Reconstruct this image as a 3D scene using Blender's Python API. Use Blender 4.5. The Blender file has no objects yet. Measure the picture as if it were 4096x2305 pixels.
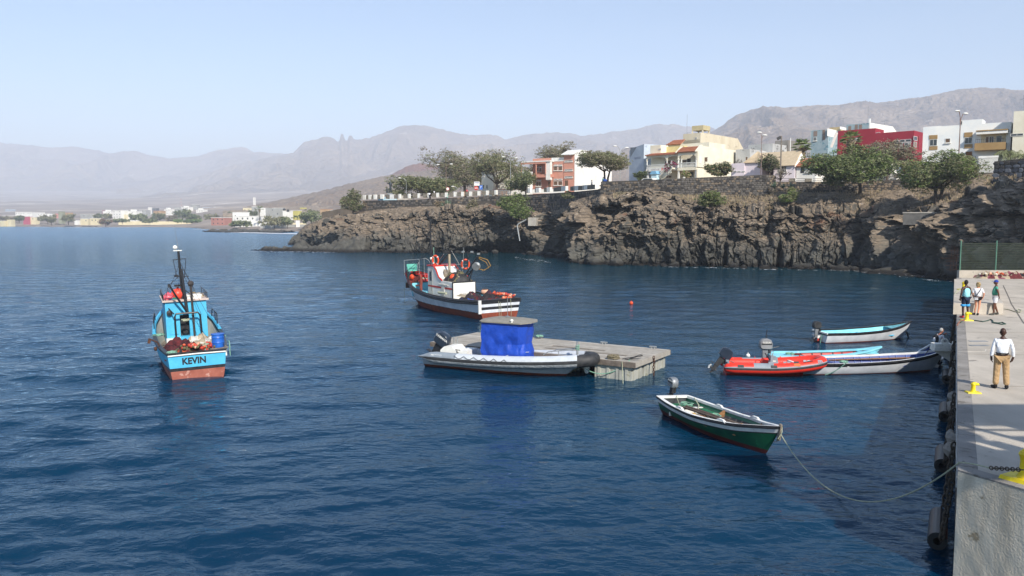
import bpy, bmesh, math, random
import numpy as np
from mathutils import Vector, Matrix
R = math.radians
random.seed(7)
SC = bpy.context.scene
COL = SC.collection
# ------------------------------------------------------------------ camera
PITCH = math.atan((1152.5-882.0)/3185.6)
CAMH = 7.0
cam = bpy.data.cameras.new('camera'); cam.lens = 28; cam.sensor_width = 36; cam.clip_start = 0.2; cam.clip_end = 60000
camo = bpy.data.objects.new('camera', cam); COL.objects.link(camo)
camo.location = (0, 0, CAMH); camo.rotation_euler = (math.pi/2-PITCH, 0, 0)
SC.camera = camo
# ------------------------------------------------------------------ light
AZ, EL = R(23), R(36)            # the sun stands behind the viewer, a little to the right
world = bpy.data.worlds.new('World'); SC.world = world; world.use_nodes = True
wn = world.node_tree.nodes; wl = world.node_tree.links; wn.clear()
sky = wn.new('ShaderNodeTexSky'); sky.sky_type = 'NISHITA'; sky.sun_disc = False
sky.sun_elevation = EL; sky.sun_rotation = math.pi-AZ
sky.altitude = 0; sky.air_density = 1.0; sky.dust_density = 0.1; sky.ozone_density = 3.0
bg = wn.new('ShaderNodeBackground'); bg.inputs['Strength'].default_value = 0.124
wo = wn.new('ShaderNodeOutputWorld'); tcw = wn.new('ShaderNodeTexCoord'); mpw = wn.new('ShaderNodeMapping'); mpw.inputs['Scale'].default_value = (1.2, 1.2, 9.0); nw = wn.new('ShaderNodeTexNoise'); nw.inputs['Scale'].default_value = 2.0; nw.inputs['Detail'].default_value = 6
rw = wn.new('ShaderNodeMapRange'); rw.inputs[1].default_value = 0.45; rw.inputs[2].default_value = 0.8; rw.inputs[4].default_value = 0.07; mw = wn.new('ShaderNodeMix'); mw.data_type = 'RGBA'; mw.inputs[7].default_value = (6.4, 6.8, 7.4, 1)
wl.new(tcw.outputs['Generated'], mpw.inputs[0]); wl.new(mpw.outputs[0], nw.inputs['Vector']); wl.new(nw.outputs['Fac'], rw.inputs[0]); wl.new(rw.outputs[0], mw.inputs[0]); wl.new(sky.outputs[0], mw.inputs[6]); wl.new(mw.outputs[2], bg.inputs[0]); wl.new(bg.outputs[0], wo.inputs[0])
sl = bpy.data.lights.new('sun', 'SUN'); sl.energy = 5.0; sl.angle = R(0.53); sl.color = (1.0, 0.93, 0.84)
so = bpy.data.objects.new('sun', sl); COL.objects.link(so)
SUNV = Vector((math.sin(AZ)*math.cos(EL), -math.cos(AZ)*math.cos(EL), math.sin(EL)))
so.rotation_euler = SUNV.to_track_quat('Z', 'Y').to_euler()
SC.view_settings.view_transform = 'Standard'; SC.view_settings.look = 'None'
SC.view_settings.exposure = 0.42; SC.view_settings.gamma = 1.0; SC.view_settings.use_curve_mapping = False
SC.cycles.use_denoising = True
SC.cycles.max_bounces = 5; SC.cycles.diffuse_bounces = 2; SC.cycles.glossy_bounces = 3
SC.cycles.transmission_bounces = 3; SC.cycles.volume_bounces = 2; SC.cycles.transparent_max_bounces = 8
SC.cycles.caustics_reflective = False; SC.cycles.caustics_refractive = False
SC.cycles.sample_clamp_indirect = 4
# ------------------------------------------------------------------ helpers
F = 3185.6; CXp, CYp = 2048.0, 1152.5
cp, sp = math.cos(PITCH), math.sin(PITCH)
def ray(u, v):
 x = (u-CXp)/F; y = -(v-CYp)/F
 return Vector((x, cp+y*sp, -sp+y*cp))
def P(u, v, z=0.0):              # ground point at height z behind photo position (u, v)
 d = ray(u, v); t = (z-CAMH)/d.z
 return Vector((d.x*t, d.y*t, z))
def U(u, v, Y):                  # point at distance Y
 d = ray(u, v); t = Y/d.y
 return Vector((d.x*t, Y, CAMH+d.z*t))
def ZV(v, Y): return U(2048, v, Y).z
def XU(u, Y): return U(u, 882, Y).x
def hsh(a, b=0, c=0, s=0):
 a = np.asarray(a, np.int64); b = np.asarray(b, np.int64); c = np.asarray(c, np.int64)
 h = (a*73856093) ^ (b*19349663) ^ (c*83492791) ^ (s*2654435761 & 0x7fffffff)
 h = (h ^ (h >> 13))*1274126177 & 0x7fffffff
 h = (h ^ (h >> 16))*1103515245 & 0x7fffffff
 return ((h ^ (h >> 11)) & 0xffffff)/float(0xffffff)
def vnoise(x, y, z=0.0, s=0):
 x, y, z = np.broadcast_arrays(np.asarray(x, float), y, z)
 xi = np.floor(x); yi = np.floor(y); zi = np.floor(z)
 fx, fy, fz = x-xi, y-yi, z-zi
 fx = fx*fx*(3-2*fx); fy = fy*fy*(3-2*fy); fz = fz*fz*(3-2*fz)
 r = 0
 for a in (0, 1):
  for b in (0, 1):
   for c in (0, 1):
    w = (fx if a else 1-fx)*(fy if b else 1-fy)*(fz if c else 1-fz)
    r = r+w*hsh(xi+a, yi+b, zi+c, s)
 return r*2-1
def fbm(x, y, z=0.0, o=5, s=0, g=0.5):
 r = 0; a = 1.0; k = 1.0
 for i in range(o):
  r = r+a*vnoise(np.asarray(x)*k, np.asarray(y)*k, np.asarray(z)*k, s+i*7); a *= g; k *= 2.03
 return r
def vor(x, y, seed):
 '''nearest cell of a jittered grid: id pair, offset to its centre, distance to the border'''
 xi = np.floor(x); yi = np.floor(y); f1 = np.full(x.shape, 9.0); f2 = np.full(x.shape, 9.0); cx = np.zeros(x.shape); cy = np.zeros(x.shape); ix = xi.copy(); iy = yi.copy()
 for a in (-1, 0, 1):
  for b in (-1, 0, 1):
   gx, gy = xi+a, yi+b; px_ = gx+.5+.8*(hsh(gx, gy, 1, seed)-.5); py_ = gy+.5+.8*(hsh(gx, gy, 2, seed)-.5)
   d = np.hypot(x-px_, y-py_); m = d < f1
   f2 = np.where(m, f1, np.minimum(f2, d)); f1 = np.where(m, d, f1); cx = np.where(m, px_, cx); cy = np.where(m, py_, cy); ix = np.where(m, gx, ix); iy = np.where(m, gy, iy)
 return ix, iy, x-cx, y-cy, f2-f1
class MB:
 def __init__(s): s.v = []; s.f = []; s.m = []; s.M = None
 def av(s, pts):
  n = len(s.v)
  for p in pts:
   if s.M is not None: p = s.M @ Vector(p)
   s.v.append((p[0], p[1], p[2]))
  return n
 def poly(s, pts, mi=0):
  n = s.av(pts); s.f.append(tuple(range(n, n+len(pts)))); s.m.append(mi)
 def faces(s, pts, fs, mi=0):
  n = s.av(pts)
  for f in fs: s.f.append(tuple(n+i for i in f)); s.m.append(mi)
 def box(s, a, b, mi=0, taper=0.0):
  x0, y0, z0 = a; x1, y1, z1 = b; t = taper
  s.faces([(x0, y0, z0), (x1, y0, z0), (x1, y1, z0), (x0, y1, z0), (x0+t, y0+t, z1), (x1-t, y0+t, z1), (x1-t, y1-t, z1), (x0+t, y1-t, z1)],
    [(0, 3, 2, 1), (4, 5, 6, 7), (0, 1, 5, 4), (1, 2, 6, 5), (2, 3, 7, 6), (3, 0, 4, 7)], mi)
 def cbox(s, c, d, mi=0, rz=0.0, ry=0.0, rx=0.0):
  m = Matrix.Translation(c) @ Matrix.Rotation(rz, 4, 'Z') @ Matrix.Rotation(ry, 4, 'Y') @ Matrix.Rotation(rx, 4, 'X')
  old = s.M; s.M = m if old is None else old @ m
  s.box((-d[0]/2, -d[1]/2, -d[2]/2), (d[0]/2, d[1]/2, d[2]/2), mi); s.M = old
 def beam(s, a, b, w, h, mi=0):
  a = Vector(a); b = Vector(b); d = (b-a); L = d.length
  q = d.to_track_quat('X', 'Z').to_matrix().to_4x4()
  old = s.M; m = Matrix.Translation((a+b)/2) @ q; s.M = m if old is None else old @ m
  s.box((-L/2, -w/2, -h/2), (L/2, w/2, h/2), mi); s.M = old
 def tube(s, pts, r, n=6, mi=0, closed=False, cap=True):
  pts = [Vector(p) for p in pts]; k = len(pts)
  rr = r if isinstance(r, (list, tuple)) else [r]*k
  rings = []; up = None
  for i, p in enumerate(pts):
   if closed: d = pts[(i+1) % k]-pts[i-1]
   else: d = pts[min(i+1, k-1)]-pts[max(i-1, 0)]
   if d.length < 1e-9: d = Vector((0, 0, 1))
   d.normalize()
   if up is None: up = Vector((0, 0, 1)) if abs(d.z) < 0.9 else Vector((1, 0, 0))
   sx = d.cross(up);
   if sx.length < 1e-5: sx = d.cross(Vector((1, 0.3, 0)))
   sx.normalize(); sy = sx.cross(d).normalized(); up = sy
   rings.append([p+(sx*math.cos(2*math.pi*j/n)+sy*math.sin(2*math.pi*j/n))*rr[i] for j in range(n)])
  b = s.av([q for g in rings for q in g])
  for i in range(k if closed else k-1):
   i2 = (i+1) % k
   for j in range(n):
    j2 = (j+1) % n
    s.f.append((b+i*n+j, b+i*n+j2, b+i2*n+j2, b+i2*n+j)); s.m.append(mi)
  if cap and not closed:
   s.f.append(tuple(b+j for j in range(n))[::-1]); s.m.append(mi)
   s.f.append(tuple(b+(k-1)*n+j for j in range(n))); s.m.append(mi)
 def ell(s, c, r, nu=10, nv=7, mi=0, jit=0.0, M=None):
  if not isinstance(r, (list, tuple)): r = (r, r, r)
  pts = []
  for i in range(nv+1):
   ph = math.pi*i/nv
   for j in range(nu):
    th = 2*math.pi*j/nu; q = 1+random.uniform(-jit, jit)
    p = Vector((math.sin(ph)*math.cos(th)*r[0]*q, math.sin(ph)*math.sin(th)*r[1]*q, math.cos(ph)*r[2]*q))
    if M is not None: p = M @ p
    pts.append((c[0]+p.x, c[1]+p.y, c[2]+p.z))
  b = s.av(pts)
  for i in range(nv):
   for j in range(nu):
    j2 = (j+1) % nu
    s.f.append((b+i*nu+j, b+(i+1)*nu+j, b+(i+1)*nu+j2, b+i*nu+j2)); s.m.append(mi)
 def lathe(s, prof, n=12, mi=0, c=(0, 0, 0)):
  b = s.av([(c[0]+r*math.cos(2*math.pi*j/n), c[1]+r*math.sin(2*math.pi*j/n), c[2]+z) for r, z in prof for j in range(n)])
  for i in range(len(prof)-1):
   for j in range(n):
    j2 = (j+1) % n
    s.f.append((b+i*n+j, b+i*n+j2, b+(i+1)*n+j2, b+(i+1)*n+j)); s.m.append(mi)
  for q, o in ((0, 1), (len(prof)-1, 0)):
   t = tuple(b+q*n+j for j in range(n)); s.f.append(t[::-1] if o else t); s.m.append(mi)
 def prism(s, poly, a, b, axis='y', mi=0):     # extrude a 2D outline (x,z) along y, or (x,y) along z, or (y,z) along x
  def w(p, t):
   return (p[0], t, p[1]) if axis == 'y' else ((p[0], p[1], t) if axis == 'z' else (t, p[0], p[1]))
  n = len(poly); k = s.av([w(p, a) for p in poly]+[w(p, b) for p in poly])
  s.f.append(tuple(k+i for i in range(n))); s.m.append(mi)
  s.f.append(tuple(k+n+i for i in range(n))[::-1]); s.m.append(mi)
  for i in range(n):
   j = (i+1) % n
   s.f.append((k+i, k+n+i, k+n+j, k+j)); s.m.append(mi)
 def grid(s, rows, mi=0, flip=False):
  nr = len(rows); nc = len(rows[0]); b = s.av([p for r in rows for p in r])
  for i in range(nr-1):
   for j in range(nc-1):
    q = (b+i*nc+j, b+i*nc+j+1, b+(i+1)*nc+j+1, b+(i+1)*nc+j)
    s.f.append(q[::-1] if flip else q); s.m.append(mi if not callable(mi) else mi(i, j))
 def mesh(s, name, mats, smooth=False):
  me = bpy.data.meshes.new(name); me.from_pydata(s.v, [], s.f)
  if not isinstance(mats, (list, tuple)): mats = [mats]
  for m in mats: me.materials.append(m)
  me.polygons.foreach_set('material_index', np.array(s.m, np.int32))
  if smooth: me.polygons.foreach_set('use_smooth', np.ones(len(s.f), bool))
  me.update()
  return me
 def build(s, name, mats, parent=None, smooth=False, loc=None, rz=None):
  o = bpy.data.objects.new(name, s.mesh(name, mats, smooth)); COL.objects.link(o)
  if parent is not None: o.parent = parent
  if loc is not None: o.location = loc
  if rz is not None: o.rotation_euler = (0, 0, rz)
  return o
def autosmooth(o, ang=40):
 me = o.data; bm = bmesh.new(); bm.from_mesh(me)
 bmesh.ops.recalc_face_normals(bm, faces=bm.faces)
 for f in bm.faces: f.smooth = True
 for e in bm.edges:
  if len(e.link_faces) == 2 and e.calc_face_angle(0) > R(ang): e.smooth = False
 bm.to_mesh(me); bm.free(); return o
def numesh(name, V, Fq, mats, smooth=False, parent=None, midx=None):
 me = bpy.data.meshes.new(name); me.vertices.add(len(V)); me.vertices.foreach_set('co', np.ascontiguousarray(V, np.float32).ravel())
 nf = len(Fq); k = Fq.shape[1]; me.loops.add(nf*k); me.loops.foreach_set('vertex_index', Fq.astype(np.int32).ravel())
 me.polygons.add(nf); me.polygons.foreach_set('loop_start', np.arange(0, nf*k, k, dtype=np.int32))
 if not isinstance(mats, (list, tuple)): mats = [mats]
 for m in mats: me.materials.append(m)
 if midx is not None: me.polygons.foreach_set('material_index', midx.astype(np.int32))
 me.polygons.foreach_set('use_smooth', np.full(nf, smooth)); me.update(calc_edges=True)
 o = bpy.data.objects.new(name, me); COL.objects.link(o)
 if parent is not None: o.parent = parent
 return o
def gridfaces(nr, nc):
 i = np.arange(nr-1)[:, None]*nc+np.arange(nc-1)[None, :]; i = i.ravel()
 return np.stack([i, i+1, i+nc+1, i+nc], 1)
def thing(name, label, cat, loc=(0, 0, 0), rz=0.0, group=None):
 o = bpy.data.objects.new(name, None); COL.objects.link(o); o.empty_display_size = 0.3
 o.location = loc; o.rotation_euler = (0, 0, rz); o['label'] = label; o['category'] = cat
 if group: o['group'] = group
 return o
def tag(o, label, cat, group=None, kind=None):
 o['label'] = label; o['category'] = cat
 if group: o['group'] = group
 if kind: o['kind'] = kind
 return o
def struct(o, label=None, cat=None):
 o['kind'] = 'structure'
 if label: o['label'] = label
 if cat: o['category'] = cat
 return o
def dup(root, loc=None, rz=None, label=None, scale=None):
 r = root.copy(); COL.objects.link(r)
 if loc is not None: r.location = loc
 if rz is not None: r.rotation_euler = (0, 0, rz)
 if scale is not None: r.scale = (scale, scale, scale)
 if label: r['label'] = label
 for ch in list(root.children):
  c = ch.copy(); COL.objects.link(c); c.parent = r
  for g in list(ch.children):
   d = g.copy(); COL.objects.link(d); d.parent = c
 return r
def text(s, size, m, name, parent, loc, rot, ext=0.006, bold=0.0, sx=1.0):
 cu = bpy.data.curves.new('t', 'FONT'); cu.body = s; cu.size = size; cu.extrude = ext; cu.align_x = 'CENTER'; cu.align_y = 'CENTER'; cu.offset = bold
 cu.resolution_u = 2
 t = bpy.data.objects.new('t', cu); COL.objects.link(t)
 me = bpy.data.meshes.new_from_object(t.evaluated_get(bpy.context.evaluated_depsgraph_get()))
 bpy.data.objects.remove(t); me.name = name
 me.materials.clear(); me.materials.append(m)
 o = bpy.data.objects.new(name, me); COL.objects.link(o); o.parent = parent; o.location = loc; o.rotation_euler = rot; o.scale = (sx, 1, 1)
 return o
# ------------------------------------------------------------------ materials
def srgb(h):
 h = h.lstrip('#'); c = [int(h[i:i+2], 16)/255 for i in (0, 2, 4)]
 return tuple(x/12.92 if x <= 0.04045 else ((x+0.055)/1.055)**2.4 for x in c)
def mat(name, c1, c2=None, scale=1.0, rough=0.7, bump=0.0, bscale=None, lo=0.35, hi=0.65, detail=6, metal=0.0, streak=None, spec=0.4, coords='Position', c3=None, s3=6.0, t3=0.62):
 m = bpy.data.materials.new(name); m.use_nodes = True; nt = m.node_tree; N = nt.nodes; L = nt.links
 b = N['Principled BSDF']; b.inputs['Roughness'].default_value = rough; b.inputs['Metallic'].default_value = metal
 b.inputs['Specular IOR Level'].default_value = spec
 if isinstance(c1, str): c1 = srgb(c1)
 if c2 is None: c2 = tuple(x*0.8 for x in c1)
 if isinstance(c2, str): c2 = srgb(c2)
 if coords == 'Object':
  tc = N.new('ShaderNodeTexCoord'); src = tc.outputs['Object']
 else:
  tc = N.new('ShaderNodeNewGeometry'); src = tc.outputs['Position']
 if streak:
  mp = N.new('ShaderNodeMapping'); mp.inputs['Scale'].default_value = streak; L.new(src, mp.inputs[0]); src2 = mp.outputs[0]
 else: src2 = src
 nz = N.new('ShaderNodeTexNoise'); nz.inputs['Scale'].default_value = scale; nz.inputs['Detail'].default_value = detail; nz.inputs['Roughness'].default_value = 0.62
 L.new(src2, nz.inputs['Vector'])
 rp = N.new('ShaderNodeValToRGB'); rp.color_ramp.elements[0].position = lo; rp.color_ramp.elements[1].position = hi
 rp.color_ramp.elements[0].color = (*c1, 1); rp.color_ramp.elements[1].color = (*c2, 1)
 L.new(nz.outputs['Fac'], rp.inputs[0]); out = rp.outputs[0]
 if c3 is not None:
  if isinstance(c3, str): c3 = srgb(c3)
  n3 = N.new('ShaderNodeTexNoise'); n3.inputs['Scale'].default_value = s3; n3.inputs['Detail'].default_value = 8; n3.inputs['Roughness'].default_value = 0.7
  L.new(src, n3.inputs['Vector'])
  r3 = N.new('ShaderNodeValToRGB'); r3.color_ramp.elements[0].position = t3; r3.color_ramp.elements[1].position = t3+0.04
  L.new(n3.outputs['Fac'], r3.inputs[0])
  mx = N.new('ShaderNodeMix'); mx.data_type = 'RGBA'; L.new(r3.outputs[0], mx.inputs[0]); L.new(out, mx.inputs[6]); mx.inputs[7].default_value = (*c3, 1); out = mx.outputs[2]
 L.new(out, b.inputs['Base Color'])
 if bump > 0:
  n2 = N.new('ShaderNodeTexNoise'); n2.inputs['Scale'].default_value = bscale or scale*6; n2.inputs['Detail'].default_value = 5
  L.new(src, n2.inputs['Vector'])
  bp = N.new('ShaderNodeBump'); bp.inputs['Strength'].default_value = bump; bp.inputs['Distance'].default_value = 0.05
  L.new(n2.outputs['Fac'], bp.inputs['Height']); L.new(bp.outputs[0], b.inputs['Normal'])
 return m
M = {}
M['white'] = mat('white_paint', '#e9e8e2', '#d9d7cd', scale=1.5, rough=0.55, bump=0.1)
M['whitewall'] = mat('white_wall', '#f2f0ea', '#e4e0d4', scale=0.5, rough=0.8, bump=0.15, bscale=8)
M['cream'] = mat('cream_wall', '#e6e0cc', '#dad2ba', scale=0.5, rough=0.8, bump=0.15, bscale=8)
M['glass'] = mat('window_glass', (0.025, 0.03, 0.035), (0.05, 0.055, 0.06), scale=0.7, rough=0.12, spec=0.6)
M['brown'] = mat('brown_shutter', '#6f5743', '#5d4736', scale=3, rough=0.6, streak=(1, 1, 9))
M['black'] = mat('black_paint', (0.012, 0.012, 0.014), (0.03, 0.03, 0.032), scale=6, rough=0.4)
M['rubber'] = mat('black_rubber', (0.02, 0.021, 0.023), (0.045, 0.045, 0.045), scale=5, rough=0.6)
M['grey'] = mat('grey_metal', '#8e9296', '#7a7e80', scale=4, rough=0.45, metal=0.3)
M['galv'] = mat('galvanised_steel', '#b6b8b5', '#9a9c9a', scale=5, rough=0.4, metal=0.5)
M['rust'] = mat('rusty_steel', '#5b3a28', '#3a2a22', scale=9, rough=0.85, bump=0.4, bscale=30)
M['terra'] = mat('terracotta_tile', '#b5795a', '#9f6548', scale=2.5, rough=0.75)
M['rope'] = mat('pale_rope', '#b9bba0', '#8f927c', scale=30, rough=0.9)
M['greenrope'] = mat('green_rope', '#8fb7a0', '#5f8f7c', scale=20, rough=0.9)
M['wood'] = mat('bare_wood', '#a5794c', '#6b4f38', scale=7, rough=0.8, bump=0.2, streak=(1, 1, 4))
M['greywood'] = mat('weathered_wood', '#8d8376', '#6d655b', scale=5, rough=0.85, bump=0.2)
M['yellow'] = mat('yellow_paint', '#e9d51c', '#d4b912', scale=6, rough=0.45, c3='#8a7a30', s3=14, t3=0.66)
M['orange'] = mat('orange_plastic', '#e2542c', '#d04a26', scale=5, rough=0.45)
M['bark'] = mat('tree_bark', '#5d5045', '#3f362f', scale=4, rough=0.9)
M['concrete'] = mat('concrete', '#b9b3a8', '#a19b90', scale=1.2, rough=0.85, bump=0.35, bscale=25)
# ------------------------------------------------------------------ water
def water_mat():
 m = bpy.data.materials.new('sea_water'); m.use_nodes = True; nt = m.node_tree; N = nt.nodes; L = nt.links
 b = N['Principled BSDF']; b.inputs['Roughness'].default_value = 0.05; b.inputs['IOR'].default_value = 1.333
 g = N.new('ShaderNodeNewGeometry')
 # open sea is deep blue; over the shallow shelf below the cliffs it turns teal
 nz = N.new('ShaderNodeTexNoise'); nz.inputs['Scale'].default_value = 0.03; nz.inputs['Detail'].default_value = 3
 L.new(g.outputs['Position'], nz.inputs['Vector'])
 rp = N.new('ShaderNodeValToRGB'); rp.color_ramp.elements[0].position = 0.35; rp.color_ramp.elements[1].position = 0.7
 rp.color_ramp.elements[0].color = (0.0006, 0.022, 0.055, 1); rp.color_ramp.elements[1].color = (0.0006, 0.030, 0.064, 1)
 L.new(nz.outputs['Fac'], rp.inputs[0])
 sx = N.new('ShaderNodeSeparateXYZ'); L.new(g.outputs['Position'], sx.inputs[0])
 a1 = N.new('ShaderNodeMath'); a1.operation = 'MULTIPLY_ADD'; L.new(sx.outputs[0], a1.inputs[0]); a1.inputs[1].default_value = 0.75; a1.inputs[2].default_value = 0.0
 a2 = N.new('ShaderNodeMath'); a2.operation = 'ADD'; L.new(a1.outputs[0], a2.inputs[0]); L.new(sx.outputs[1], a2.inputs[1])
 mr = N.new('ShaderNodeMapRange'); mr.inputs[1].default_value = 75; mr.inputs[2].default_value = 150; L.new(a2.outputs[0], mr.inputs[0])
 mr2 = N.new('ShaderNodeMapRange'); mr2.inputs[1].default_value = 260; mr2.inputs[2].default_value = 190; L.new(sx.outputs[1], mr2.inputs[0])
 mr3 = N.new('ShaderNodeMapRange'); mr3.inputs[1].default_value = -50; mr3.inputs[2].default_value = -10; L.new(sx.outputs[0], mr3.inputs[0])
 mu = N.new('ShaderNodeMath'); mu.operation = 'MULTIPLY'; L.new(mr.outputs[0], mu.inputs[0]); L.new(mr2.outputs[0], mu.inputs[1])
 mu2 = N.new('ShaderNodeMath'); mu2.operation = 'MULTIPLY'; L.new(mu.outputs[0], mu2.inputs[0]); L.new(mr3.outputs[0], mu2.inputs[1])
 mx = N.new('ShaderNodeMix'); mx.data_type = 'RGBA'; L.new(mu2.outputs[0], mx.inputs[0]); L.new(rp.outputs[0], mx.inputs[6]); mx.inputs[7].default_value = (0.002, 0.034, 0.048, 1)
 L.new(mx.outputs[2], b.inputs['Base Color'])
 mp = N.new('ShaderNodeMapping'); mp.inputs['Rotation'].default_value = (0, 0, R(14)); mp.inputs['Scale'].default_value = (0.78, 1.15, 1); L.new(g.outputs['Position'], mp.inputs[0])
 n1 = N.new('ShaderNodeTexNoise'); n1.inputs['Scale'].default_value = 2.8; n1.inputs['Detail'].default_value = 4; n1.inputs['Roughness'].default_value = 0.5; L.new(mp.outputs[0], n1.inputs['Vector'])
 bp = N.new('ShaderNodeBump'); bp.inputs['Strength'].default_value = 1.0; bp.inputs['Distance'].default_value = 0.10
 n2 = N.new('ShaderNodeTexNoise'); n2.inputs['Scale'].default_value = 0.45; n2.inputs['Detail'].default_value = 3; L.new(mp.outputs[0], n2.inputs['Vector'])
 ad = N.new('ShaderNodeMath'); ad.operation = 'MULTIPLY_ADD'; ad.inputs[1].default_value = 2.6; L.new(n2.outputs['Fac'], ad.inputs[0]); L.new(n1.outputs['Fac'], ad.inputs[2])
 # the harbour in the lee of the headland is calmer than the open bay
 cal = N.new('ShaderNodeMath'); cal.operation = 'MULTIPLY'; L.new(mr2.outputs[0], cal.inputs[0]); L.new(mr3.outputs[0], cal.inputs[1])
 st = N.new('ShaderNodeMapRange'); L.new(cal.outputs[0], st.inputs[0]); st.inputs[3].default_value = 1.0; st.inputs[4].default_value = 0.6; L.new(st.outputs[0], bp.inputs['Strength'])
 ro = N.new('ShaderNodeMapRange'); L.new(sx.outputs[1], ro.inputs[0]); ro.inputs[1].default_value = 60; ro.inputs[2].default_value = 420; ro.inputs[3].default_value = 0.05; ro.inputs[4].default_value = 0.2
 rs = N.new('ShaderNodeMath'); rs.operation = 'MULTIPLY_ADD'; L.new(cal.outputs[0], rs.inputs[0]); rs.inputs[1].default_value = -0.05; L.new(ro.outputs[0], rs.inputs[2])
 rm = N.new('ShaderNodeMath'); rm.operation = 'MAXIMUM'; L.new(rs.outputs[0], rm.inputs[0]); rm.inputs[1].default_value = 0.04;
 # wind-ruffled water: body colour plus a sky reflection weaker at grazing angles than a flat mirror's
 fr = N.new('ShaderNodeFresnel'); fr.inputs[0].default_value = 1.333; L.new(bp.outputs[0], fr.inputs['Normal']); fm = N.new('ShaderNodeMath'); fm.operation = 'MULTIPLY'; L.new(fr.outputs[0], fm.inputs[0]); fm.inputs[1].default_value = 0.84
 df = N.new('ShaderNodeBsdfDiffuse'); gl = N.new('ShaderNodeBsdfGlossy'); ms = N.new('ShaderNodeMixShader'); gl.inputs['Color'].default_value = (0.70, 0.88, 1.0, 1); L.new(mx.outputs[2], df.inputs['Color']); L.new(rm.outputs[0], gl.inputs['Roughness']); L.new(bp.outputs[0], gl.inputs['Normal']); L.new(bp.outputs[0], df.inputs['Normal'])
 L.new(fm.outputs[0], ms.inputs[0]); L.new(df.outputs[0], ms.inputs[1]); L.new(gl.outputs[0], ms.inputs[2]); L.new(ms.outputs[0], N['Material Output'].inputs['Surface'])
 L.new(ad.outputs[0], bp.inputs['Height']); L.new(bp.outputs[0], b.inputs['Normal'])
 return m
def make_water():
 ang = np.concatenate([np.linspace(-88, -41, 24), np.linspace(-39, 39, 640), np.linspace(41, 88, 24)])
 ang = np.radians(ang)
 r = [2.5]
 while r[-1] < 1500: r.append(r[-1]*(1.0078 if r[-1] < 160 else 1.013))
 r = np.array(r)
 A, Rr = np.meshgrid(ang, r)
 X = Rr*np.sin(A); Y = Rr*np.cos(A); Z = np.zeros_like(X)
 rng = np.random.RandomState(3); sp_ = Rr*0.0078*1.3
 for i in range(46):
  lam = 0.36*(4.6/0.36)**((i+rng.rand())/46)
  th = R(-100+rng.normal()*30 + (30 if i % 4 == 0 else 0))
  k = 2*math.pi/lam; ph = rng.rand()*6.28
  amp = 0.0112*lam**0.5
  att = np.clip((lam/np.maximum(sp_, 1e-3)-2.2)/2.5, 0, 1)
  q = np.sin(k*(X*math.cos(th)+Y*math.sin(th))+ph+1.2*vnoise(X*0.12, Y*0.12, i*3.3))
  Z += amp*att*(q+0.35*(1-np.abs(q))*2-0.35)
 Z *= np.clip(0.72+0.5*fbm(X*0.035, Y*0.05, 0, 3, 5), 0.3, 1.4)
 Z *= 1-.3*np.clip((X+12)/20, 0, 1)*np.clip((240-Y)/40, 0, 1)
 V = np.stack([X, Y, Z], -1).reshape(-1, 3)
 o = numesh('sea_water', V, gridfaces(len(r), len(ang)), water_mat(), smooth=True)
 return struct(o)
make_water()
# the sea goes on beside and behind the viewer as a coarser sheet, just under the waves
mb = MB(); mb.box((-2500, -1500, -2.2), (2500, 1500, -2.0)); o = mb.build('seabed', mat('dark_seabed', (0.004, 0.02, 0.035), rough=0.9)); struct(o)
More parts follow.
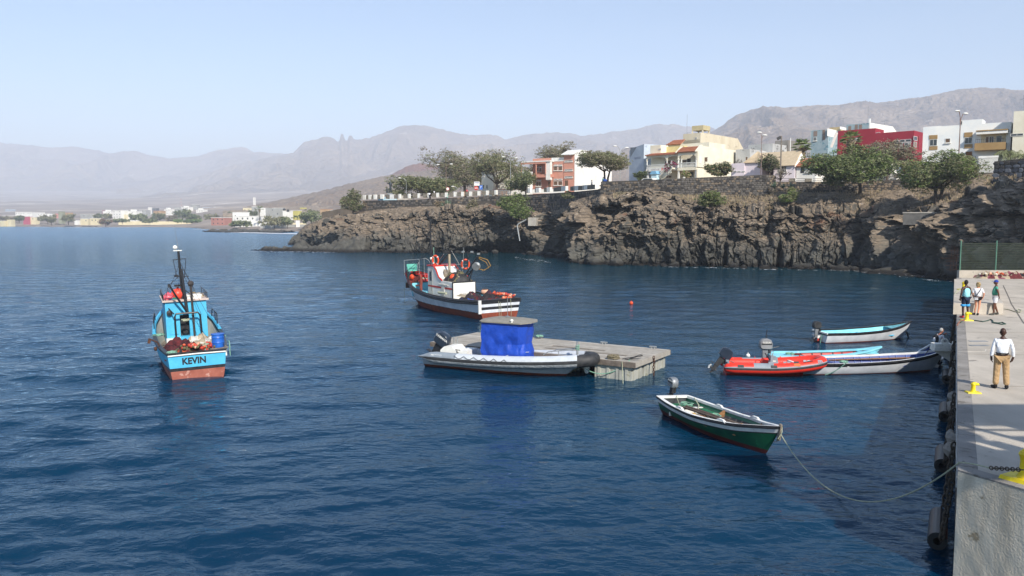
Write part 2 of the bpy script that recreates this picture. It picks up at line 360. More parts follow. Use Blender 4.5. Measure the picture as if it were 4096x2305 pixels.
# ------------------------------------------------------------------ far land
def hill_mat(name, ca, cb, cc, scale, t3=0.6, track='#b7a898'):
 m = mat(name, ca, cb, scale=scale, rough=0.95, detail=8, lo=0.3, hi=0.7, c3=track, s3=scale*2.6, t3=t3, bump=1.0, bscale=scale*9)
 m.node_tree.nodes['Bump'].inputs['Distance'].default_value = 0.35/scale if scale < 0.1 else 0.5
 m.node_tree.nodes['Bump'].inputs['Strength'].default_value = 0.6
 return m
VK = 4096/2576.0
def prof(pts, u): return np.interp(u, [p[0]*VK for p in pts], [p[1]*VK for p in pts])
def range_mesh(name, m, sil, foot, Yf, Yr, u0, u1, nu, nv, amp, back=0.25, seed=1, seedamp=1.0, gully=1.0, jag=2.2):
 u = np.linspace(u0, u1, nu); vs = prof(sil, u); vj = vs+jag*fbm(u/14.0, seed, 0, 4, 7); vf = prof(foot, u)
 t = np.linspace(0, 1+back, nv)
 X = np.zeros((nv, nu)); Y = np.zeros((nv, nu)); Z = np.zeros((nv, nu))
 ys = 1152.5
 for j in range(nv):
  tt = min(t[j], 1.0); Yj = Yf+(Yr-Yf)*t[j]
  # height at the crest and the foot, real heights at their own distances
  def zat(v, YY):
   y = -(v-ys)/F; return CAMH+YY*(-sp+y*cp)/(cp+y*sp)
  zr = zat(vs, Yr); zf = zat(vf, Yf)
  z = zf+(zr-zf)*(tt**1.35)+(zat(vj, Yr)-zr)*tt**10 if t[j] <= 1 else zr-(zr-zf)*(t[j]-1)*2.0
  X[j] = (u-CXp)/F*Yj*1.003; Y[j] = Yj; Z[j] = z
 w = np.sin(np.pi*np.clip(t/1.0, 0, 1))[:, None]**0.7
 rdg = 1-np.abs(fbm(X/(amp*9)+0.3*fbm(X/(amp*4), Y/(amp*9), 0, 3, seed+9), Y/(amp*26), 0, 5, seed))*1.7
 Z = Z+amp*gully*(rdg-0.35)*w*seedamp
 Z = Z+amp*0.10*fbm(X/(amp*1.1), Y/(amp*2.0), 0, 4, seed+3)*np.clip(w+0.15, 0, 1)
 # skirt running down in front of the foot, into the plain
 ks = 6; fx = np.linspace(1, 0, ks, endpoint=False)[:, None]; dd = (Yr-Yf)*0.22; zb = np.maximum(Z[0:1]+3, 6)*0.9
 Ys = Y[0:1]-dd*fx; Zs = Z[0:1]-(zb)*fx**1.2; Xs = X[0:1]*Ys/Y[0:1]
 X = np.vstack([Xs, X]); Y = np.vstack([Ys, Y]); Z = np.vstack([Zs, Z]); nv += ks
 V = np.stack([X, Y, Z], -1).reshape(-1, 3)
 o = numesh(name, V, gridfaces(nv, nu), m, smooth=True); return struct(o)
far_sil = [(-400, 350), (-200, 352), (0, 357), (60, 362), (130, 372), (200, 371), (250, 377), (300, 388), (350, 384), (400, 398), (440, 402), (470, 397), (520, 390), (560, 378), (600, 371), (625, 370), (650, 383), (690, 392), (740, 392), (800, 400), (900, 420)]
mid_sil = [(300, 508), (380, 484), (500, 446), (590, 415), (680, 396), (745, 383), (757, 372), (770, 358), (800, 350), (830, 342), (846, 347), (856, 356), (861, 353), (864, 336), (870, 337), (874, 352), (880, 354), (884, 340), (891, 341), (896, 352), (910, 350), (940, 345), (980, 331), (1010, 319), (1040, 315), (1070, 316), (1100, 322), (1150, 334), (1200, 339), (1235, 337), (1255, 342), (1270, 350), (1290, 345), (1340, 335), (1400, 332), (1430, 335), (1460, 341), (1500, 338), (1540, 330), (1600, 321), (1640, 312), (1690, 312), (1730, 320), (1800, 330), (1900, 345), (2100, 360)]
right_sil = [(1560, 420), (1700, 372), (1790, 332), (1820, 310), (1850, 292), (1880, 281), (1910, 275), (1935, 275), (1960, 278), (2000, 276), (2060, 271), (2110, 264), (2160, 261), (2210, 262), (2260, 255), (2300, 250), (2350, 238), (2400, 228), (2450, 222), (2500, 223), (2540, 228), (2576, 224), (2640, 215), (2800, 205)]
range_mesh('mountain_range', hill_mat('far_mountain_slope', '#5f524a', '#97846f', None, 0.0012, 0.64), far_sil, [(-400, 470), (3000, 470)], 6300, 8000, -640, 1450, 420, 90, 120, seed=3, gully=1.7)
range_mesh('mountain_range', hill_mat('middle_mountain_slope', '#5d5047', '#9c8974', None, 0.002, 0.62), mid_sil, [(300, 508), (420, 486), (800, 472), (1100, 460), (1500, 450), (2200, 440)], 4200, 6000, 480, 3340, 720, 130, 110, seed=17, gully=1.8)
range_mesh('mountain_range', hill_mat('near_mountain_slope', '#5b4d44', '#9a8874', None, 0.004, 0.62), right_sil, [(1500, 450), (2800, 440)], 1700, 3200, 2480, 4500, 560, 150, 70, seed=31, gully=1.8)
# coastal plain: from the shore up the fan to the mountain foot
def plain():
 u = np.linspace(-700, 3400, 520)
 shore = [(-600, 571), (0, 570), (200, 571), (400, 571.5), (480, 573), (520, 577), (640, 580), (780, 584), (900, 588), (1400, 588), (2200, 588)]
 rows = [(None, -2.0), (560.5, 1.5), (548, 8)]
 ys = 1152.5
 vs = prof(shore, u); yv = -(vs-ys)/F; Y0 = (0.0-CAMH)/((-sp+yv*cp)/(cp+yv*sp))
 Y0 = np.clip(Y0, 200, 1400)
 nr = 170; V = np.zeros((nr, len(u), 3))
 hill = [(-400, 470), (300, 478), (700, 465), (1100, 450), (2200, 440)]
 vh = prof(hill, u); yh = -(vh-ys)/F
 Yend = 8200.0; zend = CAMH+Yend*(-sp+yh*cp)/(cp+yh*sp)*0.98
 for j in range(nr):
  t = j/(nr-1)
  Yj = Y0+(Yend-Y0)*t**2.6
  d = Yj-Y0
  z = -1.2+np.clip(d, 0, 14)*0.17+np.clip(d-14, 0, 120)*0.018+np.clip(d-134, 0, 1e9)/(Yend-1000)*(zend)*np.clip(0.62+0.5*(d/(Yend-900)), 0, 1.0)
  V[j, :, 0] = (u-CXp)/F*Yj; V[j, :, 1] = Yj; V[j, :, 2] = z
 X = V[..., 0]; Y = V[..., 1]
 V[..., 2] += np.clip((Y-1300)/1500, 0, 1)*9*fbm(X/420, Y/900, 0, 5, 4)+np.clip((Y-Y0[None, :]-5)/200, 0, 1)*1.2*fbm(X/60, Y/90, 0, 4, 8)+np.where(Y-Y0[None, :] < 40, 0.35*fbm(X/6, Y/9, 0, 4, 2), 0)
 return struct(numesh('coastal_plain', V.reshape(-1, 3), gridfaces(nr, len(u)), plain_mat(), smooth=True))
def plain_mat():
 m = mat('dry_plain', '#a69786', '#7d7064', scale=0.006, rough=0.95, detail=9, lo=0.35, hi=0.62, c3='#d6cbbb', s3=0.0019, t3=0.6)
 nt = m.node_tree; N = nt.nodes; L = nt.links
 # pale dry river beds and fields: long streaks that run along the slope
 n3 = [n for n in N if n.type == 'TEX_NOISE'][1]
 g = [n for n in N if n.type == 'NEW_GEOMETRY'][0]
 mp = N.new('ShaderNodeMapping'); mp.inputs['Scale'].default_value = (0.75, 0.55, 0.0); mp.inputs['Rotation'].default_value = (0, 0, R(-58)); L.new(g.outputs['Position'], mp.inputs[0])
 mp2 = N.new('ShaderNodeMapping'); mp2.inputs['Scale'].default_value = (0.35, 3.4, 0.0); L.new(mp.outputs[0], mp2.inputs[0])
 L.new(mp2.outputs[0], n3.inputs['Vector']); n3.inputs['Detail'].default_value = 4
 return m
plain()
# the nearer brown hill with its reddish cone
range_mesh('hill', hill_mat('brown_hill_slope', '#786655', '#94816c', None, 0.012, 0.6, '#a39078'), [(620, 522), (700, 505), (760, 492), (830, 476), (900, 458), (950, 447), (1000, 438), (1100, 425), (1300, 420), (1600, 425)], [(600, 536), (1700, 536)], 900, 1500, 980, 2500, 300, 110, 9, seed=51, gully=0.8)
range_mesh('hill', hill_mat('red_cone_slope', '#6b4638', '#8a5d48', None, 0.01, 0.66, '#a9846c'), [(950, 452), (985, 440), (1005, 430), (1025, 419), (1045, 413), (1065, 411), (1085, 414), (1110, 424), (1150, 442), (1250, 470)], [(600, 480), (1700, 480)], 1700, 2000, 1500, 2000, 200, 60, 12, seed=61, gully=0.35)
range_mesh('hill', hill_mat('sand_bank', '#a4937c', '#8f7d68', None, 0.02, 0.6, '#c4b59c'), [(560, 531), (620, 527), (700, 524), (740, 519), (790, 516), (830, 520), (860, 521), (900, 520)], [(500, 536), (1700, 536)], 900, 1050, 900, 1440, 160, 40, 4, seed=71, gully=0.5)
# ------------------------------------------------------------------ the headland
#      u     Y0   v1   Y1   v2   Y2
HS = [(1180, 232, 972, 234, 962, 244), (1222, 226, 925, 229, 905, 240), (1300, 204, 885, 212, 870, 228), (1380, 184, 872, 200, 862, 214),
  (1460, 178, 868, 192, 846, 203), (1600, 172, 868, 185, 830, 196), (1800, 171, 848, 180, 824, 190), (1950, 170, 838, 176, 820, 186),
  (2080, 166, 845, 171, 850, 178), (2130, 163, 868, 168, 858, 174), (2200, 160, 868, 165, 850, 170), (2262, 152, 838, 158, 825, 165),
  (2300, 131, 815, 146, 800, 158), (2400, 127, 800, 137, 775, 145), (2550, 124, 790, 134, 772, 140), (2700, 121, 800, 133, 780, 138),
  (2900, 119, 830, 131, 775, 136), (3100, 117, 850, 128, 764, 134), (3300, 115, 862, 126, 765, 133), (3440, 113, 868, 124, 768, 131),
  (3500, 109, 880, 118, 764, 130), (3600, 104, 878, 114, 758, 128), (3700, 99, 855, 110, 750, 127), (3800, 94, 820, 105, 735, 124),
  (3900, 90, 785, 101, 712, 121), (4000, 86, 752, 96, 690, 117), (4096, 83, 722, 92, 660, 112), (4260, 75, 690, 84, 630, 104)]
HA = np.array(HS, float)
def hs(u, k): return np.interp(u, HA[:, 0], HA[:, k])
YS = 1152.5
def zv(v, Y):
 y = -(np.asarray(v)-YS)/F; return CAMH+np.asarray(Y)*(-sp+y*cp)/(cp+y*sp)
def cellcol(s, w, seed, sharp=7.0):
 """columns of rock: piecewise offset with narrow joints; returns (offset, joint)"""
 k = np.floor(s/w); f = s/w-k
 j0 = k+0.35*(hsh(k, 0, 0, seed)-0.5); j1 = k+1+0.35*(hsh(k+1, 0, 0, seed)-0.5)
 kk = np.where(s/w < j0, k-1, np.where(s/w > j1, k+1, k))
 d = np.minimum(np.abs(s/w-j0), np.abs(s/w-j1))*w
 return hsh(kk, 3, 1, seed), kk, d
def rock_relief(S, Z, seed, lowband):
 """outward relief of a rock face in fractured blocks, S along the face, Z height (metres)"""
 up = 1-lowband; Sw = S+0.7*fbm(S*0.25, Z*0.3, 0, 3, seed+1); Zw = Z+0.5*fbm(S*0.22, Z*0.2, 0, 3, seed+2)
 def blocks(w, h, A, tilt, crack, cw, sd):
  ix, iy, dx, dy, e = vor(Sw/w+sd, Zw/h+0.6*hsh(np.floor(Sw/w), 0, 0, sd), seed+sd)
  return A*(hsh(ix, iy, 3, sd)-.5)+tilt*((hsh(ix, iy, 4, sd)-.5)*dx*w+(hsh(ix, iy, 5, sd)-.5)*dy*h)-crack*np.exp(-(e*min(w, h)/cw)**2)
 cols = blocks(1.5, 5.0, 1.5, .7, .75, .14, 11)+blocks(.8, 1.7, .45, .8, .3, .08, 12)
 crag = blocks(3.6, 2.6, 2.3, 1.1, .5, .2, 13)+blocks(1.5, 1.0, 1.0, 1.2, .45, .1, 14)+blocks(.7, .42, .35, 1.1, .16, .06, 15)
 big = 1.3*fbm(S/10.0, Z/8.0, 0, 3, seed+21); rough = 0.22*fbm(S/0.9, Z/0.7, 0, 4, seed+31, 0.6)
 hole = -3.0*np.clip(fbm(S/4.2, Z/3.0, 0, 3, seed+51)-0.40, 0, 0.6)
 return big*(0.5+0.6*up)+lowband*cols+up*(crag+hole)+rough
def rock_mat():
 m = bpy.data.materials.new('cliff_rock'); m.use_nodes = True; nt = m.node_tree; N = nt.nodes; L = nt.links
 b = N['Principled BSDF']; b.inputs['Roughness'].default_value = 0.9; b.inputs['Specular IOR Level'].default_value = 0.25
 g = N.new('ShaderNodeNewGeometry'); sx = N.new('ShaderNodeSeparateXYZ'); L.new(g.outputs['Position'], sx.inputs[0])
 nn = N.new('ShaderNodeSeparateXYZ'); L.new(g.outputs['Normal'], nn.inputs[0])
 def noise(sc, d=7, r=0.65, vec=None):
  n = N.new('ShaderNodeTexNoise'); n.inputs['Scale'].default_value = sc; n.inputs['Detail'].default_value = d; n.inputs['Roughness'].default_value = r
  L.new(vec if vec is not None else g.outputs['Position'], n.inputs['Vector']); return n.outputs['Fac']
 def ramp(src, stops):
  r = N.new('ShaderNodeValToRGB'); L.new(src, r.inputs[0]); e = r.color_ramp.elements
  while len(e) < len(stops): e.new(0.5)
  for i, (p, c) in enumerate(stops): e[i].position = p; e[i].color = (*c, 1)
  return r.outputs[0]
 def math_(op, a, b_=None, c=None):
  n = N.new('ShaderNodeMath'); n.operation = op
  for i, q in enumerate((a, b_, c)):
   if q is None: continue
   if isinstance(q, (int, float)): n.inputs[i].default_value = q
   else: L.new(q, n.inputs[i])
  return n.outputs[0]
 def mix(f, a, b_):
  n = N.new('ShaderNodeMix'); n.data_type = 'RGBA'; L.new(f, n.inputs[0])
  for i, q in ((6, a), (7, b_)):
   if isinstance(q, tuple): n.inputs[i].default_value = (*q, 1)
   else: L.new(q, n.inputs[i])
  return n.outputs[2]
 def mr(src, a, b_, c=0.0, d=1.0):
  n = N.new('ShaderNodeMapRange'); L.new(src, n.inputs[0]); n.inputs[1].default_value = a; n.inputs[2].default_value = b_; n.inputs[3].default_value = c; n.inputs[4].default_value = d; return n.outputs[0]
 dark = ramp(noise(0.5, 9), [(0.3, (0.042, 0.040, 0.035)), (0.5, (0.08, 0.077, 0.066)), (0.7, (0.13, 0.125, 0.104))])
 brown = ramp(noise(0.35, 9), [(0.3, (0.040, 0.037, 0.033)), (0.5, (0.087, 0.079, 0.067)), (0.72, (0.165, 0.147, 0.12))])
 soil = ramp(noise(0.9, 10, 0.75), [(0.3, (0.10, 0.075, 0.052)), (0.48, (0.17, 0.134, 0.095)), (0.6, (0.28, 0.215, 0.15)), (0.66, (0.5, 0.44, 0.37))])
 rust = ramp(noise(0.25, 6), [(0.4, (0.13, 0.062, 0.036)), (0.65, (0.19, 0.10, 0.058))])
 # browner with height, broken by noise
 h = math_('ADD', sx.outputs[2], math_('MULTIPLY_ADD', noise(0.16, 5), 9.0, -4.5))
 c = mix(mr(h, 5.8, 11.5), dark, brown)
 flat = math_('ADD', nn.outputs[2], math_('MULTIPLY_ADD', noise(0.8, 6), 0.9, -0.45))
 fm = math_('MULTIPLY', mr(flat, 0.42, 0.62), mr(h, 2.0, 5.0))
 c = mix(fm, c, soil)
 rm = math_('MULTIPLY', mr(noise(0.11, 5), 0.6, 0.68), mr(h, 6.0, 8.0)); c = mix(rm, c, rust)
 # wet dark foot at the waterline
 c = mix(mr(math_('ADD', sx.outputs[2], math_('MULTIPLY', noise(0.7, 4), 0.5)), 1.15, 0.55), c, (0.016, 0.014, 0.012))
 L.new(c, b.inputs['Base Color'])
 bp = N.new('ShaderNodeBump'); bp.inputs['Strength'].default_value = 0.8; bp.inputs['Distance'].default_value = 0.25
 L.new(noise(2.2, 8, 0.7), bp.inputs['Height']); L.new(bp.outputs[0], b.inputs['Normal'])
 return m
ROCK = rock_mat()
def headland():
 u = np.arange(1180, 4260, 2.6); nu = len(u)
 Y0, v1, Y1, v2, Y2 = (hs(u, k) for k in (1, 2, 3, 4, 5))
 z1 = zv(v1, Y1); z2 = zv(v2, Y2)
 n1, n2, n3 = 150, 70, 6
 nv = n1+n2+n3
 Yg = np.zeros((nv, nu)); Zg = np.zeros((nv, nu)); kind = np.zeros((nv, nu))
 # uneven cliff edge
 z1 = z1+0.8*fbm(u/90.0, 0, 0, 4, 91); Y1 = Y1+1.5*fbm(u/60.0, 5.0, 0, 3, 92)
 for j in range(n1):
  t = j/(n1-1.0)
  Zg[j] = -1.6+(z1+1.6)*t
  Yg[j] = Y0+(Y1-Y0)*(0.25*t+0.75*t**2.6); kind[j] = 1
 for j in range(n2):
  t = (j+1)/n2
  Zg[n1+j] = z1+(z2-z1)*(t**0.85); Yg[n1+j] = Y1+(Y2-Y1)*t; kind[n1+j] = 1-t*1.0
 for j in range(n3):
  t = (j+1)/n3
  Zg[n1+n2+j] = z2+0.2*t; Yg[n1+n2+j] = Y2+60*t; kind[n1+n2+j] = 0
 Ug = np.broadcast_to(u, (nv, nu))
 Xb = (Ug-CXp)/F*Yg/(cp)*cp
 # along-face metre coordinate
 xs = (u-CXp)/F*Y0; ds = np.sqrt(np.gradient(xs)**2+np.gradient(Y0)**2); S = np.cumsum(ds)
 Sg = np.broadcast_to(S, (nv, nu))
 px = np.gradient(xs); py = np.gradient(Y0); ln = np.sqrt(px**2+py**2)
 nx = py/ln; ny = -px/ln                 # outward, towards the water
 kern = np.ones(41)/41; nx = np.convolve(np.pad(nx, 20, 'edge'), kern, 'valid'); ny = np.convolve(np.pad(ny, 20, 'edge'), kern, 'valid')
 low = 1/(1+np.exp((Zg-4.3-1.3*fbm(Sg*0.08, 0, 0, 3, 77))*1.6))
 rel = 1.3*rock_relief(Sg, Zg, 5, low)
 # named hollows: sea cave, deep alcoves
 def hollow(uc, zc, su, sz, dep, pw=2.0):
  q = (np.abs((Ug-uc)/su)**pw+np.abs((Zg-zc)/sz)**pw); return -dep*np.exp(-q**1.5)
 hol = hollow(1990, 0.2, 95, 1.9, 7.5)+hollow(1870, 0.0, 60, 1.0, 4)+hollow(2060, 1.2, 40, 2.6, 5)+hollow(2205, 3.0, 50, 6.5, 4.0)
 hol = hol+hollow(2435, 8.6, 26, 1.7, 4.2)+hollow(3045, 5.0, 42, 1.2, 3.0)+hollow(3165, 8.0, 26, 1.2, 2.6)+hollow(2740, 5.4, 22, 1.7, 3.0)+hollow(3420, 4.6, 16, 3.6, 3.0)
 hol = hol+hollow(2770, 9.8, 14, 1.6, 1.8)+hollow(2560, 9.9, 22, 0.9, 2.2)+hollow(3330, 5.4, 30, 1.6, 2.0)+hollow(2900, 1.2, 9, 2.5, 2.4)+hollow(3120, 1.2, 12, 2.6, 2.6)+hollow(2708, 1.6, 10, 3.2, 2.4)
 rel = rel+hol
 w = np.where(kind > 0.999, 1.0, kind*0.55+0.02)
 w = w*np.clip((Zg+1.8)/1.0, 0.4, 1)
 dx = nx*rel*w; dy = ny*rel*w
 Xd = Xb+dx; Yd = Yg+dy
 Zd = Zg+np.where(kind < 0.999, 1.0*kind*np.clip(fbm(Sg/3.2, Yg/2.6, 0, 4, 61), -0.3, 1)+0.12*fbm(Sg/0.8, Yg/0.8, 0, 3, 62), 0.25*fbm(Sg/1.1, Zg/1.1, 0, 3, 63)*(Zg > 0))
 # the plateau behind must stay flat
 flat = kind <= 0.0001
 Zd = np.where(flat & (np.arange(nv)[:, None] >= n1+n2), Zg-0.25, Zd)
 V = np.stack([Xd, Yd, Zd], -1).reshape(-1, 3)
 o = numesh('cliff', V, gridfaces(nv, nu), ROCK, smooth=False)
 return struct(o)
headland()
# town ground behind the sea walls
def plateau():
 mb = MB(); u = list(range(1290, 4261, 45)); rows = []
 for k in (3, 25, 60, 120, 170):
  rows.append([((x-CXp)/F*(hs(x, 5)+k), hs(x, 5)+k, float(PZ(x))+0.02*k/60) for x in u])
 mb.grid(rows)
 for i in range(len(u)-1):      # earth edge under it
  a = rows[0][i]; b = rows[0][i+1]; mb.poly([(a[0], a[1], a[2]-6), (b[0], b[1], b[2]-6), b, a])
 struct(mb.build('town_ground', mat('dusty_ground', '#a08c74', '#8a7862', scale=0.3, rough=0.95, bump=0.3)))
PZt = [(1200, 8.5), (1440, 10.9), (1600, 11.2), (1800, 11.2), (2000, 11.2), (2200, 11.7), (2400, 12.6), (2410, 13.2), (2700, 13.3), (3080, 13.4), (3120, 12.6), (3500, 12.9), (3640, 13.2), (3950, 13.6), (4260, 14.5)]
def PZ(u): return np.interp(u, [p[0] for p in PZt], [p[1] for p in PZt])
plateau()
# ------------------------------------------------------------------ loose rocks at the foot of the cliff, reef
def boulder_mesh(seed):
 bm = bmesh.new(); bmesh.ops.create_icosphere(bm, subdivisions=2, radius=1.0); rnd = random.Random(seed)
 ax = [Vector((rnd.gauss(0, 1), rnd.gauss(0, 1), rnd.gauss(0, 1))).normalized() for _ in range(9)]
 for v in bm.verts:
  p = v.co.copy()
  for a in ax:
   d = p.dot(a)
   if d > 0.62: p -= a*(d-0.62)*0.85
  v.co = p*(1+0.07*rnd.uniform(-1, 1))
 me = bpy.data.meshes.new('rock'); bm.to_mesh(me); bm.free(); me.materials.append(ROCK); return me
BM = [boulder_mesh(i) for i in range(5)]
rock_spots = []
for (ua, ub, n) in ((1420, 2060, 22), (2090, 2330, 20), (2330, 3440, 42), (3430, 3720, 22)):
 for i in range(n):
  uu = random.uniform(ua, ub); rock_spots.append((uu, hs(uu, 1)-random.uniform(-0.3, 2.2), random.uniform(0.35, 1.15)))
for (uu, yo, s) in ((3530, -2.5, 1.5), (3480, -3.5, 1.2), (3610, -1.5, 1.3), (2380, -1.5, 1.5), (2200, -6, 1.5), (1480, -1.5, 1.2)):
 rock_spots.append((uu, hs(uu, 1)+yo, s))
for i, (uu, Y, s) in enumerate(rock_spots):
 o = bpy.data.objects.new('rock', BM[i % 5]); COL.objects.link(o)
 o.location = ((uu-CXp)/F*Y, Y, random.uniform(-0.25, 0.2)*s); o.scale = (s*random.uniform(0.8, 1.4), s*random.uniform(0.8, 1.2), s*random.uniform(0.5, 0.85)); o.rotation_euler = (random.uniform(-.3, .3), random.uniform(-.3, .3), random.uniform(0, 6))
 tag(o, 'dark wet boulder among those lying in the water at the foot of the cliff', 'rock', 'boulders along the waterline below the cliff')
def reef(name, pts, wid, h, seed, m=None):
 """low rock ledge along a polyline of (u, v) water positions"""
 Pn = [P(a, b, 0) for a, b in pts]; n = 150; cum = [0]
 for a, b in zip(Pn, Pn[1:]): cum.append(cum[-1]+(b-a).length)
 s = np.linspace(0, cum[-1], n); X = np.interp(s, cum, [p.x for p in Pn]); Y = np.interp(s, cum, [p.y for p in Pn])
 W = np.interp(s, cum, wid); H = np.interp(s, cum, h); t = np.linspace(-1, 1, 40)
 Tg, Xg = np.meshgrid(t, X, indexing='ij'); _, Yg = np.meshgrid(t, Y, indexing='ij')
 Yg = Yg+Tg*W[None, :]; Z = H[None, :]*(1-Tg**2)*(1+0.8*fbm(Xg/3.5, Yg/3.5, 0, 4, seed))+0.5*fbm(Xg/1.6, Yg/1.6, 0, 4, seed+1)-0.45
 return struct(numesh(name, np.stack([Xg, Yg, Z], -1).reshape(-1, 3), gridfaces(40, n), m or ROCK))
reef('rock_reef', [(1000, 1001), (1100, 1003), (1200, 1003), (1320, 1003), (1480, 1004)], [1.0, 4, 5, 9, 12], [0.25, 0.9, 1.4, 2.2, 2.8], 5)
reef('rock_reef', [(1190, 975), (1230, 976), (1300, 978), (1400, 980)], [1.5, 6, 9, 9], [0.3, 1.9, 2.6, 2], 9)
reef('rock_reef', [(812, 926), (850, 927), (950, 929), (1150, 930)], [3, 14, 20, 20], [0.2, 1.2, 1.4, 1.2], 12)
reef('rock_reef', [(-40, 903), (60, 903.5), (200, 905), (380, 908)], [5, 30, 30, 8], [0.6, 2.6, 2.4, 0.5], 15)
# ------------------------------------------------------------------ foam where the sea meets rock
def foam():
 m = bpy.data.materials.new('white_foam'); m.use_nodes = True; N = m.node_tree.nodes; L = m.node_tree.links; b = N['Principled BSDF']
 b.inputs['Base Color'].default_value = (0.75, 0.78, 0.8, 1); b.inputs['Roughness'].default_value = 0.8
 n = N.new('ShaderNodeTexNoise'); n.inputs['Scale'].default_value = 1.3; n.inputs['Detail'].default_value = 7; n.inputs['Roughness'].default_value = 0.7; g = N.new('ShaderNodeNewGeometry'); L.new(g.outputs['Position'], n.inputs['Vector'])
 r = N.new('ShaderNodeValToRGB'); r.color_ramp.elements[0].position = 0.56; r.color_ramp.elements[1].position = 0.62; L.new(n.outputs['Fac'], r.inputs[0]); L.new(r.outputs[0], b.inputs['Alpha'])
 mb = MB()
 def strip(pts, w):
  Pn = [P(a, b_, 0) for a, b_ in pts]
  for a, b_ in zip(Pn, Pn[1:]):
   mb.poly([(a.x, a.y-w, 0.14), (b_.x, b_.y-w, 0.14), (b_.x, b_.y+w, 0.16), (a.x, a.y+w, 0.16)])
 strip([(2060, 1034), (2100, 1040), (2150, 1045), (2200, 1052)], 3.0); strip([(3420, 1089), (3560, 1099), (3660, 1107), (3800, 1113)], 2.2)
 strip([(3560, 1106), (3700, 1125), (3815, 1132)], 1.4); strip([(1000, 1008), (1100, 1011), (1250, 1010), (1330, 1014)], 3.0); strip([(1150, 979), (1210, 980)], 3)
 strip([(2660, 1071), (2800, 1074), (3000, 1080), (3200, 1085), (3400, 1087)], 0.8)
 o = mb.build('sea_foam', m); o['kind'] = 'stuff'
 mb = MB();
 strip([(150, 911), (250, 910.5), (560, 911)], 7); strip([(780, 918), (830, 918)], 8); strip([(900, 929.5), (1000, 932), (1100, 935), (1240, 938)], 8)
 m2 = m.copy(); m2.name = 'surf'; [q for q in m2.node_tree.nodes if q.type == 'TEX_NOISE'][0].inputs['Scale'].default_value = 0.12
 r2 = [q for q in m2.node_tree.nodes if q.type == 'VALTORGB'][0]; r2.color_ramp.elements[0].position = 0.38; r2.color_ramp.elements[1].position = 0.46
 o = mb.build('surf_line', m2); o['kind'] = 'stuff'
foam()
# ------------------------------------------------------------------ dry stone sea walls
STONE = [mat('basalt_stone', '#4a4744', '#33312f', scale=3, rough=0.9, bump=0.4), mat('grey_stone', '#6f6a63', '#57534e', scale=3, rough=0.9, bump=0.4), mat('tan_stone', '#8a7b68', '#6f6252', scale=3, rough=0.9, bump=0.4)]
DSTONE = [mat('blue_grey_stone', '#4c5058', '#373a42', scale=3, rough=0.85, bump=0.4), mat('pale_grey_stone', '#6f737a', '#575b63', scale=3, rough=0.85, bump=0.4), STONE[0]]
MORTAR = mat('wall_mortar', '#57514a', '#443f39', scale=2, rough=0.95, bump=0.3)
def stone_poly(cx, cz, w, h, rnd):
 k = rnd.choice((5, 6, 6, 7)); a0 = rnd.uniform(0, 6.28); pts = []
 for i in range(k):
  a = a0+2*math.pi*i/k+rnd.uniform(-0.25, 0.25)
  ca, sa = math.cos(a), math.sin(a); q = 1/max(abs(ca)**1.0, abs(sa), 1e-3); q = min(q, 1.25)
  pts.append((a % (2*math.pi), cx+ca*q*w/2, cz+sa*q*h/2))
 pts.sort(); return [(p[1], p[2]) for p in pts]
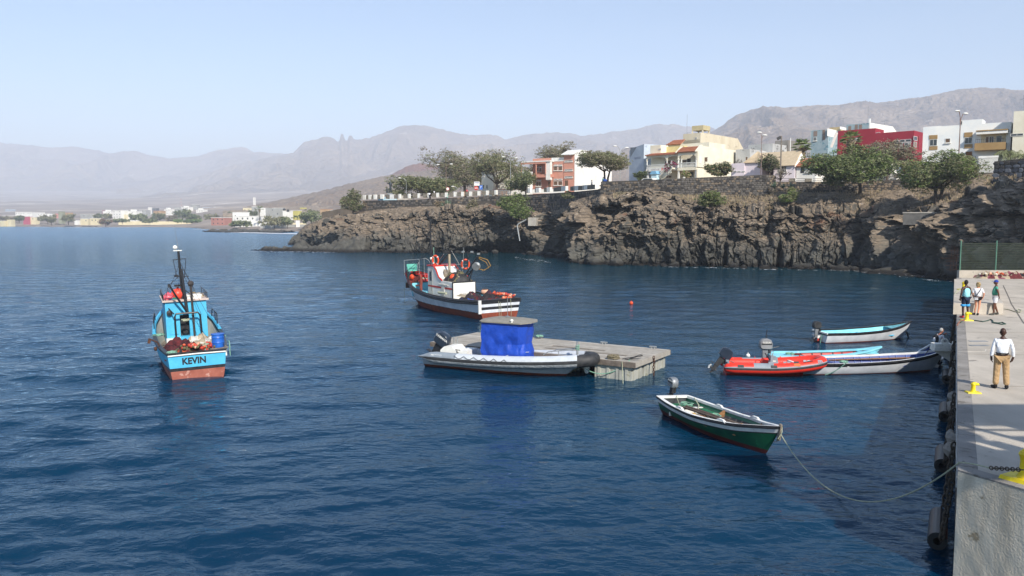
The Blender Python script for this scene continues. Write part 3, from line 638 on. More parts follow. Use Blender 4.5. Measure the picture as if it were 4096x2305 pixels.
def stone_wall(label, pts, size, mats, thick=0.7, nparts=300, cap=None, order=None):
 """pts: list of (x, y, ztop, zbot) along the wall, seen from the water side"""
 t = thing('stone_wall', label, 'stone wall', pts[0][:2]+(pts[0][3],)); ox, oy, oz = t.location
 rnd = random.Random(len(label)); core = MB(); cum = [0]
 for a, b in zip(pts, pts[1:]): cum.append(cum[-1]+math.hypot(b[0]-a[0], b[1]-a[1]))
 for a, b in zip(pts, pts[1:]):
  d = Vector((b[0]-a[0], b[1]-a[1])).normalized(); nb = Vector((-d.y, d.x))*thick
  q = [(a[0], a[1]), (b[0], b[1]), (b[0]+nb.x, b[1]+nb.y), (a[0]+nb.x, a[1]+nb.y)]
  zt = (a[2], b[2], b[2], a[2]); zb = (a[3], b[3], b[3], a[3])
  v = [(q[i][0]-ox, q[i][1]-oy, zb[i]-oz-0.8) for i in range(4)]+[(q[i][0]-ox, q[i][1]-oy, zt[i]-oz) for i in range(4)]
  core.faces(v, [(4, 5, 6, 7), (0, 1, 5, 4), (1, 2, 6, 5), (2, 3, 7, 6), (3, 0, 4, 7)])
 core.build('wall_core', MORTAR, t)
 def frame(s):
  i = max(k for k in range(len(cum)-1) if cum[k] <= s+1e-6); f = min((s-cum[i])/(cum[i+1]-cum[i]), 1)
  a, b = pts[i], pts[i+1]; g = [a[k]+(b[k]-a[k])*f for k in range(4)]
  d = Vector((b[0]-a[0], b[1]-a[1])).normalized(); return g, d
 L = cum[-1]; stones = []; row = 0; zmin = min(p[3] for p in pts); zmax = max(p[2] for p in pts); z = zmin-0.1
 while z < zmax:
  h = size*rnd.uniform(0.65, 1.0); s = rnd.uniform(-0.3, 0.1)
  while s < L:
   w = size*rnd.uniform(0.8, 1.7); sc = s+w/2
   if 0.05 < sc < L-0.05:
    g, d = frame(sc); zc = z+h/2+rnd.uniform(-0.06, 0.06)*size
    if g[3]-0.1 < zc < g[2]-h*0.4: stones.append((sc, zc, w*0.93, h*0.93))
   s += w
  z += h
 rnd.shuffle(stones)
 rest = MB()
 for i, (sc, zc, w, h) in enumerate(stones):
  g, d = frame(sc); out = Vector((d.y, -d.x)); pr = rnd.uniform(0.03, 0.10)
  mi = rnd.choices((0, 1, 2), (5, 4, 2))[0]; pl = stone_poly(0, 0, w, h, rnd)
  c = Vector((g[0]-ox, g[1]-oy, zc-oz))
  k = len(pl)
  def W(p, o, sc_=1.0): return (c.x+d.x*p[0]*sc_+out.x*o, c.y+d.y*p[0]*sc_+out.y*o, c.z+p[1]*sc_)
  mb = MB() if i < nparts else rest
  v = [W(p, -0.05) for p in pl]+[W(p, pr*0.6) for p in pl]+[W(p, pr, 0.8) for p in pl]
  fs = [tuple(range(2*k, 3*k))]+[(a, (a+1) % k, k+(a+1) % k, k+a) for a in range(k)]+[(k+a, k+(a+1) % k, 2*k+(a+1) % k, 2*k+a) for a in range(k)]
  mb.faces(v, fs, mi if i >= nparts else 0)
  if i < nparts: mb.build('stone', mats[mi], t)
 if rest.v:
  o = rest.build('stones', mats, t); o['kind'] = 'stuff'
 return t
def wp(u, Y, vt, vb):
 return (XU(u, Y), Y, float(zv(vt, Y)), float(zv(vb, Y)))
w1 = [wp(1452, 205, 803, 836), wp(1560, 199, 801, 830), wp(1640, 196, 800, 822), wp(1800, 191, 792, 812), wp(1960, 187, 785, 806), wp(2080, 181, 780, 850), wp(2200, 172, 774, 862), wp(2290, 160, 768, 800), wp(2404, 147, 757, 790)]
stone_wall('long dark stone retaining wall under the white-topped promenade parapet', w1, 0.52, STONE)
w2 = [wp(2402, 144, 727, 790), wp(2550, 140.5, 722, 790), wp(2700, 137.5, 715, 792), wp(2900, 135, 706, 786), wp(3060, 133, 699, 780), wp(3098, 134.5, 703, 778)]
stone_wall('high grey rubble wall with a level top in front of the arched cream house', w2, 0.42, [STONE[1], STONE[0], STONE[2]])
w3 = [wp(3098, 134, 726, 775), wp(3300, 132.5, 728, 772), wp(3560, 129.5, 720, 770), wp(3700, 127.5, 708, 772), wp(3960, 121, 688, 760)]
stone_wall('brownish stone wall with drain holes behind the twin-trunked tree on the slope', w3, 0.40, [STONE[2], STONE[0], STONE[1]])
w4 = [wp(3965, 105, 646, 760), wp(4030, 103.5, 640, 760), wp(4130, 101, 628, 760), wp(4300, 97, 615, 760)]
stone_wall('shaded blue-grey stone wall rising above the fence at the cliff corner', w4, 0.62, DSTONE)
w5 = [wp(3600, 114.5, 812, 835), wp(3660, 113, 824, 842), wp(3740, 110.5, 826, 846), wp(3820, 108, 818, 835)]
stone_wall('low dry stone wall on the brown slope above the concrete block', w5, 0.3, STONE, thick=0.5, nparts=120)
# promenade parapet blocks with white ends
PARA = thing('promenade_parapet', 'row of grey stone parapet blocks with white painted ends along the promenade', 'parapet', U(1800, 790, 192))
def parapet(spots, parent, hpx, key):
 ox, oy, oz = parent.location
 for (ua, ub, wht, vb) in spots:
  Ya = float(np.interp(ua, [p[0] for p in key], [p[1] for p in key])); Yb = float(np.interp(ub, [p[0] for p in key], [p[1] for p in key]))
  z = float(zv(vb, (Ya+Yb)/2)); a = Vector((XU(ua, Ya), Ya+0.1)); b = Vector((XU(ub, Yb), Yb+0.1)); d = (b-a).normalized(); nb = Vector((-d.y, d.x))*0.55
  h = hpx/F*(Ya+Yb)/2
  L = (b-a).length; f = 1-(wht/(ub-ua))
  def blk(s0, s1, hh, name, m, o=0.0):
   p, q = a+d*s0, a+d*s1; e = Vector((d.y, -d.x))*o; mb = MB()
   c = [(p.x+e.x, p.y+e.y), (q.x+e.x, q.y+e.y), (q.x+nb.x-e.x, q.y+nb.y-e.y), (p.x+nb.x-e.x, p.y+nb.y-e.y)]
   mb.faces([(x-ox, y-oy, z-oz) for x, y in c]+[(x-ox, y-oy, z-oz+hh) for x, y in c], [(4, 5, 6, 7), (0, 1, 5, 4), (1, 2, 6, 5), (2, 3, 7, 6), (3, 0, 4, 7), (0, 3, 2, 1)])
   return mb.build(name, m, parent)
  if f > 0.02: blk(0, L*f, h*0.93, 'parapet_block', PSTONE)
  blk(L*f+0.003, L, h, 'white_block', M['white'], 0.03)
PSTONE = mat('parapet_stone', '#8b8375', '#6a6459', scale=2.5, rough=0.9, bump=0.6, bscale=6, c3='#4b4741', s3=2.4, t3=0.55)
key1 = [(1450, 205), (1640, 196), (1960, 187), (2080, 181), (2200, 172), (2404, 147)]
sp1 = [(1451, 1463, 11, 799), (1466, 1484, 9, 798), (1488, 1504, 9, 797), (1512, 1532, 10, 796), (1544, 1577, 17, 796), (1577, 1600, 5, 795), (1614, 1638, 6, 794), (1652, 1677, 6, 792), (1692, 1716, 5, 791), (1728, 1753, 7, 790), (1762, 1788, 8, 789), (1797, 1823, 8, 787), (1829, 1853, 8, 786), (1862, 1885, 8, 785), (1893, 1918, 8, 783), (1927, 1952, 8, 781), (1960, 1985, 7, 779), (2105, 2120, 9, 772), (2139, 2156, 13, 770), (2175, 2200, 13, 768), (2213, 2262, 17, 765), (2280, 2296, 1, 763), (2296, 2312, 14, 762), (2312, 2330, 1, 761), (2330, 2348, 14, 759), (2348, 2380, 1, 757)]
parapet(sp1, PARA, 18, key1)
PARA2 = thing('roadside_parapet', 'black stone parapet blocks with white ends and thin rails beside the road behind the trees', 'parapet', U(3300, 735, 134))
sp2 = [(3152, 3180, 3, 726), (3216, 3246, 3, 727), (3290, 3319, 4, 728), (3440, 3470, 4, 725), (3570, 3608, 6, 711), (3650, 3690, 6, 704), (3760, 3800, 6, 698)]
parapet(sp2, PARA2, 13, [(3098, 134), (3560, 129.5), (3960, 121)])
for k in (0, 1):
 mb = MB(); o_ = PARA2.location
 mb.tube([Vector((XU(q, y), y+0.3, float(zv(vb, y))+0.25+0.3*k))-o_ for q, y, vb in ((3098, 134, 727), (3300, 132.5, 729), (3560, 129.5, 713), (3950, 121, 690))], 0.035, 5); mb.build('rail', M['black'], PARA2)
# concrete block on the slope
t = thing('concrete_block', 'grey concrete block set into the brown slope above the shaded cliff', 'concrete block', U(3612, 876, 108.2), R(-28))
mb = MB(); mb.box((0, 0, -.8), (4.0, 3.0, .75), 0); mb.build('block_body', mat('dark_concrete', '#6f6d69', '#575653', scale=1, rough=0.9, bump=0.3), t)
mb = MB(); mb.box((-0.08, -0.08, .75), (4.08, 3.08, .9), 0); mb.build('cap_slab', M['concrete'], t)
t = thing('drain_outlet', 'small concrete drain outlet with a bent pale pipe above the sea cave', 'drain', U(2125, 898, 164.0), R(-20))
mb = MB(); mb.box((-0.7, 0, -.3), (1.0, 3.0, 1.4)); mb.build('outlet_box', M['concrete'], t)
mb = MB(); mb.tube([(-1.0, -0.2, 1.0), (-2.6, -0.6, 0.1), (-2.8, -0.7, -0.3), (-2.2, -0.8, -3.4)], 0.13, 7); mb.build('pipe', M['galv'], t)
# the headland goes on to the right of the picture as an unseen rocky shoulder, shaped to shade the right-hand cliff
def shoulder():
 x = np.linspace(56, 125, 90); y = np.linspace(30, 87, 80); X, Y = np.meshgrid(x, y)
 e = np.clip((X-56)/7, 0, 1)*np.clip((Y-30)/14, 0, 1)*np.clip((87-Y)/2.5, 0, 1)
 Z = -1.5+24.5*e**.6*(1+.06*fbm(X/6, Y/6, 0, 4, 3))+1.2*fbm(X/3, Y/3, 0, 4, 5)*e
 struct(numesh('rocky_shoulder', np.stack([X, Y, Z], -1).reshape(-1, 3), gridfaces(80, 90), ROCK))
shoulder()
# ------------------------------------------------------------------ boats
def curve(pts, T, sm=7):
 y = np.interp(T, [p[0] for p in pts], [p[1] for p in pts]); n = len(T)
 k = sm//2; yp = np.concatenate([2*y[0]-y[1:k+1][::-1], y, 2*y[-1]-y[-k-1:-1][::-1]])
 return np.convolve(yp, np.ones(sm)/sm, 'valid')
class Hull:
 def __init__(s, parent, L, bs, zs, zk, nexp, bands, mats, rake=0.4, th=0.06, zf=0.3, inner=None, floor=None, gun=None, gunh=0.04, gunw=0.1, inband=None, NT=49, trake=0.0, trmats=None, gundark=None, ft=(0.0, 0.93)):
  T = np.linspace(0, 1, NT)**0.9; s.T = T; s.L = L; s.rake = rake; s.trake = trake
  s.bs = curve(bs, T); s.zs = curve(zs, T); s.zk = curve(zk, T); s.ne = curve(nexp, T); s.bs[-1] = bs[-1][1]
  levels = [(-1, None)]; rows = []; mi = []
  zprev = s.zk.copy(); rows.append(zprev)
  for (fn, m_, ns) in bands:                  # fn('w', z) absolute or ('s', dz) below the sheer
   zt = np.full(NT, fn[1]) if fn[0] == 'w' else s.zs+fn[1]
   zt = np.maximum(np.minimum(zt, s.zs), zprev+0.004)
   for k in range(ns):
    rows.append(zprev+(zt-zprev)*(k+1)/ns); mi.append(m_)
   zprev = zt
  s.rows = rows
  mb = MB()
  for side in (1, -1):
   g = [[s.pt(i, r[i], side) for i in range(NT)] for r in rows]
   mb.grid(g, mi=lambda a, b: mi[a], flip=(side < 0))
  # transom
  tm = trmats or mi; NC = 7
  g = [[(s.pt(0, r[0], 1)[0]-0.002, s.pt(0, r[0], 1)[1]*(1-2*c/(NC-1)), r[0]) for c in range(NC)] for r in rows]
  mb.grid(g, mi=lambda a, b: tm[a], flip=True)
  s.hull = mb.build('hull', mats, parent, smooth=True); autosmooth(s.hull, 32)
  if inner is not None:
   mi_ = MB()
   for side in (1, -1):
    zb = np.full(NT, zf)
    lv = [s.zs*1.0, s.zs-0.16, zb] if inband else [s.zs*1.0, zb]
    g = [[s.pti(i, min(z[i], s.zs[i]) if k else s.zs[i], side, th) for i in range(NT) if T[i] <= 0.985] for k, z in enumerate(lv)]
    mi_.grid(g, mi=lambda a, b: (1 if (inband and a == 0) else 0), flip=(side > 0))
   z0 = s.zs[0]
   bb = s.pt(0, z0, 1)[1]; b2 = s.pt(0, max(zf, 0.1), 1)[1]
   mi_.poly([(th+trake*0, bb, z0), (th, -bb, z0), (th, -b2, zf), (th, b2, zf)], 0)
   o = mi_.build('inner_hull', inner, parent, smooth=True); autosmooth(o, 32)
   fb = MB(); rr = []
   for i in range(NT):
    if ft[0] <= T[i] <= ft[1]:
     w = max(s.pt(i, zf, 1)[1]-th*0.6, 0.01); x = s.pt(i, zf, 1)[0]
     rr.append([(x, w, zf), (x, 0, zf+0.01), (x, -w, zf)])
   fb.grid(rr, flip=False); fb.build('floor', floor or inner, parent)
  if gun is not None:
   for side in (1, -1):
    gb = MB(); pr = []
    for i in range(NT):
     p = s.pt(i, s.zs[i], side); o_ = 0.035; w = gunw
     y = p[1]; yi = (abs(y)-w) if abs(y) > w else 0.0
     pr.append([(p[0], side*(abs(y)+o_), p[2]-0.05), (p[0], side*(abs(y)+o_), p[2]+gunh), (p[0], side*yi, p[2]+gunh), (p[0], side*yi, p[2]-0.05)])
    gb.grid(pr, mi=lambda a, b: (1 if (gundark and b == 0) else 0), flip=(side < 0))
    gb.build('gunwale', [gun]+([gundark] if gundark else []), parent)
   gb = MB(); b0 = s.bs[0]; gb.box((-0.04, -b0, s.zs[0]-0.05), (gunw, b0, s.zs[0]+gunh)); gb.build('transom_cap', gun, parent)
 def b(s, i, z):
  q = np.clip((z-s.zk[i])/(s.zs[i]-s.zk[i]), 0, 1); return s.bs[i]*q**s.ne[i]
 def pt(s, i, z, side):
  t = s.T[i]; q = np.clip((z-s.zk[i])/(s.zs[i]-s.zk[i]), 0, 1)
  x = s.L*t-(1-q)*s.rake*t**5 - s.trake*(q)*(1-t)**8
  return (float(x), float(side*s.b(i, z)), float(z))
 def pti(s, i, z, side, th):
  p = s.pt(i, z, side); y = max(abs(p[1])-th, 0.0); return (p[0]-(0.1 if s.T[i] > 0.97 else 0), side*y, p[2])
 def at(s, x, side=1, dz=0.0, inset=0.0):
  t = x/s.L; i = int(np.argmin(np.abs(s.T-t))); p = s.pt(i, s.zs[i], side); return Vector((p[0], side*max(abs(p[1])-inset, 0), p[2]+dz))
 def wid(s, x, z):
  i = int(np.argmin(np.abs(s.T-x/s.L))); return float(s.b(i, z))
def boat(name, label, cat, stern, head_deg, roll=0.0, pitch=0.0, z=0.0, group=None):
 t = thing(name, label, cat, (stern[0], stern[1], z), 0, group); t.rotation_euler = (R(roll), R(pitch), R(head_deg)); return t
def onto(t, name, label, cat, loc, rz=0.0, group=None):
 Mx = Matrix.Translation(t.location) @ t.rotation_euler.to_matrix().to_4x4() @ Matrix.Diagonal((*t.scale, 1))
 p = Mx @ Vector(loc); o = thing(name, label, cat, p, 0, group)
 o.rotation_euler = (Mx @ Matrix.Rotation(rz, 4, 'Z')).to_euler(); return o
def outboard(parent, loc, rz, tilt, s, mcowl, mleg, txt=None, tm=None, band=None, prop=None, tsize=0.12):
 """outboard motor as a part with sub-parts; its local +x points forward"""
 body = MB()
 prof_ = [(-0.30, 0.02), (-0.33, 0.16), (-0.30, 0.36), (-0.18, 0.46), (0.06, 0.48), (0.20, 0.42), (0.27, 0.24), (0.27, 0.04), (0.2, -0.02), (-0.22, -0.02)]
 lay = [(-0.17, 0.86), (-0.14, 0.97), (0.0, 1.0), (0.14, 0.97), (0.17, 0.86)]
 body.grid([[(p[0]*k, y, 0.22+(p[1]-0.22)*k) for p in prof_+[prof_[0]]] for y, k in lay])
 for y, k, fl in ((-0.17, 0.86, 0), (0.17, 0.86, 1)):
  q = [(p[0]*k, y, 0.22+(p[1]-0.22)*k) for p in prof_]; body.poly(q if fl else q[::-1])
 o = body.build('outboard_motor', mcowl, parent, smooth=True); autosmooth(o, 50)
 if band:
  b = MB(); b.box((-0.27, -0.178, 0.2), (0.22, 0.178, 0.27)); b.build('band', band, o)
 leg = MB(); leg.prism([(-0.17, -0.04), (0.13, -0.04), (0.07, -0.3), (0.0, -0.78), (-0.14, -0.82), (-0.16, -0.3)], -0.06, 0.06, 'y'); leg.box((-0.36, -0.09, -0.5), (0.05, 0.09, -0.475))
 leg.tube([(-0.26, 0, -0.72), (0.08, 0, -0.72)], [0.035, 0.05], 7); leg.prism([(-0.12, -0.78), (0.03, -0.78), (-0.1, -1.0)], -0.012, 0.012, 'y')
 leg.build('motor_leg', mleg, o)
 br = MB(); br.box((0.1, -0.11, -0.3), (0.19, 0.11, 0.0)); br.tube([(0.15, 0, 0.0), (0.62, 0.03, 0.1)], 0.018, 6); br.build('bracket', M['black'], o)
 pr = MB()
 for k in range(3):
  a = 2*math.pi*k/3; pr.cbox((-0.28, 0.07*math.cos(a), -0.72+0.07*math.sin(a)), (0.02, 0.1, 0.08), rx=a, rz=0.5)
 pr.build('propeller', prop or M['white'], o)
 if txt:
  for sd in (1, -1):
   text(txt, tsize, tm or M['white'], 'lettering', o, (-0.02, sd*0.176, 0.3), (R(90), 0, 0 if sd < 0 else math.pi), 0.003, 0.002)
 o.location = loc; o.rotation_euler = (0, tilt, rz); o.scale = (s, s, s); return o
def netheap(name, parent, box_, z0, h, mats, seed, nx=26, ny=20, knots=0):
 (x0, y0), (x1, y1) = box_; mb = MB(); rnd = random.Random(seed); rows = []
 for i in range(nx+1):
  r = []
  for j in range(ny+1):
   fx, fy = i/nx, j/ny; e = min(fx, 1-fx, 1)*min(fy, 1-fy)*16; e = min(1, e)**0.6
   x = x0+(x1-x0)*fx; y = y0+(y1-y0)*fy
   zz = z0+h*e*(0.62+0.3*float(fbm(x*1.4, y*1.4, 0, 4, seed))+0.22*float(fbm(x*5, y*5, 0, 3, seed+1)))
   r.append((x, y, zz))
  rows.append(r)
 n = len(mats)
 mb.grid(rows, mi=lambda a, b: int(min(n-1, max(0, (float(fbm(a*0.23, b*0.23, 0, 2, seed+4))*0.9+0.5)*n))))
 return mb.build(name, mats, parent, smooth=True)
def floats(parent, box_, z, n, cols, seed, r=0.09, name='float'):
 rnd = random.Random(seed); (x0, y0), (x1, y1) = box_; out = []
 shared = {}
 for k in range(n):
  c = rnd.choice(cols)
  if id(c) not in shared:
   mb = MB(); mb.ell((0, 0, 0), (1.25, 1, 1), 8, 6); shared[id(c)] = mb.mesh('float', c, True)
  o = bpy.data.objects.new(name, shared[id(c)]); COL.objects.link(o); o.parent = parent
  f = k/max(1, n-1)
  o.location = (x0+(x1-x0)*rnd.random(), y0+(y1-y0)*rnd.random(), z+rnd.uniform(-0.03, 0.08)); s = r*rnd.uniform(0.75, 1.2); o.scale = (s, s, s); o.rotation_euler = (rnd.random()*3, rnd.random()*3, rnd.random()*3)
 return out
def coil(parent, c, r, m, seed, loops=5, name='rope_coil', th=0.022):
 rnd = random.Random(seed); pts = []
 for k in range(loops*12):
  a = k*math.pi/6; rr = r*(0.65+0.35*rnd.random()); pts.append((c[0]+rr*math.cos(a), c[1]+rr*math.sin(a), c[2]+0.03*rnd.random()+k*0.0016))
 mb = MB(); mb.tube(pts, th, 5); return mb.build(name, m, parent)
def ropeline(name, label, a, b, sag, r, m, n=16, mid=None):
 a = Vector(a); b = Vector(b); pts = []
 for i in range(n+1):
  f = i/n; p = a.lerp(b, f); p.z -= sag*4*f*(1-f); p.z = max(p.z, -0.15); pts.append(p)
 mb = MB(); mb.tube([p-a for p in pts], r, 6); o = mb.build(name, m, None); o.location = a; return tag(o, label, 'rope')
BC = {}
BC['cyan'] = mat('sky_blue_paint', '#52b6da', '#45a8cf', scale=2.5, rough=0.5, bump=0.12, bscale=4, c3='#7ec6da', s3=5, t3=0.63)
BC['cyan2'] = mat('pale_cyan_paint', '#8fd6e2', '#7cc8d8', scale=2, rough=0.55, bump=0.12, c3='#b9e0e2', s3=4, t3=0.62)
BC['anti'] = mat('faded_red_antifouling', '#a1604f', '#8a4c3e', scale=2.2, rough=0.75, bump=0.2, c3='#b98a7c', s3=3, t3=0.58)
BC['anti2'] = mat('worn_brown_antifouling', '#8c4229', '#6a3427', scale=2.4, rough=0.8, bump=0.3, c3='#c9b9ae', s3=4.5, t3=0.66)
BC['hullwhite'] = mat('worn_white_hull_paint', '#d9dcdf', '#bfc3c8', scale=1.6, rough=0.55, bump=0.15, bscale=5, c3='#8e8d8c', s3=2.4, t3=0.66)
BC['inwhite'] = mat('off_white_paint', '#d8d5cb', '#c2bcae', scale=2, rough=0.6, c3='#9a8d78', s3=4, t3=0.64)
BC['red'] = mat('red_paint', '#c23a31', '#a9302b', scale=3, rough=0.5, c3='#8a3c34', s3=5, t3=0.64)
BC['maroon'] = mat('maroon_net', '#6d2a2c', '#4c2226', scale=10, rough=0.95, bump=1.0, bscale=30)
BC['dnet'] = mat('dark_net', '#3a3436', '#242024', scale=10, rough=0.95, bump=1.0, bscale=30)
BC['olive'] = mat('olive_net', '#7a7350', '#565038', scale=10, rough=0.95, bump=1.0, bscale=30)
BC['onet'] = mat('orange_net', '#b5552f', '#7f3826', scale=10, rough=0.95, bump=1.0, bscale=30)
BC['tarp'] = mat('pale_canvas', '#b3a48b', '#94866f', scale=3, rough=0.9, bump=0.4)
BC['bluecloth'] = mat('blue_cloth', '#2c4f9a', '#1f3c78', scale=6, rough=0.8, bump=0.5)
BC['fy'] = mat('yellow_float', '#e3b52f', '#c99c28', rough=0.5); BC['fo'] = mat('orange_float', '#d9653a', '#bb4e2c', rough=0.5); BC['fp'] = mat('pale_float', '#d9a78b', '#c98f72', rough=0.6); BC['fr'] = mat('red_float', '#c2432f', '#9c3326', rough=0.5)
BC['pink'] = mat('pink_buoy', '#e0697a', '#cf5a68', rough=0.4); BC['ored'] = mat('orange_red_buoy', '#e2503a', '#cf4330', rough=0.4)
BC['bluedrum'] = mat('blue_plastic', '#2668c4', '#1f58ab', scale=3, rough=0.4)
BC['green'] = mat('dark_green_paint', '#14593c', '#0e4530', scale=2, rough=0.4, c3='#1d7a52', s3=1.5, t3=0.6)
BC['green2'] = mat('mid_green_paint', '#2f7a58', '#256549', scale=3, rough=0.55, c3='#7db09a', s3=6, t3=0.62)
BC['bilge'] = mat('dark_bilge', '#4a4c4e', '#35373a', scale=4, rough=0.85)
BC['darkred'] = mat('dark_red_bottom', '#5c1f1c', '#471816', scale=2, rough=0.6)
BC['whitetop'] = mat('worn_white_rim', '#e6e6e2', '#cfcfca', scale=4, rough=0.6, c3='#8f8b80', s3=7, t3=0.66)
BC['navy'] = mat('navy_blue_paint', '#24438c', '#1b3473', scale=2, rough=0.5, c3='#7d86a8', s3=5, t3=0.63)
BC['darkgreen_metal'] = mat('dark_green_railing', '#1c3b38', '#14302c', scale=3, rough=0.5)
BC['teal'] = mat('teal_sheet', '#6dbfae', '#58ad9c', scale=2.5, rough=0.7)
# ---- blue trawler lettered KEVIN
def kevin():
 t = boat('trawler', 'sky-blue fishing trawler seen from behind, KEVIN painted on its stern', 'fishing boat', (-13.85, 34.75), 116.0, roll=-1.6, pitch=0.0)
 H = Hull(t, 11.6, [(0, 1.2), (.15, 1.42), (.4, 1.6), (.65, 1.5), (.82, 1.08), (.93, .58), (1, 0.06)],
    [(0, 1.2), (.25, 1.22), (.5, 1.4), (.75, 1.85), (1, 2.5)], [(0, -.4), (.8, -.55), (.95, -.3), (1, .2)],
    [(0, .1), (.5, .2), (.8, .45), (1, .8)],
    [(('w', .44), 0, 3), (('w', .58), 1, 1), (('s', -.1), 2, 4), (('s', 0), 1, 1)], [BC['anti'], M['black'], BC['cyan']], rake=1.0, th=.1, zf=.72, inner=[BC['inwhite']], floor=M['greywood'], gun=M['black'], gunh=.05, gunw=.14)
 text('KEVIN', 0.39, M['black'], 'lettering', t, (-0.012, 0.14, 0.85), (R(90), 0, R(-90)), 0.008, 0.014, 0.92)
 # blue forward rail caps
 for s in (1, -1):
  mb = MB(); mb.tube([H.at(x, s, .07, .04) for x in (5.4, 6.4, 7.4, 8.6, 9.8, 10.8)], .09, 6); mb.build('bow_rail', BC['cyan'], t)
  mb = MB(); mb.tube([H.at(6.3, s, .05, .05), H.at(6.3, s, .62, .05), H.at(6.5, s, .68, .05), H.at(7.7, s, .6, .05), H.at(7.8, s, .05, .05)], .026, 6); mb.tube([H.at(7.0, s, .05, .05), H.at(7.0, s, .64, .05)], .022, 6)
  mb.build('side_handrail', M['black'], t)
 mb = MB(); mb.tube([(-.03, 1.2, 1.14), (-.05, 0, 1.16), (-.03, -1.2, 1.14)], .035, 6); mb.build('stern_rub_rail', M['white'], t)
 # deckhouse
 x0, x1, w, z0, z1 = 5.5, 8.6, .96, .72, 2.98
 h = MB()
 h.box((x0, .32, z0), (x1, w, z1)); h.box((x0, -w, z0), (x1, -.12, z1)); h.box((x0+.5, -.12, z0), (x1, .32, z1)); h.box((x0+.001, -.12, 2.3), (x0+.5, .32, z1-.001)); h.box((x0+.03, -.12, z0), (x0+.5, .32, 1.2))
 h.build('deckhouse', BC['cyan'], t)
 mb = MB(); mb.box((x0+.44, -.12, 1.2), (x0+.49, .32, 2.3)); mb.build('doorway', M['black'], t)
 mb = MB(); mb.box((x0-.03, .38, 1.35), (x0, .82, 1.95)); mb.build('hatch', BC['cyan'], t)
 mb = MB(); mb.box((x0-.1, -.62, .75), (x0-.003, -.14, 1.6)); mb.build('door', BC['cyan'], t)
 mb = MB(); mb.box((x0-.35, .35, .72), (x0-.003, 1.0, 1.18)); mb.build('white_locker', M['white'], t)
 mb = MB(); mb.box((x0-.12, -w-.12, z1), (x1+.2, w+.12, z1+.08)); mb.build('roof', mat('pinkish_roof_edge', '#cdbdb3', '#b5a196', rough=0.7), t)
 mb = MB()
 for s in (1, -1):
  mb.tube([(x0+.0, s*(w+.06), z1+.08), (x0, s*(w+.06), z1+.38), (x0+1.4, s*(w+.06), z1+.42), (x1, s*(w+.02), z1+.42)], .02, 6)
  for x in (x0+.7, x0+1.6, x1-.1): mb.tube([(x, s*(w+.06), z1+.08), (x, s*(w+.06), z1+.4)], .018, 6)
 mb.tube([(x0, w+.06, z1+.38), (x0, .6, z1+.34)], .018, 6); mb.tube([(x0, -w-.06, z1+.38), (x0, -.7, z1+.34)], .018, 6)
 mb.build('roof_railing', M['black'], t)
 # black pipe gantry in front of the house
 mb = MB(); mb.tube([(5.0, .55, .72), (5.0, .57, 2.28), (5.02, .5, 2.42), (5.02, -.5, 2.42), (5.0, -.6, 2.3), (5.0, -.66, .72)], .045, 8); mb.tube([(5.02, .6, 2.42), (6.0, 1.0, 2.9)], .03, 6); mb.build('gantry', M['black'], t)
 mb = MB(); mb.tube([(5.05, -.02, 2.45), (5.2, .05, 3.6), (5.4, .1, 4.6)], [.075, .06, .05], 8); mb.build('derrick_post', M['black'], t)
 mb = MB(); mb.tube([(5.05, .0, 2.5), (4.8, .45, 3.3), (4.6, .74, 3.9)], [.06, .05, .04], 7); mb.tube([(4.6, .74, 3.9), (5.4, .1, 4.35)], .012, 5); mb.tube([(4.6, .78, 3.9), (5.6, .95, 2.95)], .012, 5); mb.cbox((4.6, .76, 3.86), (.12, .1, .18)); mb.build('boom', M['black'], t)
 mb = MB(); mb.tube([(5.35, -.32, 1.0), (5.35, -.28, 3.75)], .055, 8); mb.ell((5.35, -.28, 3.85), (.15, .15, .15), 10, 8); mb.build('exhaust_pipe', mat('sooty_pipe', (0.03, 0.028, 0.027), (0.07, 0.055, 0.05), scale=8, rough=0.7), t)
 mb = MB(); mb.tube([(5.9, .1, 2.9), (5.9, .16, 5.5)], .06, 7)
 for s in (1, -1):
  mb.tube([(5.9, .13+s*.16, 4.1), (5.9, .13+s*.3, 5.05)], .016, 5); mb.tube([(5.9, .13+s*.12, 3.55), (5.9, .13+s*.46, 3.2)], .022, 5); mb.tube([(5.9, .12, 4.9), (5.9, .13+s*.62, 3.45)], .012, 5)
 mb.tube([(5.9, .42, 4.2), (5.9, -.26, 4.18)], .02, 5); mb.tube([(5.9, .46, 5.04), (5.9, -.18, 5.08)], .02, 5); mb.cbox((5.9, .3, 3.75), (.1, .3, .1)); mb.cbox((5.9, .33, 4.24), (.1, .2, .1)); mb.build('mast', M['black'], t)
 mb = MB(); mb.cbox((5.9, .2, 5.5), (.14, .4, .04)); mb.ell((5.9, .3, 5.66), (.11, .11, .11), 10, 8); mb.build('radar_dome', M['white'], t)
 mb = MB(); mb.tube([(5.9, .15, 5.5), (5.9, .27, 6.75)], [.016, .008], 5); mb.build('antenna', M['grey'], t)
 mb = MB(); mb.lathe([(.0, -.02), (.14, 0), (.14, .05), (.0, .09)], 12); o = mb.build('vent_disc', M['rubber'], t); o.location = (x0-.1, .78, 2.45); o.rotation_euler = (0, R(-90), 0)
 for (p, q) in (((5.9, .15, 5.2), (11.2, 0, 2.6)), ((5.4, .1, 4.55), (5.0, -.66, 2.3)), ((5.2, -.2, 2.3), (2.2, -.9, 1.05)), ((5.9, .15, 4.9), (0.2, -1.2, 1.3))):
  mb = MB(); mb.tube([p, q], .009, 4); mb.build('rigging_wire', M['rubber'], t)
 coil(t, (4.95, .1, 2.05), .2, M['rope'], 3, 3).rotation_euler = (0, 0, 0)
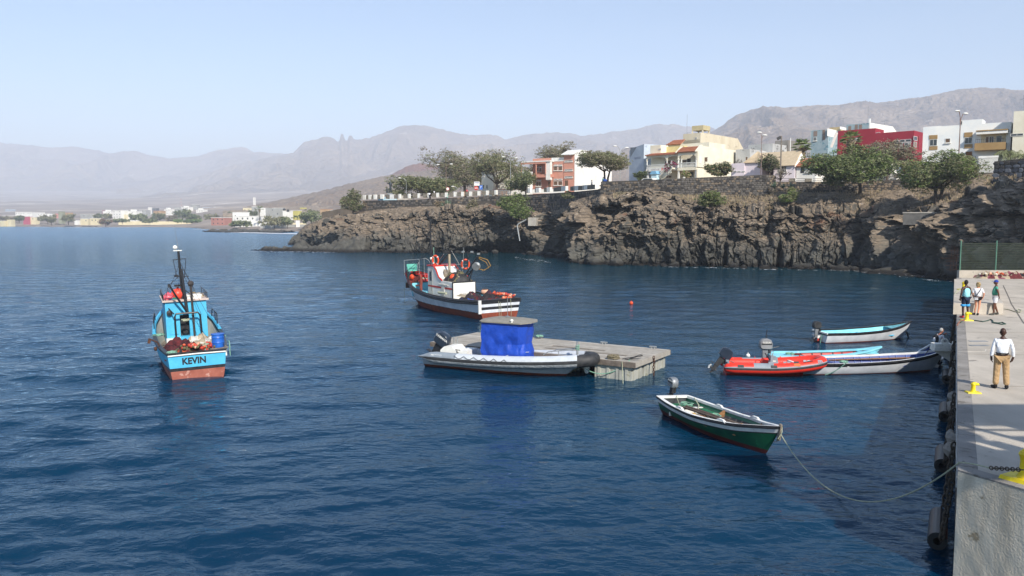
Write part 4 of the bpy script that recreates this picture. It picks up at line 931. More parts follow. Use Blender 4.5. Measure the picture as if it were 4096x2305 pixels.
 # gear on the roof
 for lab, c, r, m in (('pink round buoy on the roof of the blue trawler', (6.0, .75, 3.16), .26, BC['pink']), ('large orange-red buoy on the roof of the blue trawler beside the mast', (6.1, .3, 3.3), .33, BC['ored'])):
  o = onto(t, 'buoy', lab, 'buoy', c); mb = MB(); mb.ell((0, 0, 0), (r, r, r*.92), 14, 10); mb.tube([(0, 0, r*.85), (0, 0, r*1.1)], .05, 6); mb.build('buoy_body', m, o, smooth=True)
 o = onto(t, 'net_pile', 'green net bundle on the roof of the blue trawler', 'net', (6.2, .55, 2.94)); netheap('net', o, ((-.55, -.45), (.9, .5)), 0, .32, [mat('green_net', '#2e8a72', '#1f6a57', scale=12, rough=.95, bump=.8), BC['bluecloth'], mat('green_net', '#3f9a80', '#277260', scale=12, rough=.95, bump=.8)], 5, 14, 12)
 o = onto(t, 'crate', 'white fish crate on the roof of the blue trawler', 'crate', (5.9, -.35, 2.94)); mb = MB(); mb.box((-.3, -.4, 0), (.3, .25, .3)); mb.box((-.33, -.43, .26), (.33, .28, .32)); mb.build('crate_body', M['white'], o)
 o = onto(t, 'net_pile', 'tan net heap beside the white crate on the blue trawler roof', 'net', (6.6, -.55, 2.94)); netheap('net', o, ((-.6, -.5), (1.2, .4)), 0, .42, [BC['tarp'], mat('tan_net', '#a08a68', '#7b684c', scale=12, rough=.95, bump=.8)], 9, 14, 12)
 # stern deck: nets, floats, barrel
 o = onto(t, 'net_pile', 'maroon and olive fishing nets with orange floats heaped on the stern of the blue trawler', 'net', (0, 0, 0))
 netheap('maroon_net', o, ((.5, .0), (4.4, 1.3)), .86, .62, [BC['maroon'], BC['maroon'], mat('dark_maroon_net', '#4f1f24', '#38181d', scale=12, rough=.95, bump=.8)], 11, 26, 16)
 netheap('olive_net', o, ((.12, -.5), (2.2, 1.0)), .95, .5, [BC['olive'], BC['maroon'], BC['onet'], BC['dnet']], 12, 22, 18)
 netheap('orange_net', o, ((.12, -1.05), (2.0, -.1)), .92, .5, [BC['onet'], BC['olive'], BC['fr'], BC['teal']], 14, 22, 16)
 netheap('pale_canvas', o, ((1.6, -1.25), (4.6, .3)), .92, .62, [BC['tarp'], BC['tarp'], BC['inwhite']], 15, 18, 14)
 floats(o, ((.2, -.9), (1.4, .6)), 1.36, 55, [BC['fo'], BC['fr'], BC['maroon'], BC['fr'], BC['fp'], BC['olive']], 21, .065)
 coil(o, (.35, 1.0, 1.2), .22, M['greenrope'], 5, 4); coil(o, (.9, -.3, 1.35), .3, M['rope'], 6, 3)
 o = onto(t, 'crate', 'white box under the blue barrel on the blue trawler', 'box', (.55, -.95, 1.0)); mb = MB(); mb.box((-.3, -.32, -.1), (.35, .32, .24)); mb.build('box_body', M['white'], o); mb = MB(); mb.box((-.36, -.38, .24), (.4, .38, .27)); mb.build('box_lid', M['greywood'], o)
 o = onto(t, 'barrel', 'blue plastic barrel standing on the starboard rail of the blue trawler', 'barrel', (.6, -.95, 1.27)); mb = MB(); mb.lathe([(.0, 0), (.25, 0), (.27, .05), (.27, .2), (.285, .22), (.27, .25), (.27, .42), (.285, .44), (.27, .47), (.26, .56), (.2, .58), (0, .58)], 18); b = mb.build('barrel_body', BC['bluedrum'], o, smooth=True); autosmooth(b, 35)
 mb = MB(); mb.lathe([(.245, .565), (.29, .565), (.29, .61), (.245, .61)], 18); mb.build('lid_ring', BC['bluedrum'], o)
 o = onto(t, 'tyre', 'small black tyre lying by the starboard rail of the blue trawler', 'tyre', (2.9, -1.3, 1.35)); mb = MB(); mb.tube([(.17*math.cos(a), 0, .17*math.sin(a)) for a in np.linspace(0, 2*math.pi, 14, endpoint=False)], .06, 7, closed=True); mb.build('tyre_ring', M['rubber'], o, smooth=True)
 # line hauler on the port rail
 mb = MB(); mb.tube([(2.6, 1.35, 1.1), (2.5, 1.5, 1.45), (2.45, 1.75, 1.6)], .035, 7); mb.cbox((2.45, 1.83, 1.55), (.14, .12, .22), rx=.3); mb.ell((2.1, 1.6, 1.22), (.1, .08, .1), 10, 7); mb.build('line_hauler', M['rust'], t)
 coil(t, (5.4, 1.35, 1.35), .3, M['greenrope'], 8, 4); coil(t, (4.0, -1.4, 1.2), .26, M['greenrope'], 9, 4)
 mb = MB(); mb.tube([(1.6, -1.46, 1.35), (1.3, -1.5, 1.4), (.9, -1.48, 1.2), (.8, -1.46, .8), (1.0, -1.47, 1.25)], .02, 5); mb.build('hanging_rope', M['greenrope'], t)
kevin()
# ---- white trawler with red upperworks
def white_trawler():
 t = boat('trawler', 'white fishing trawler with red-trimmed wheelhouse and cluttered deck, black bands across its stern', 'fishing boat', (-.86, 56.4), 122, roll=-.8); t.scale = (1.07, 1, 1)
 H = Hull(t, 14.2, [(0, 1.72), (.2, 1.95), (.5, 2.05), (.7, 1.8), (.85, 1.25), (.95, .6), (1, .07)],
    [(0, 1.38), (.25, 1.22), (.5, 1.3), (.72, 1.55), (.85, 1.9), (1, 2.35)], [(0, -.4), (.8, -.6), (.95, -.3), (1, .4)], [(0, .16), (.5, .2), (.8, .42), (1, .8)],
    [(('w', .5), 0, 3), (('w', .72), 1, 1), (('w', .92), 1, 1), (('s', -.26), 1, 1), (('s', 0), 1, 1)], [BC['anti2'], BC['hullwhite'], M['black']], rake=1.5, th=.1, zf=.78, inner=[BC['cyan2']], floor=M['greywood'], gun=M['black'], gunh=.05, gunw=.15,
    trmats=[0, 0, 0, 1, 2, 1, 2])
 for s in (1, -1):
  for dz in (-.06, -.2):
   mb = MB(); mb.tube([H.at(x, s, dz, -.05) for x in np.linspace(.05, 11.0, 14)], .06, 7); mb.build('rubbing_strake', M['black'], t, smooth=True)
  mb = MB()
  for x in np.linspace(.3, 12.3, 30):
   p = H.at(x, s, 0); w = H.wid(x, .52); mb.cbox((p.x-.0, s*(w+.012), .5), (.2, .03, .035))
  mb.build('hull_studs', M['black'], t)
 mb = MB(); mb.cbox((-.03, 1.66, .95), (.1, .22, .95)); mb.build('corner_post', M['white'], t)
 # deckhouse: low after part, tall wheelhouse
 hx0, hx1, hw = 4.9, 8.9, .98
 out = [(hx0, .78), (hx1, .78), (hx1, 3.35), (hx1-.9, 3.42), (hx1-1.35, 3.1), (hx1-1.75, 2.55), (hx1-2.3, 2.32), (hx0, 2.28)]
 mb = MB(); mb.prism(out, -hw, hw, 'y'); mb.build('wheelhouse', M['white'], t)
 mb = MB()
 for s in (1, -1):
  mb.tube([(p[0], s*(hw-.02), p[1]+.03) for p in out[2:7]], .07, 6)
  mb.box((hx0+.02, s*hw-.015 if s > 0 else -hw-.015, 1.72), (hx1, s*hw+.015 if s > 0 else -hw+.015, 1.86))
 mb.box((hx1-1.0, -hw-.03, 3.35), (hx1+.12, hw+.03, 3.47)); mb.build('red_trim', BC['red'], t)
 mb = MB()
 for s in (1, -1): mb.box((hx0-.01, s*hw-.016 if s > 0 else -hw-.016, .79), (hx1, s*hw+.016 if s > 0 else -hw+.016, 1.08))
 mb.build('dark_base_band', BC['darkgreen_metal'], t)
 mb = MB(); mb.box((hx0-.02, -hw-.02, 2.26), (hx0+.06, hw+.02, 2.34)); mb.box((hx0-.03, hw-.02, .8), (hx0+.05, hw+.04, 2.3)); mb.box((hx0-.03, -hw-.04, .8), (hx0+.05, -hw+.02, 2.3)); mb.build('edge_strip', M['black'], t)
 mb = MB()
 mb.box((hx1-.65, hw, 2.2), (hx1-.3, hw+.02, 2.95)); mb.build('side_window', M['glass'], t)
 mb = MB(); mb.box((hx1-.8, hw, 1.1), (hx1-.15, hw+.012, 3.1)); mb.build('side_door', BC['inwhite'], t); mb = MB(); mb.box((hx0+1.3, hw, 1.2), (hx0+1.75, hw+.04, 2.1)); mb.build('vent_cover', BC['inwhite'], t); mb = MB(); mb.box((hx0+.7, hw, 2.0), (hx0+2.2, hw+.06, 2.06)); mb.build('ledge', BC['inwhite'], t)
 for yy in (-.5, .0, .5):
  mb = MB(); mb.box((hx1, yy-.18, 2.5), (hx1+.02, yy+.18, 3.05)); mb.build('front_window', M['glass'], t)
 mb = MB(); mb.cbox((hx0+.5, 0, 2.33), (.7, 1.7, .06)); mb.build('cabin_top', M['greywood'], t)
 # wooden slatted boxes and gear on the cabin top
 for (cx, cy, w_, h_, rz) in ((6.9, .35, .7, .8, .3), (6.5, -.45, .8, .75, -.2)):
  o = onto(t, 'fish_box', 'slatted wooden box tilted on the cabin top of the white trawler, ' + ('nearest the red trim' if cy > 0 else 'behind the orange float'), 'wooden box', (cx, cy, 2.36), rz)
  for k in range(7):
   mb = MB(); mb.cbox((0, 0, .06+k*.11), (w_, .05, .085), ry=-.15); mb.build('slat', BC['tarp'], o)
  mb = MB(); mb.cbox((-w_/2, 0, h_/2), (.05, .07, h_)); mb.cbox((w_/2, 0, h_/2), (.05, .07, h_)); mb.build('frame', M['greywood'], o)
 o = onto(t, 'buoy', 'orange round float on the cabin top of the white trawler', 'buoy', (5.75, .5, 2.62)); mb = MB(); mb.ell((0, 0, 0), (.23, .23, .26), 14, 10); mb.build('buoy_body', M['orange'], o, smooth=True); mb = MB(); mb.tube([(.0, .23*math.cos(a), .26*math.sin(a)) for a in np.linspace(0, 6.28, 16)], .02, 5); mb.build('lashing', BC['fo'], o)
 o = onto(t, 'net_pile', 'dark rope and net tangle on the cabin top of the white trawler', 'net', (5.4, 0, 2.33)); netheap('net', o, ((-.45, -.9), (1.6, .85)), 0, .7, [BC['dnet'], BC['olive'], M['rubber']], 31, 16, 16); floats(o, ((-.3, -.7), (.5, .6)), .3, 10, [BC['fr'], BC['olive'], BC['tarp']], 3, .07)
 for lab, c, rz in (('orange lifebuoy hanging beside the dome light above the white trawler wheelhouse', (8.1, .7, 3.85), .4), ('orange and white lifebuoy on the far rail above the white trawler wheelhouse', (6.3, -.95, 3.55), 1.2)):
  o = onto(t, 'lifebuoy', lab, 'lifebuoy', c, rz); mb = MB(); mb.tube([(.3*math.cos(a), 0, .36*math.sin(a)) for a in np.linspace(0, 6.283, 20, endpoint=False)], .075, 8, closed=True); mb.build('ring', M['orange'], o, smooth=True)
  for a in (0.8, 2.4, 4.0, 5.5):
   mb = MB(); mb.tube([(.3*math.cos(a+d), 0, .36*math.sin(a+d)) for d in (-.09, 0, .09)], .08, 8); mb.build('white_band', M['white'], o, smooth=True)
 # mast, derrick, aerials
 mb = MB(); mb.tube([(9.5, .35, .8), (9.5, .35, 7.25)], [.1, .055], 8); mb.tube([(9.5, .35, 5.6), (9.5, 1.1, 5.75), (9.5, 1.05, 4.9), (9.5, .4, 4.2)], .018, 5); mb.tube([(9.5, 1.1, 5.75), (9.5, -.1, 5.75)], .02, 5); mb.build('mast', M['black'], t)
 for (p, q, r, m) in (((9.5, .35, 4.5), (13.4, 1.0, 2.4), .02, M['black']), ((9.5, .35, 4.7), (7.0, -.6, 3.6), .012, M['black']), ((9.5, .35, 4.4), (7.4, .2, 4.0), .012, M['black']), ((9.6, .1, 3.1), (7.3, .4, 4.35), .022, M['galv']), ((9.4, .6, 2.6), (6.9, -.2, 4.5), .03, M['black']),
       ((8.2, .2, 3.45), (6.1, -.95, 3.55), .015, M['galv']), ((6.2, -.6, 2.4), (5.9, -.6, 4.9), .02, M['galv']), ((9.5, .1, 4.8), (9.45, .05, 2.2), .03, M['greenrope']), ((9.5, .35, 6.2), (14.2, 0, 3.1), .018, M['black']), ((9.5, .35, 6.3), (5.2, -.3, 2.4), .014, M['black']), ((9.5, .35, 5.0), (7.2, 1.6, 1.5), .014, M['black']), ((9.5, .35, 5.0), (11.8, 1.6, 2.0), .014, M['black']), ((7.3, -.3, 4.6), (8.4, .3, 3.4), .045, M['black']), ((7.3, -.3, 4.6), (6.6, -.9, 3.0), .03, M['black'])):
  mb = MB(); mb.tube([p, q], r, 5); mb.build('rigging', m, t)
 mb = MB(); mb.box((6.85, .05, 2.5), (6.98, .2, 4.35)); mb.build('wooden_post', BC['tarp'], t)
 mb = MB(); mb.ell((8.7, .75, 3.95), (.12, .12, .13), 10, 8); mb.tube([(8.7, .75, 3.45), (8.7, .75, 3.85)], .02, 5); mb.build('dome_light', M['white'], t)
 # net hauler boom over the stern side
 mb = MB()
 for dy in (0, -.32):
  mb.tube([(5.6, -.15+dy, 2.3), (4.2, -.75+dy, 4.25)], .05, 6)
 for f in (.2, .4, .6, .8, .95): mb.tube([(5.6-1.4*f, -.15-.6*f, 2.3+1.95*f), (5.6-1.4*f, -.47-.6*f, 2.3+1.95*f)], .03, 5)
 mb.tube([(5.0, -.5, 2.3), (4.6, -.7, 3.6)], .05, 6); mb.build('hauler_boom', M['black'], t)
 mb = MB(); mb.lathe([(.05, -.14), (.3, -.14), (.17, -.03), (.17, .03), (.3, .14), (.05, .14)], 14); o = mb.build('power_block', M['galv'], t); o.location = (4.35, -.75, 3.5); o.rotation_euler = (R(70), 0, .6)
 mb = MB(); mb.tube([(4.2, -.9, 4.2), (3.7, -1.35, 4.0), (3.5, -1.5, 3.55), (3.9, -1.2, 3.2), (4.3, -.9, 3.3)], .03, 5); mb.tube([(4.2, -.9, 4.1), (3.8, -1.3, 3.8), (3.6, -1.4, 3.4), (4.1, -1.1, 3.15)], .025, 5); mb.build('yellow_hose', mat('ochre_hose', '#b58a3c', '#93702f', rough=.6), t)
 mb = MB()
 mb.tube([(6.0, -.6, 4.5), (4.9, -.8, 4.5)], .015, 5); mb.tube([(5.5, -.7, 2.4), (5.5, -.7, 4.6)], .04, 6); mb.build('light_post', M['black'], t)
 for (x, y) in ((6.0, -.6), (5.2, -.9), (4.15, -.85)): mb = MB(); mb.cbox((x, y, 4.55 if x > 4.5 else 4.45), (.14, .22, .14), rz=.5); mb.build('flood_light', M['galv'], t)
 # foredeck: crane, locker, forecastle with railing
 mb = MB(); mb.tube([(10.3, .9, .8), (10.3, .9, 1.9)], .12, 8); mb.cbox((10.3, .9, 2.1), (.2, .2, .6)); mb.beam((10.3, .9, 2.45), (11.9, 1.1, 1.55), .14, .24); mb.beam((10.4, .95, 1.7), (11.4, 1.1, 1.6), .09, .12); mb.build('deck_crane', mat('red_oxide_metal', '#8e4437', '#6f362e', scale=5, rough=.7), t)
 mb = MB(); mb.cbox((12.0, 1.15, 1.6), (.35, .4, .45), rz=.3); mb.build('winch', M['rust'], t)
 mb = MB(); mb.box((9.1, -.6, .8), (10.1, 1.1, 1.28)); mb.box((9.1, -.6, 1.28), (9.6, .3, 1.34)); mb.build('deck_locker', BC['cyan2'], t)
 fr = MB(); g1, g2 = [], []
 for x in np.linspace(11.0, 14.15, 9):
  a = H.at(x, 1, 0, 0); b = H.at(x, -1, 0, 0); g1.append([(a.x, a.y+.05, a.z), (a.x+.12, a.y+.1, a.z+.42)]); g2.append([(b.x, b.y-.05, b.z), (b.x+.12, b.y-.1, b.z+.42)])
 fr.grid(g1); fr.grid(g2, flip=True); fr.build('bow_bulwark', BC['red'], t)
 fr = MB(); fr.box((10.95, -1.35, .8), (11.05, 1.35, 1.85)); fr.build('forecastle_bulkhead', BC['cyan2'], t)
 fr = MB(); rr = []
 for x in np.linspace(11.05, 14.0, 8):
  a = H.at(x, 1, -.02, .06); rr.append([a, (a.x, -a.y, a.z)])
 fr.grid(rr); fr.build('forecastle_deck', mat('dull_red_deck', '#8e3a30', '#6f2f29', rough=.8), t)
 mb = MB(); rail = [H.at(x, 1, .95, .0) for x in (11.6, 12.4, 13.2, 13.9)]+[Vector((14.4, 0, 3.45))]+[H.at(x, -1, .95, 0) for x in (13.9, 13.2, 12.4, 11.6)]
 for dz in (0, -.28, -.52): mb.tube([p+Vector((0, 0, dz)) for p in rail], .028, 6)
 for p in rail: mb.tube([p, p-Vector((0, 0, .9))], .028, 6)
 mb.build('bow_railing', BC['darkgreen_metal'], t)
 mb = MB(); mb.tube([(13.2, .95, 2.3), (13.2, .95, 3.62), (13.2, -.45, 3.66), (13.2, -.45, 2.4)], .03, 6); mb.build('white_frame', M['galv'], t)
 mb = MB(); mb.cbox((13.1, .25, 2.98), (.05, 1.05, .62)); mb.build('teal_sheet', BC['teal'], t)
 mb = MB(); mb.tube([(11.6, -.1+.62*math.cos(a), 3.1+.72*math.sin(a)) for a in np.linspace(-.4, 3.54, 16)], .03, 6); mb.tube([(11.6, -.1, 2.3), (11.6, -.1, 3.8)], .02, 5); mb.build('hauler_hoop', M['galv'], t)
 mb = MB(); mb.lathe([(.0, 0), (.35, 0), (.42, .1), (.42, .3), (.35, .36), (0, .36)], 14, c=(11.9, -.2, 2.1)); mb.build('capstan', BC['red'], t)
 o = onto(t, 'buoy', 'orange float wedged on the foredeck of the white trawler', 'buoy', (12.2, .75, 2.25)); mb = MB(); mb.ell((0, 0, 0), (.2, .2, .24), 12, 8); mb.build('buoy_body', M['orange'], o, smooth=True)
 netheap('rope_tangle', t, ((10.9, -.9), (11.9, .9)), 1.9, .35, [BC['dnet'], M['rope'], BC['red']], 41, 12, 12)
 # stern deck nets
 o = onto(t, 'net_pile', 'maroon and dark purple net heap with pale orange floats on the white trawler stern', 'net', (0, 0, 0))
 netheap('dark_net', o, ((.5, -1.2), (4.7, 1.3)), .95, .85, [BC['dnet'], mat('purple_net', '#4a3240', '#33242e', scale=12, rough=.95, bump=.8), BC['maroon'], BC['dnet']], 51, 30, 24)
 netheap('maroon_net', o, ((.15, -1.4), (2.4, 1.5)), .95, .48, [BC['maroon'], BC['maroon'], BC['dnet']], 52, 22, 22)
 netheap('blue_cloth', o, ((.25, .7), (4.2, 1.55)), 1.0, .38, [BC['bluecloth'], BC['maroon'], BC['bluecloth'], BC['dnet']], 53, 26, 8)
 floats(o, ((.3, -1.6), (3.4, -1.15)), 1.52, 46, [BC['fp'], BC['fo'], BC['fp'], BC['fr']], 6, .08); floats(o, ((.25, -1.3), (.7, -.4)), 1.42, 14, [BC['fp'], BC['fo']], 8, .09)
 netheap('pale_cork_line', o, ((3.2, .1), (4.6, 1.1)), 1.35, .3, [BC['tarp'], BC['inwhite']], 54, 10, 10)
 o = onto(t, 'barrel', 'round orange-pink pot behind the wheelhouse on the white trawler', 'pot', (4.1, -1.35, 1.35)); mb = MB(); mb.lathe([(0, 0), (.22, 0), (.32, .12), (.3, .28), (.2, .36), (0, .36)], 14); mb.build('pot_body', BC['fp'], o, smooth=True); mb = MB(); mb.lathe([(.0, .36), (.22, .36), (.22, .44), (0, .46)], 14); mb.build('pot_lid', M['black'], o)
 mb = MB(); mb.tube([(5.0, 1.5, 1.5), (6.0, 1.62, 1.5)], .1, 8); mb.build('roller', M['rope'], t)
 for yy, zz in ((.1, 1.3), (-.05, 1.2), (-.9, 1.5)):
  mb = MB(); mb.tube([(-.02, yy, zz), (-.1, yy, .6), (-.08, yy+.02, .1)], .016, 5); mb.build('hanging_rope', M['rope'], t)
 mb = MB(); mb.tube([(13.6, .5, 1.9), (13.75, .75, 1.0), (13.6, .8, -.1)], .015, 5); mb.build('anchor_line', M['rope'], t)
white_trawler()
# ------------------------------------------------------------------ buildings on the headland
FR = mat('window_frame', '#d8d6cf', '#c6c3ba', rough=.6)
class Bld:
 def __init__(s, label, u, vb, Y, yaw, name='house', cat='house', deep=3.0):
  o = U(u, vb, Y); s.o = o; s.a = R(yaw); s.ax = Vector((math.cos(s.a), -math.sin(s.a), 0)); s.ay = Vector((math.sin(s.a), math.cos(s.a), 0))
  s.t = thing(name, label, cat, o, -s.a); s.deep = deep; s.u = u
 def loc(s, pl, u, v, off=0.0):
  d = ray(u, v); n = s.ay if pl == 'F' else s.ax; c = Vector((0, 0, CAMH)); o = s.o+n*off
  q = c+d*((o-c).dot(n)/d.dot(n)); r = q-s.o
  return (r.dot(s.ax if pl == 'F' else s.ay), r.z)
 def mass(s, uL, uR, vt, m, name='wall', x1=0.0, y0=0.0, z0=None, vtu=None, slope=0.0):
  w = s.loc('F', uL, vt)[0]; dp = max(s.loc('S', uR, vt)[0], 8.0); h = s.loc('F', vtu or s.u, vt)[1]
  mb = MB(); mb.box((w, y0, -s.deep if z0 is None else z0), (x1, dp, h)); s.w, s.d, s.h = w, dp, h
  o = mb.build(name, m, s.t); return o
 def rect(s, pl, u0, v0, u1, v1, off=0.0):
  um = (u0+u1)/2; vm = (v0+v1)/2
  a = s.loc(pl, u0, vm, off)[0]; b = s.loc(pl, u1, vm, off)[0]; zt = s.loc(pl, um, v0, off)[1]; zb = s.loc(pl, um, v1, off)[1]
  return a, b, zb, zt
 def pbox(s, pl, a, b, z0, z1, d0, d1, name, m):
  mb = MB()      # d: distance out of the wall
  if pl == 'F': mb.box((a, -d1, z0), (b, -d0, z1))
  else: mb.box((d0, a, z0), (d1, b, z1))
  return mb.build(name, m, s.t)
 def panel(s, pl, u0, v0, u1, v1, name, m, d0=0.0, d1=.03):
  a, b, z0, z1 = s.rect(pl, u0, v0, u1, v1); return s.pbox(pl, a, b, z0, z1, d0, d1, name, m)
 def win(s, pl, u0, v0, u1, v1, m=None, n=2, sill=True, sm=None, frame=None, off=0.0, name='window'):
  a, b, z0, z1 = s.rect(pl, u0, v0, u1, v1, -off); f = frame or FR; t_ = .07; e = off
  def B(mb, p, q, r0, r1, d0, d1):
   if pl == 'F': mb.box((p, -d1+e, r0), (q, -d0+e, r1))
   else: mb.box((d0-e, p, r0), (d1-e, q, r1))
  mb = MB(); B(mb, a, b, z1-t_, z1, 0, .07); B(mb, a, b, z0, z0+t_, 0, .07); B(mb, a, a+t_, z0+t_, z1-t_, 0, .07); B(mb, b-t_, b, z0+t_, z1-t_, 0, .07)
  for k in range(1, n): x = a+(b-a)*k/n; B(mb, x-t_*.4, x+t_*.4, z0+t_, z1-t_, .0, .06)
  w = mb.build(name, f, s.t)
  for k in range(n):
   p = a+t_*.5+(b-a-t_)*k/n; q = a+t_*.5+(b-a-t_)*(k+1)/n; mb = MB(); B(mb, p+.02, q-.02, z0+t_*.5, z1-t_*.5, .002, .03); mb.build('pane' if m is None else 'shutter', m or M['glass'], w)
  if sill:
   mb = MB(); B(mb, a-.12, b+.12, z0-.12, z0-.002, 0, .2); mb.build('sill', sm or M['white'], w)
  return w
 def door(s, pl, u0, v0, u1, v1, m, off=0.0):
  a, b, z0, z1 = s.rect(pl, u0, v0, u1, v1, -off); mb = MB()
  if pl == 'F': mb.box((a, -.05+off, z0), (b, -.002+off, z1))
  else: mb.box((.002-off, a, z0), (.05-off, b, z1))
  return mb.build('door', m, s.t)
def tile_roof(parent, pts, m, nrow=5, thick=.12, name='tile_roof'):
 """pts: eave-left, eave-right, ridge-right, ridge-left (local). Overlapping tile courses."""
 a, b, c, d = [Vector(p) for p in pts]; n = (b-a).cross(d-a).normalized(); n = n if n.z > 0 else -n
 base = MB(); base.faces([a-n*thick, b-n*thick, c-n*thick, d-n*thick, a, b, c, d], [(0, 1, 2, 3), (4, 5, 6, 7), (0, 1, 5, 4), (1, 2, 6, 5), (2, 3, 7, 6), (3, 0, 4, 7)]); ro = base.build(name, m, parent)
 for k in range(nrow):
  f0, f1 = k/nrow, (k+1.12)/nrow; f1 = min(f1, 1)
  p, q = a.lerp(d, f0), b.lerp(c, f0); r, s_ = b.lerp(c, f1), a.lerp(d, f1); mb = MB()
  mb.faces([p+n*.015, q+n*.015, r+n*.015, s_+n*.015, p+n*.11, q+n*.11, r+n*.03, s_+n*.03], [(0, 1, 2, 3), (4, 5, 6, 7), (0, 1, 5, 4), (1, 2, 6, 5), (2, 3, 7, 6), (3, 0, 4, 7)]); mb.build('tile_course', m, ro)
 return ro
def balusters(parent, a, b, h, m, step=.2, rail=.1):
 a = Vector(a); b = Vector(b); L = (b-a).length; d = (b-a)/L; ang = math.atan2(d.y, d.x)
 mb = MB(); mb.beam(a+Vector((0, 0, h)), b+Vector((0, 0, h)), .16, rail); r = mb.build('balustrade_rail', m, parent)
 n = int(L/step); me = MB(); me.lathe([(.045, 0), (.03, .06), (.06, h*.35), (.028, h*.6), (.045, h-rail*.5)], 6); me = me.mesh('baluster', m, True)
 for k in range(n):
  o = bpy.data.objects.new('baluster', me); COL.objects.link(o); o.parent = r; o.location = a+d*(L*(k+.5)/n)
W_ = M['whitewall']; PK = mat('salmon_wall', '#c8917d', '#bd8470', scale=.5, rough=.8, bump=.1); PKD = mat('salmon_trim', '#b57468', '#a8685d', rough=.8)
# pink house with the white gable side
b = Bld('salmon-pink two-storey house with a tall white blank side wall, facing the promenade', 2298, 752, 200, 33)
b.mass(2131, 2400, 632, PK, z0=None, vtu=2205); hw = b.h
mb = MB(); x0 = b.loc('F', 2256, 700)[0]; ht = b.loc('F', 2298, 620)[1]; d_ = b.d
mb.box((x0, -.12, hw*.0-3), (.0, 6, ht)); mb.build('stair_tower', PK, b.t)
hr = b.loc('S', 2330, 603)[1]; dp = b.loc('S', 2444, 660)[0]
mb = MB(); mb.prism([(-.13, -3), (dp, -3), (dp, ht-1.0), (3.2+.0, hr), (2.0, hr-.05), (-.13, ht-.02)], .001, .25, 'x'); mb.build('white_side_wall', W_, b.t)
mb = MB(); mb.prism([(-1.0, ht+.02), (-1.0, ht+.2), (2.4, hr+.12), (9, hr+.2), (9, hr), (2.4, hr-.1)], x0-.3, .24, 'x'); mb.build('white_roof_edge', M['white'], b.t)
b.panel('F', 2206, 631, 2256, 646, 'parapet_panel', M['white'], 0, .06)
for (u0, v0, u1, v1) in ((2215, 666, 2230, 683), (2234, 666, 2250, 683)): b.win('F', u0, v0, u1, v1, M['brown'], 1)
for (u0, v0, u1, v1) in ((2215, 725, 2231, 742), (2233, 725, 2250, 742), (2144, 728, 2165, 746)): b.win('F', u0, v0, u1, v1, M['brown'], 1 if u0 > 2200 else 2)
for (u0, v0, u1, v1) in ((2216, 658, 2230, 663), (2234, 658, 2249, 663), (2217, 715, 2231, 720), (2234, 715, 2249, 720), (2146, 718, 2165, 723), (2190, 717, 2204, 722)): b.win('F', u0, v0, u1, v1, None, 4 if v0 < 700 else 1)
for v0 in (641, 677, 705): b.win('F', 2261, v0, 2293, v0+7, None, 6, off=.12*-1)
b.door('F', 2193, 727, 2203, 751, M['brown']); b.door('F', 2262, 722, 2274, 750, M['brown'], -.12)
# loggia: dark recess, slab, posts, railing
ba, bb, z0, z1 = b.rect('F', 2131, 662, 2193, 700); zs = b.loc('F', 2160, 700)[1]; zt = b.loc('F', 2160, 656)[1]
mb = MB(); mb.box((ba-.5, -1.5, zs-.75), (bb+1.6, -.002, zs)); mb.build('balcony_slab', PK, b.t)
mb = MB(); mb.box((ba-2.6, -1.9, zt+.35), (bb+1.6, -.002, zt+.62)); mb.build('balcony_roof', M['white'], b.t)
mb = MB(); mb.box((ba-2.6, -1.8, zt-.1), (bb+.3, -1.65, zt+.34)); mb.build('balcony_beam', PK, b.t)
for x in (ba-2.5, ba+2.0, bb+.2): mb = MB(); mb.box((x-.12, -1.72, zs if x > ba-1 else zs-3), (x+.12, -1.5, zt-.1)); mb.build('balcony_post', PK, b.t)
mb = MB(); mb.box((bb+.25, -1.6, zs-1.4), (bb+1.5, -.6, zt+.34)); mb.build('white_pier', M['white'], b.t)
for u0 in (2145, 2158): b.win('F', u0, 672, u0+8, 688, M['brown'], 1); b.win('F', u0, 664, u0+8, 669, None, 1)
b.door('F', 2186, 668, 2191, 698, M['brown'])
for k in range(26):
 x = ba+(bb-ba)*k/25; mb = MB(); mb.box((x-.02, -1.48, zs), (x+.02, -1.44, zs+.95)); mb.build('railing_bar', M['rust'], b.t)
mb = MB(); mb.box((ba, -1.5, zs+.95), (bb, -1.42, zs+1.0)); mb.build('handrail', M['rust'], b.t)
mb = MB(); mb.box((ba-9, -5.2, -1.4), (0, -5.0, -.3)); mb.build('garden_wall', W_, b.t); mb = MB(); mb.box((ba-9, -5.25, -.3), (0, -4.95, -.15)); mb.build('garden_wall_cap', PKD, b.t)
# yellow-white house behind the trees
b = Bld('pale yellow-white house with a terracotta hipped roof, partly hidden behind the promenade trees', 1974, 772, 207, 58)
YW = mat('pale_yellow_wall', '#dedbcc', '#d2cebc', scale=.5, rough=.8); b.mass(1926, 2078, 672, YW)
w, d, h = b.w, b.d, b.h; cx, cy = w/2, d/2
mb = MB(); e = .4; mb.faces([(w-e, -e, h), (e, -e, h), (e, d+e, h), (w-e, d+e, h), (cx, -e+abs(w)/2, h+1.9), (cx, d+e-abs(w)/2, h+1.9)], [(0, 1, 4), (1, 2, 5, 4), (2, 3, 5), (3, 0, 4, 5), (0, 3, 2, 1)]); mb.build('hipped_roof', mat('faded_terracotta', '#b09a88', '#9f8876', scale=2, rough=.85), b.t)
for (u0, v0, u1, v1) in ((2054, 688, 2066, 695), (2014, 686, 2021, 698), (1992, 741, 1999, 755)): b.win('S', u0, v0, u1, v1)
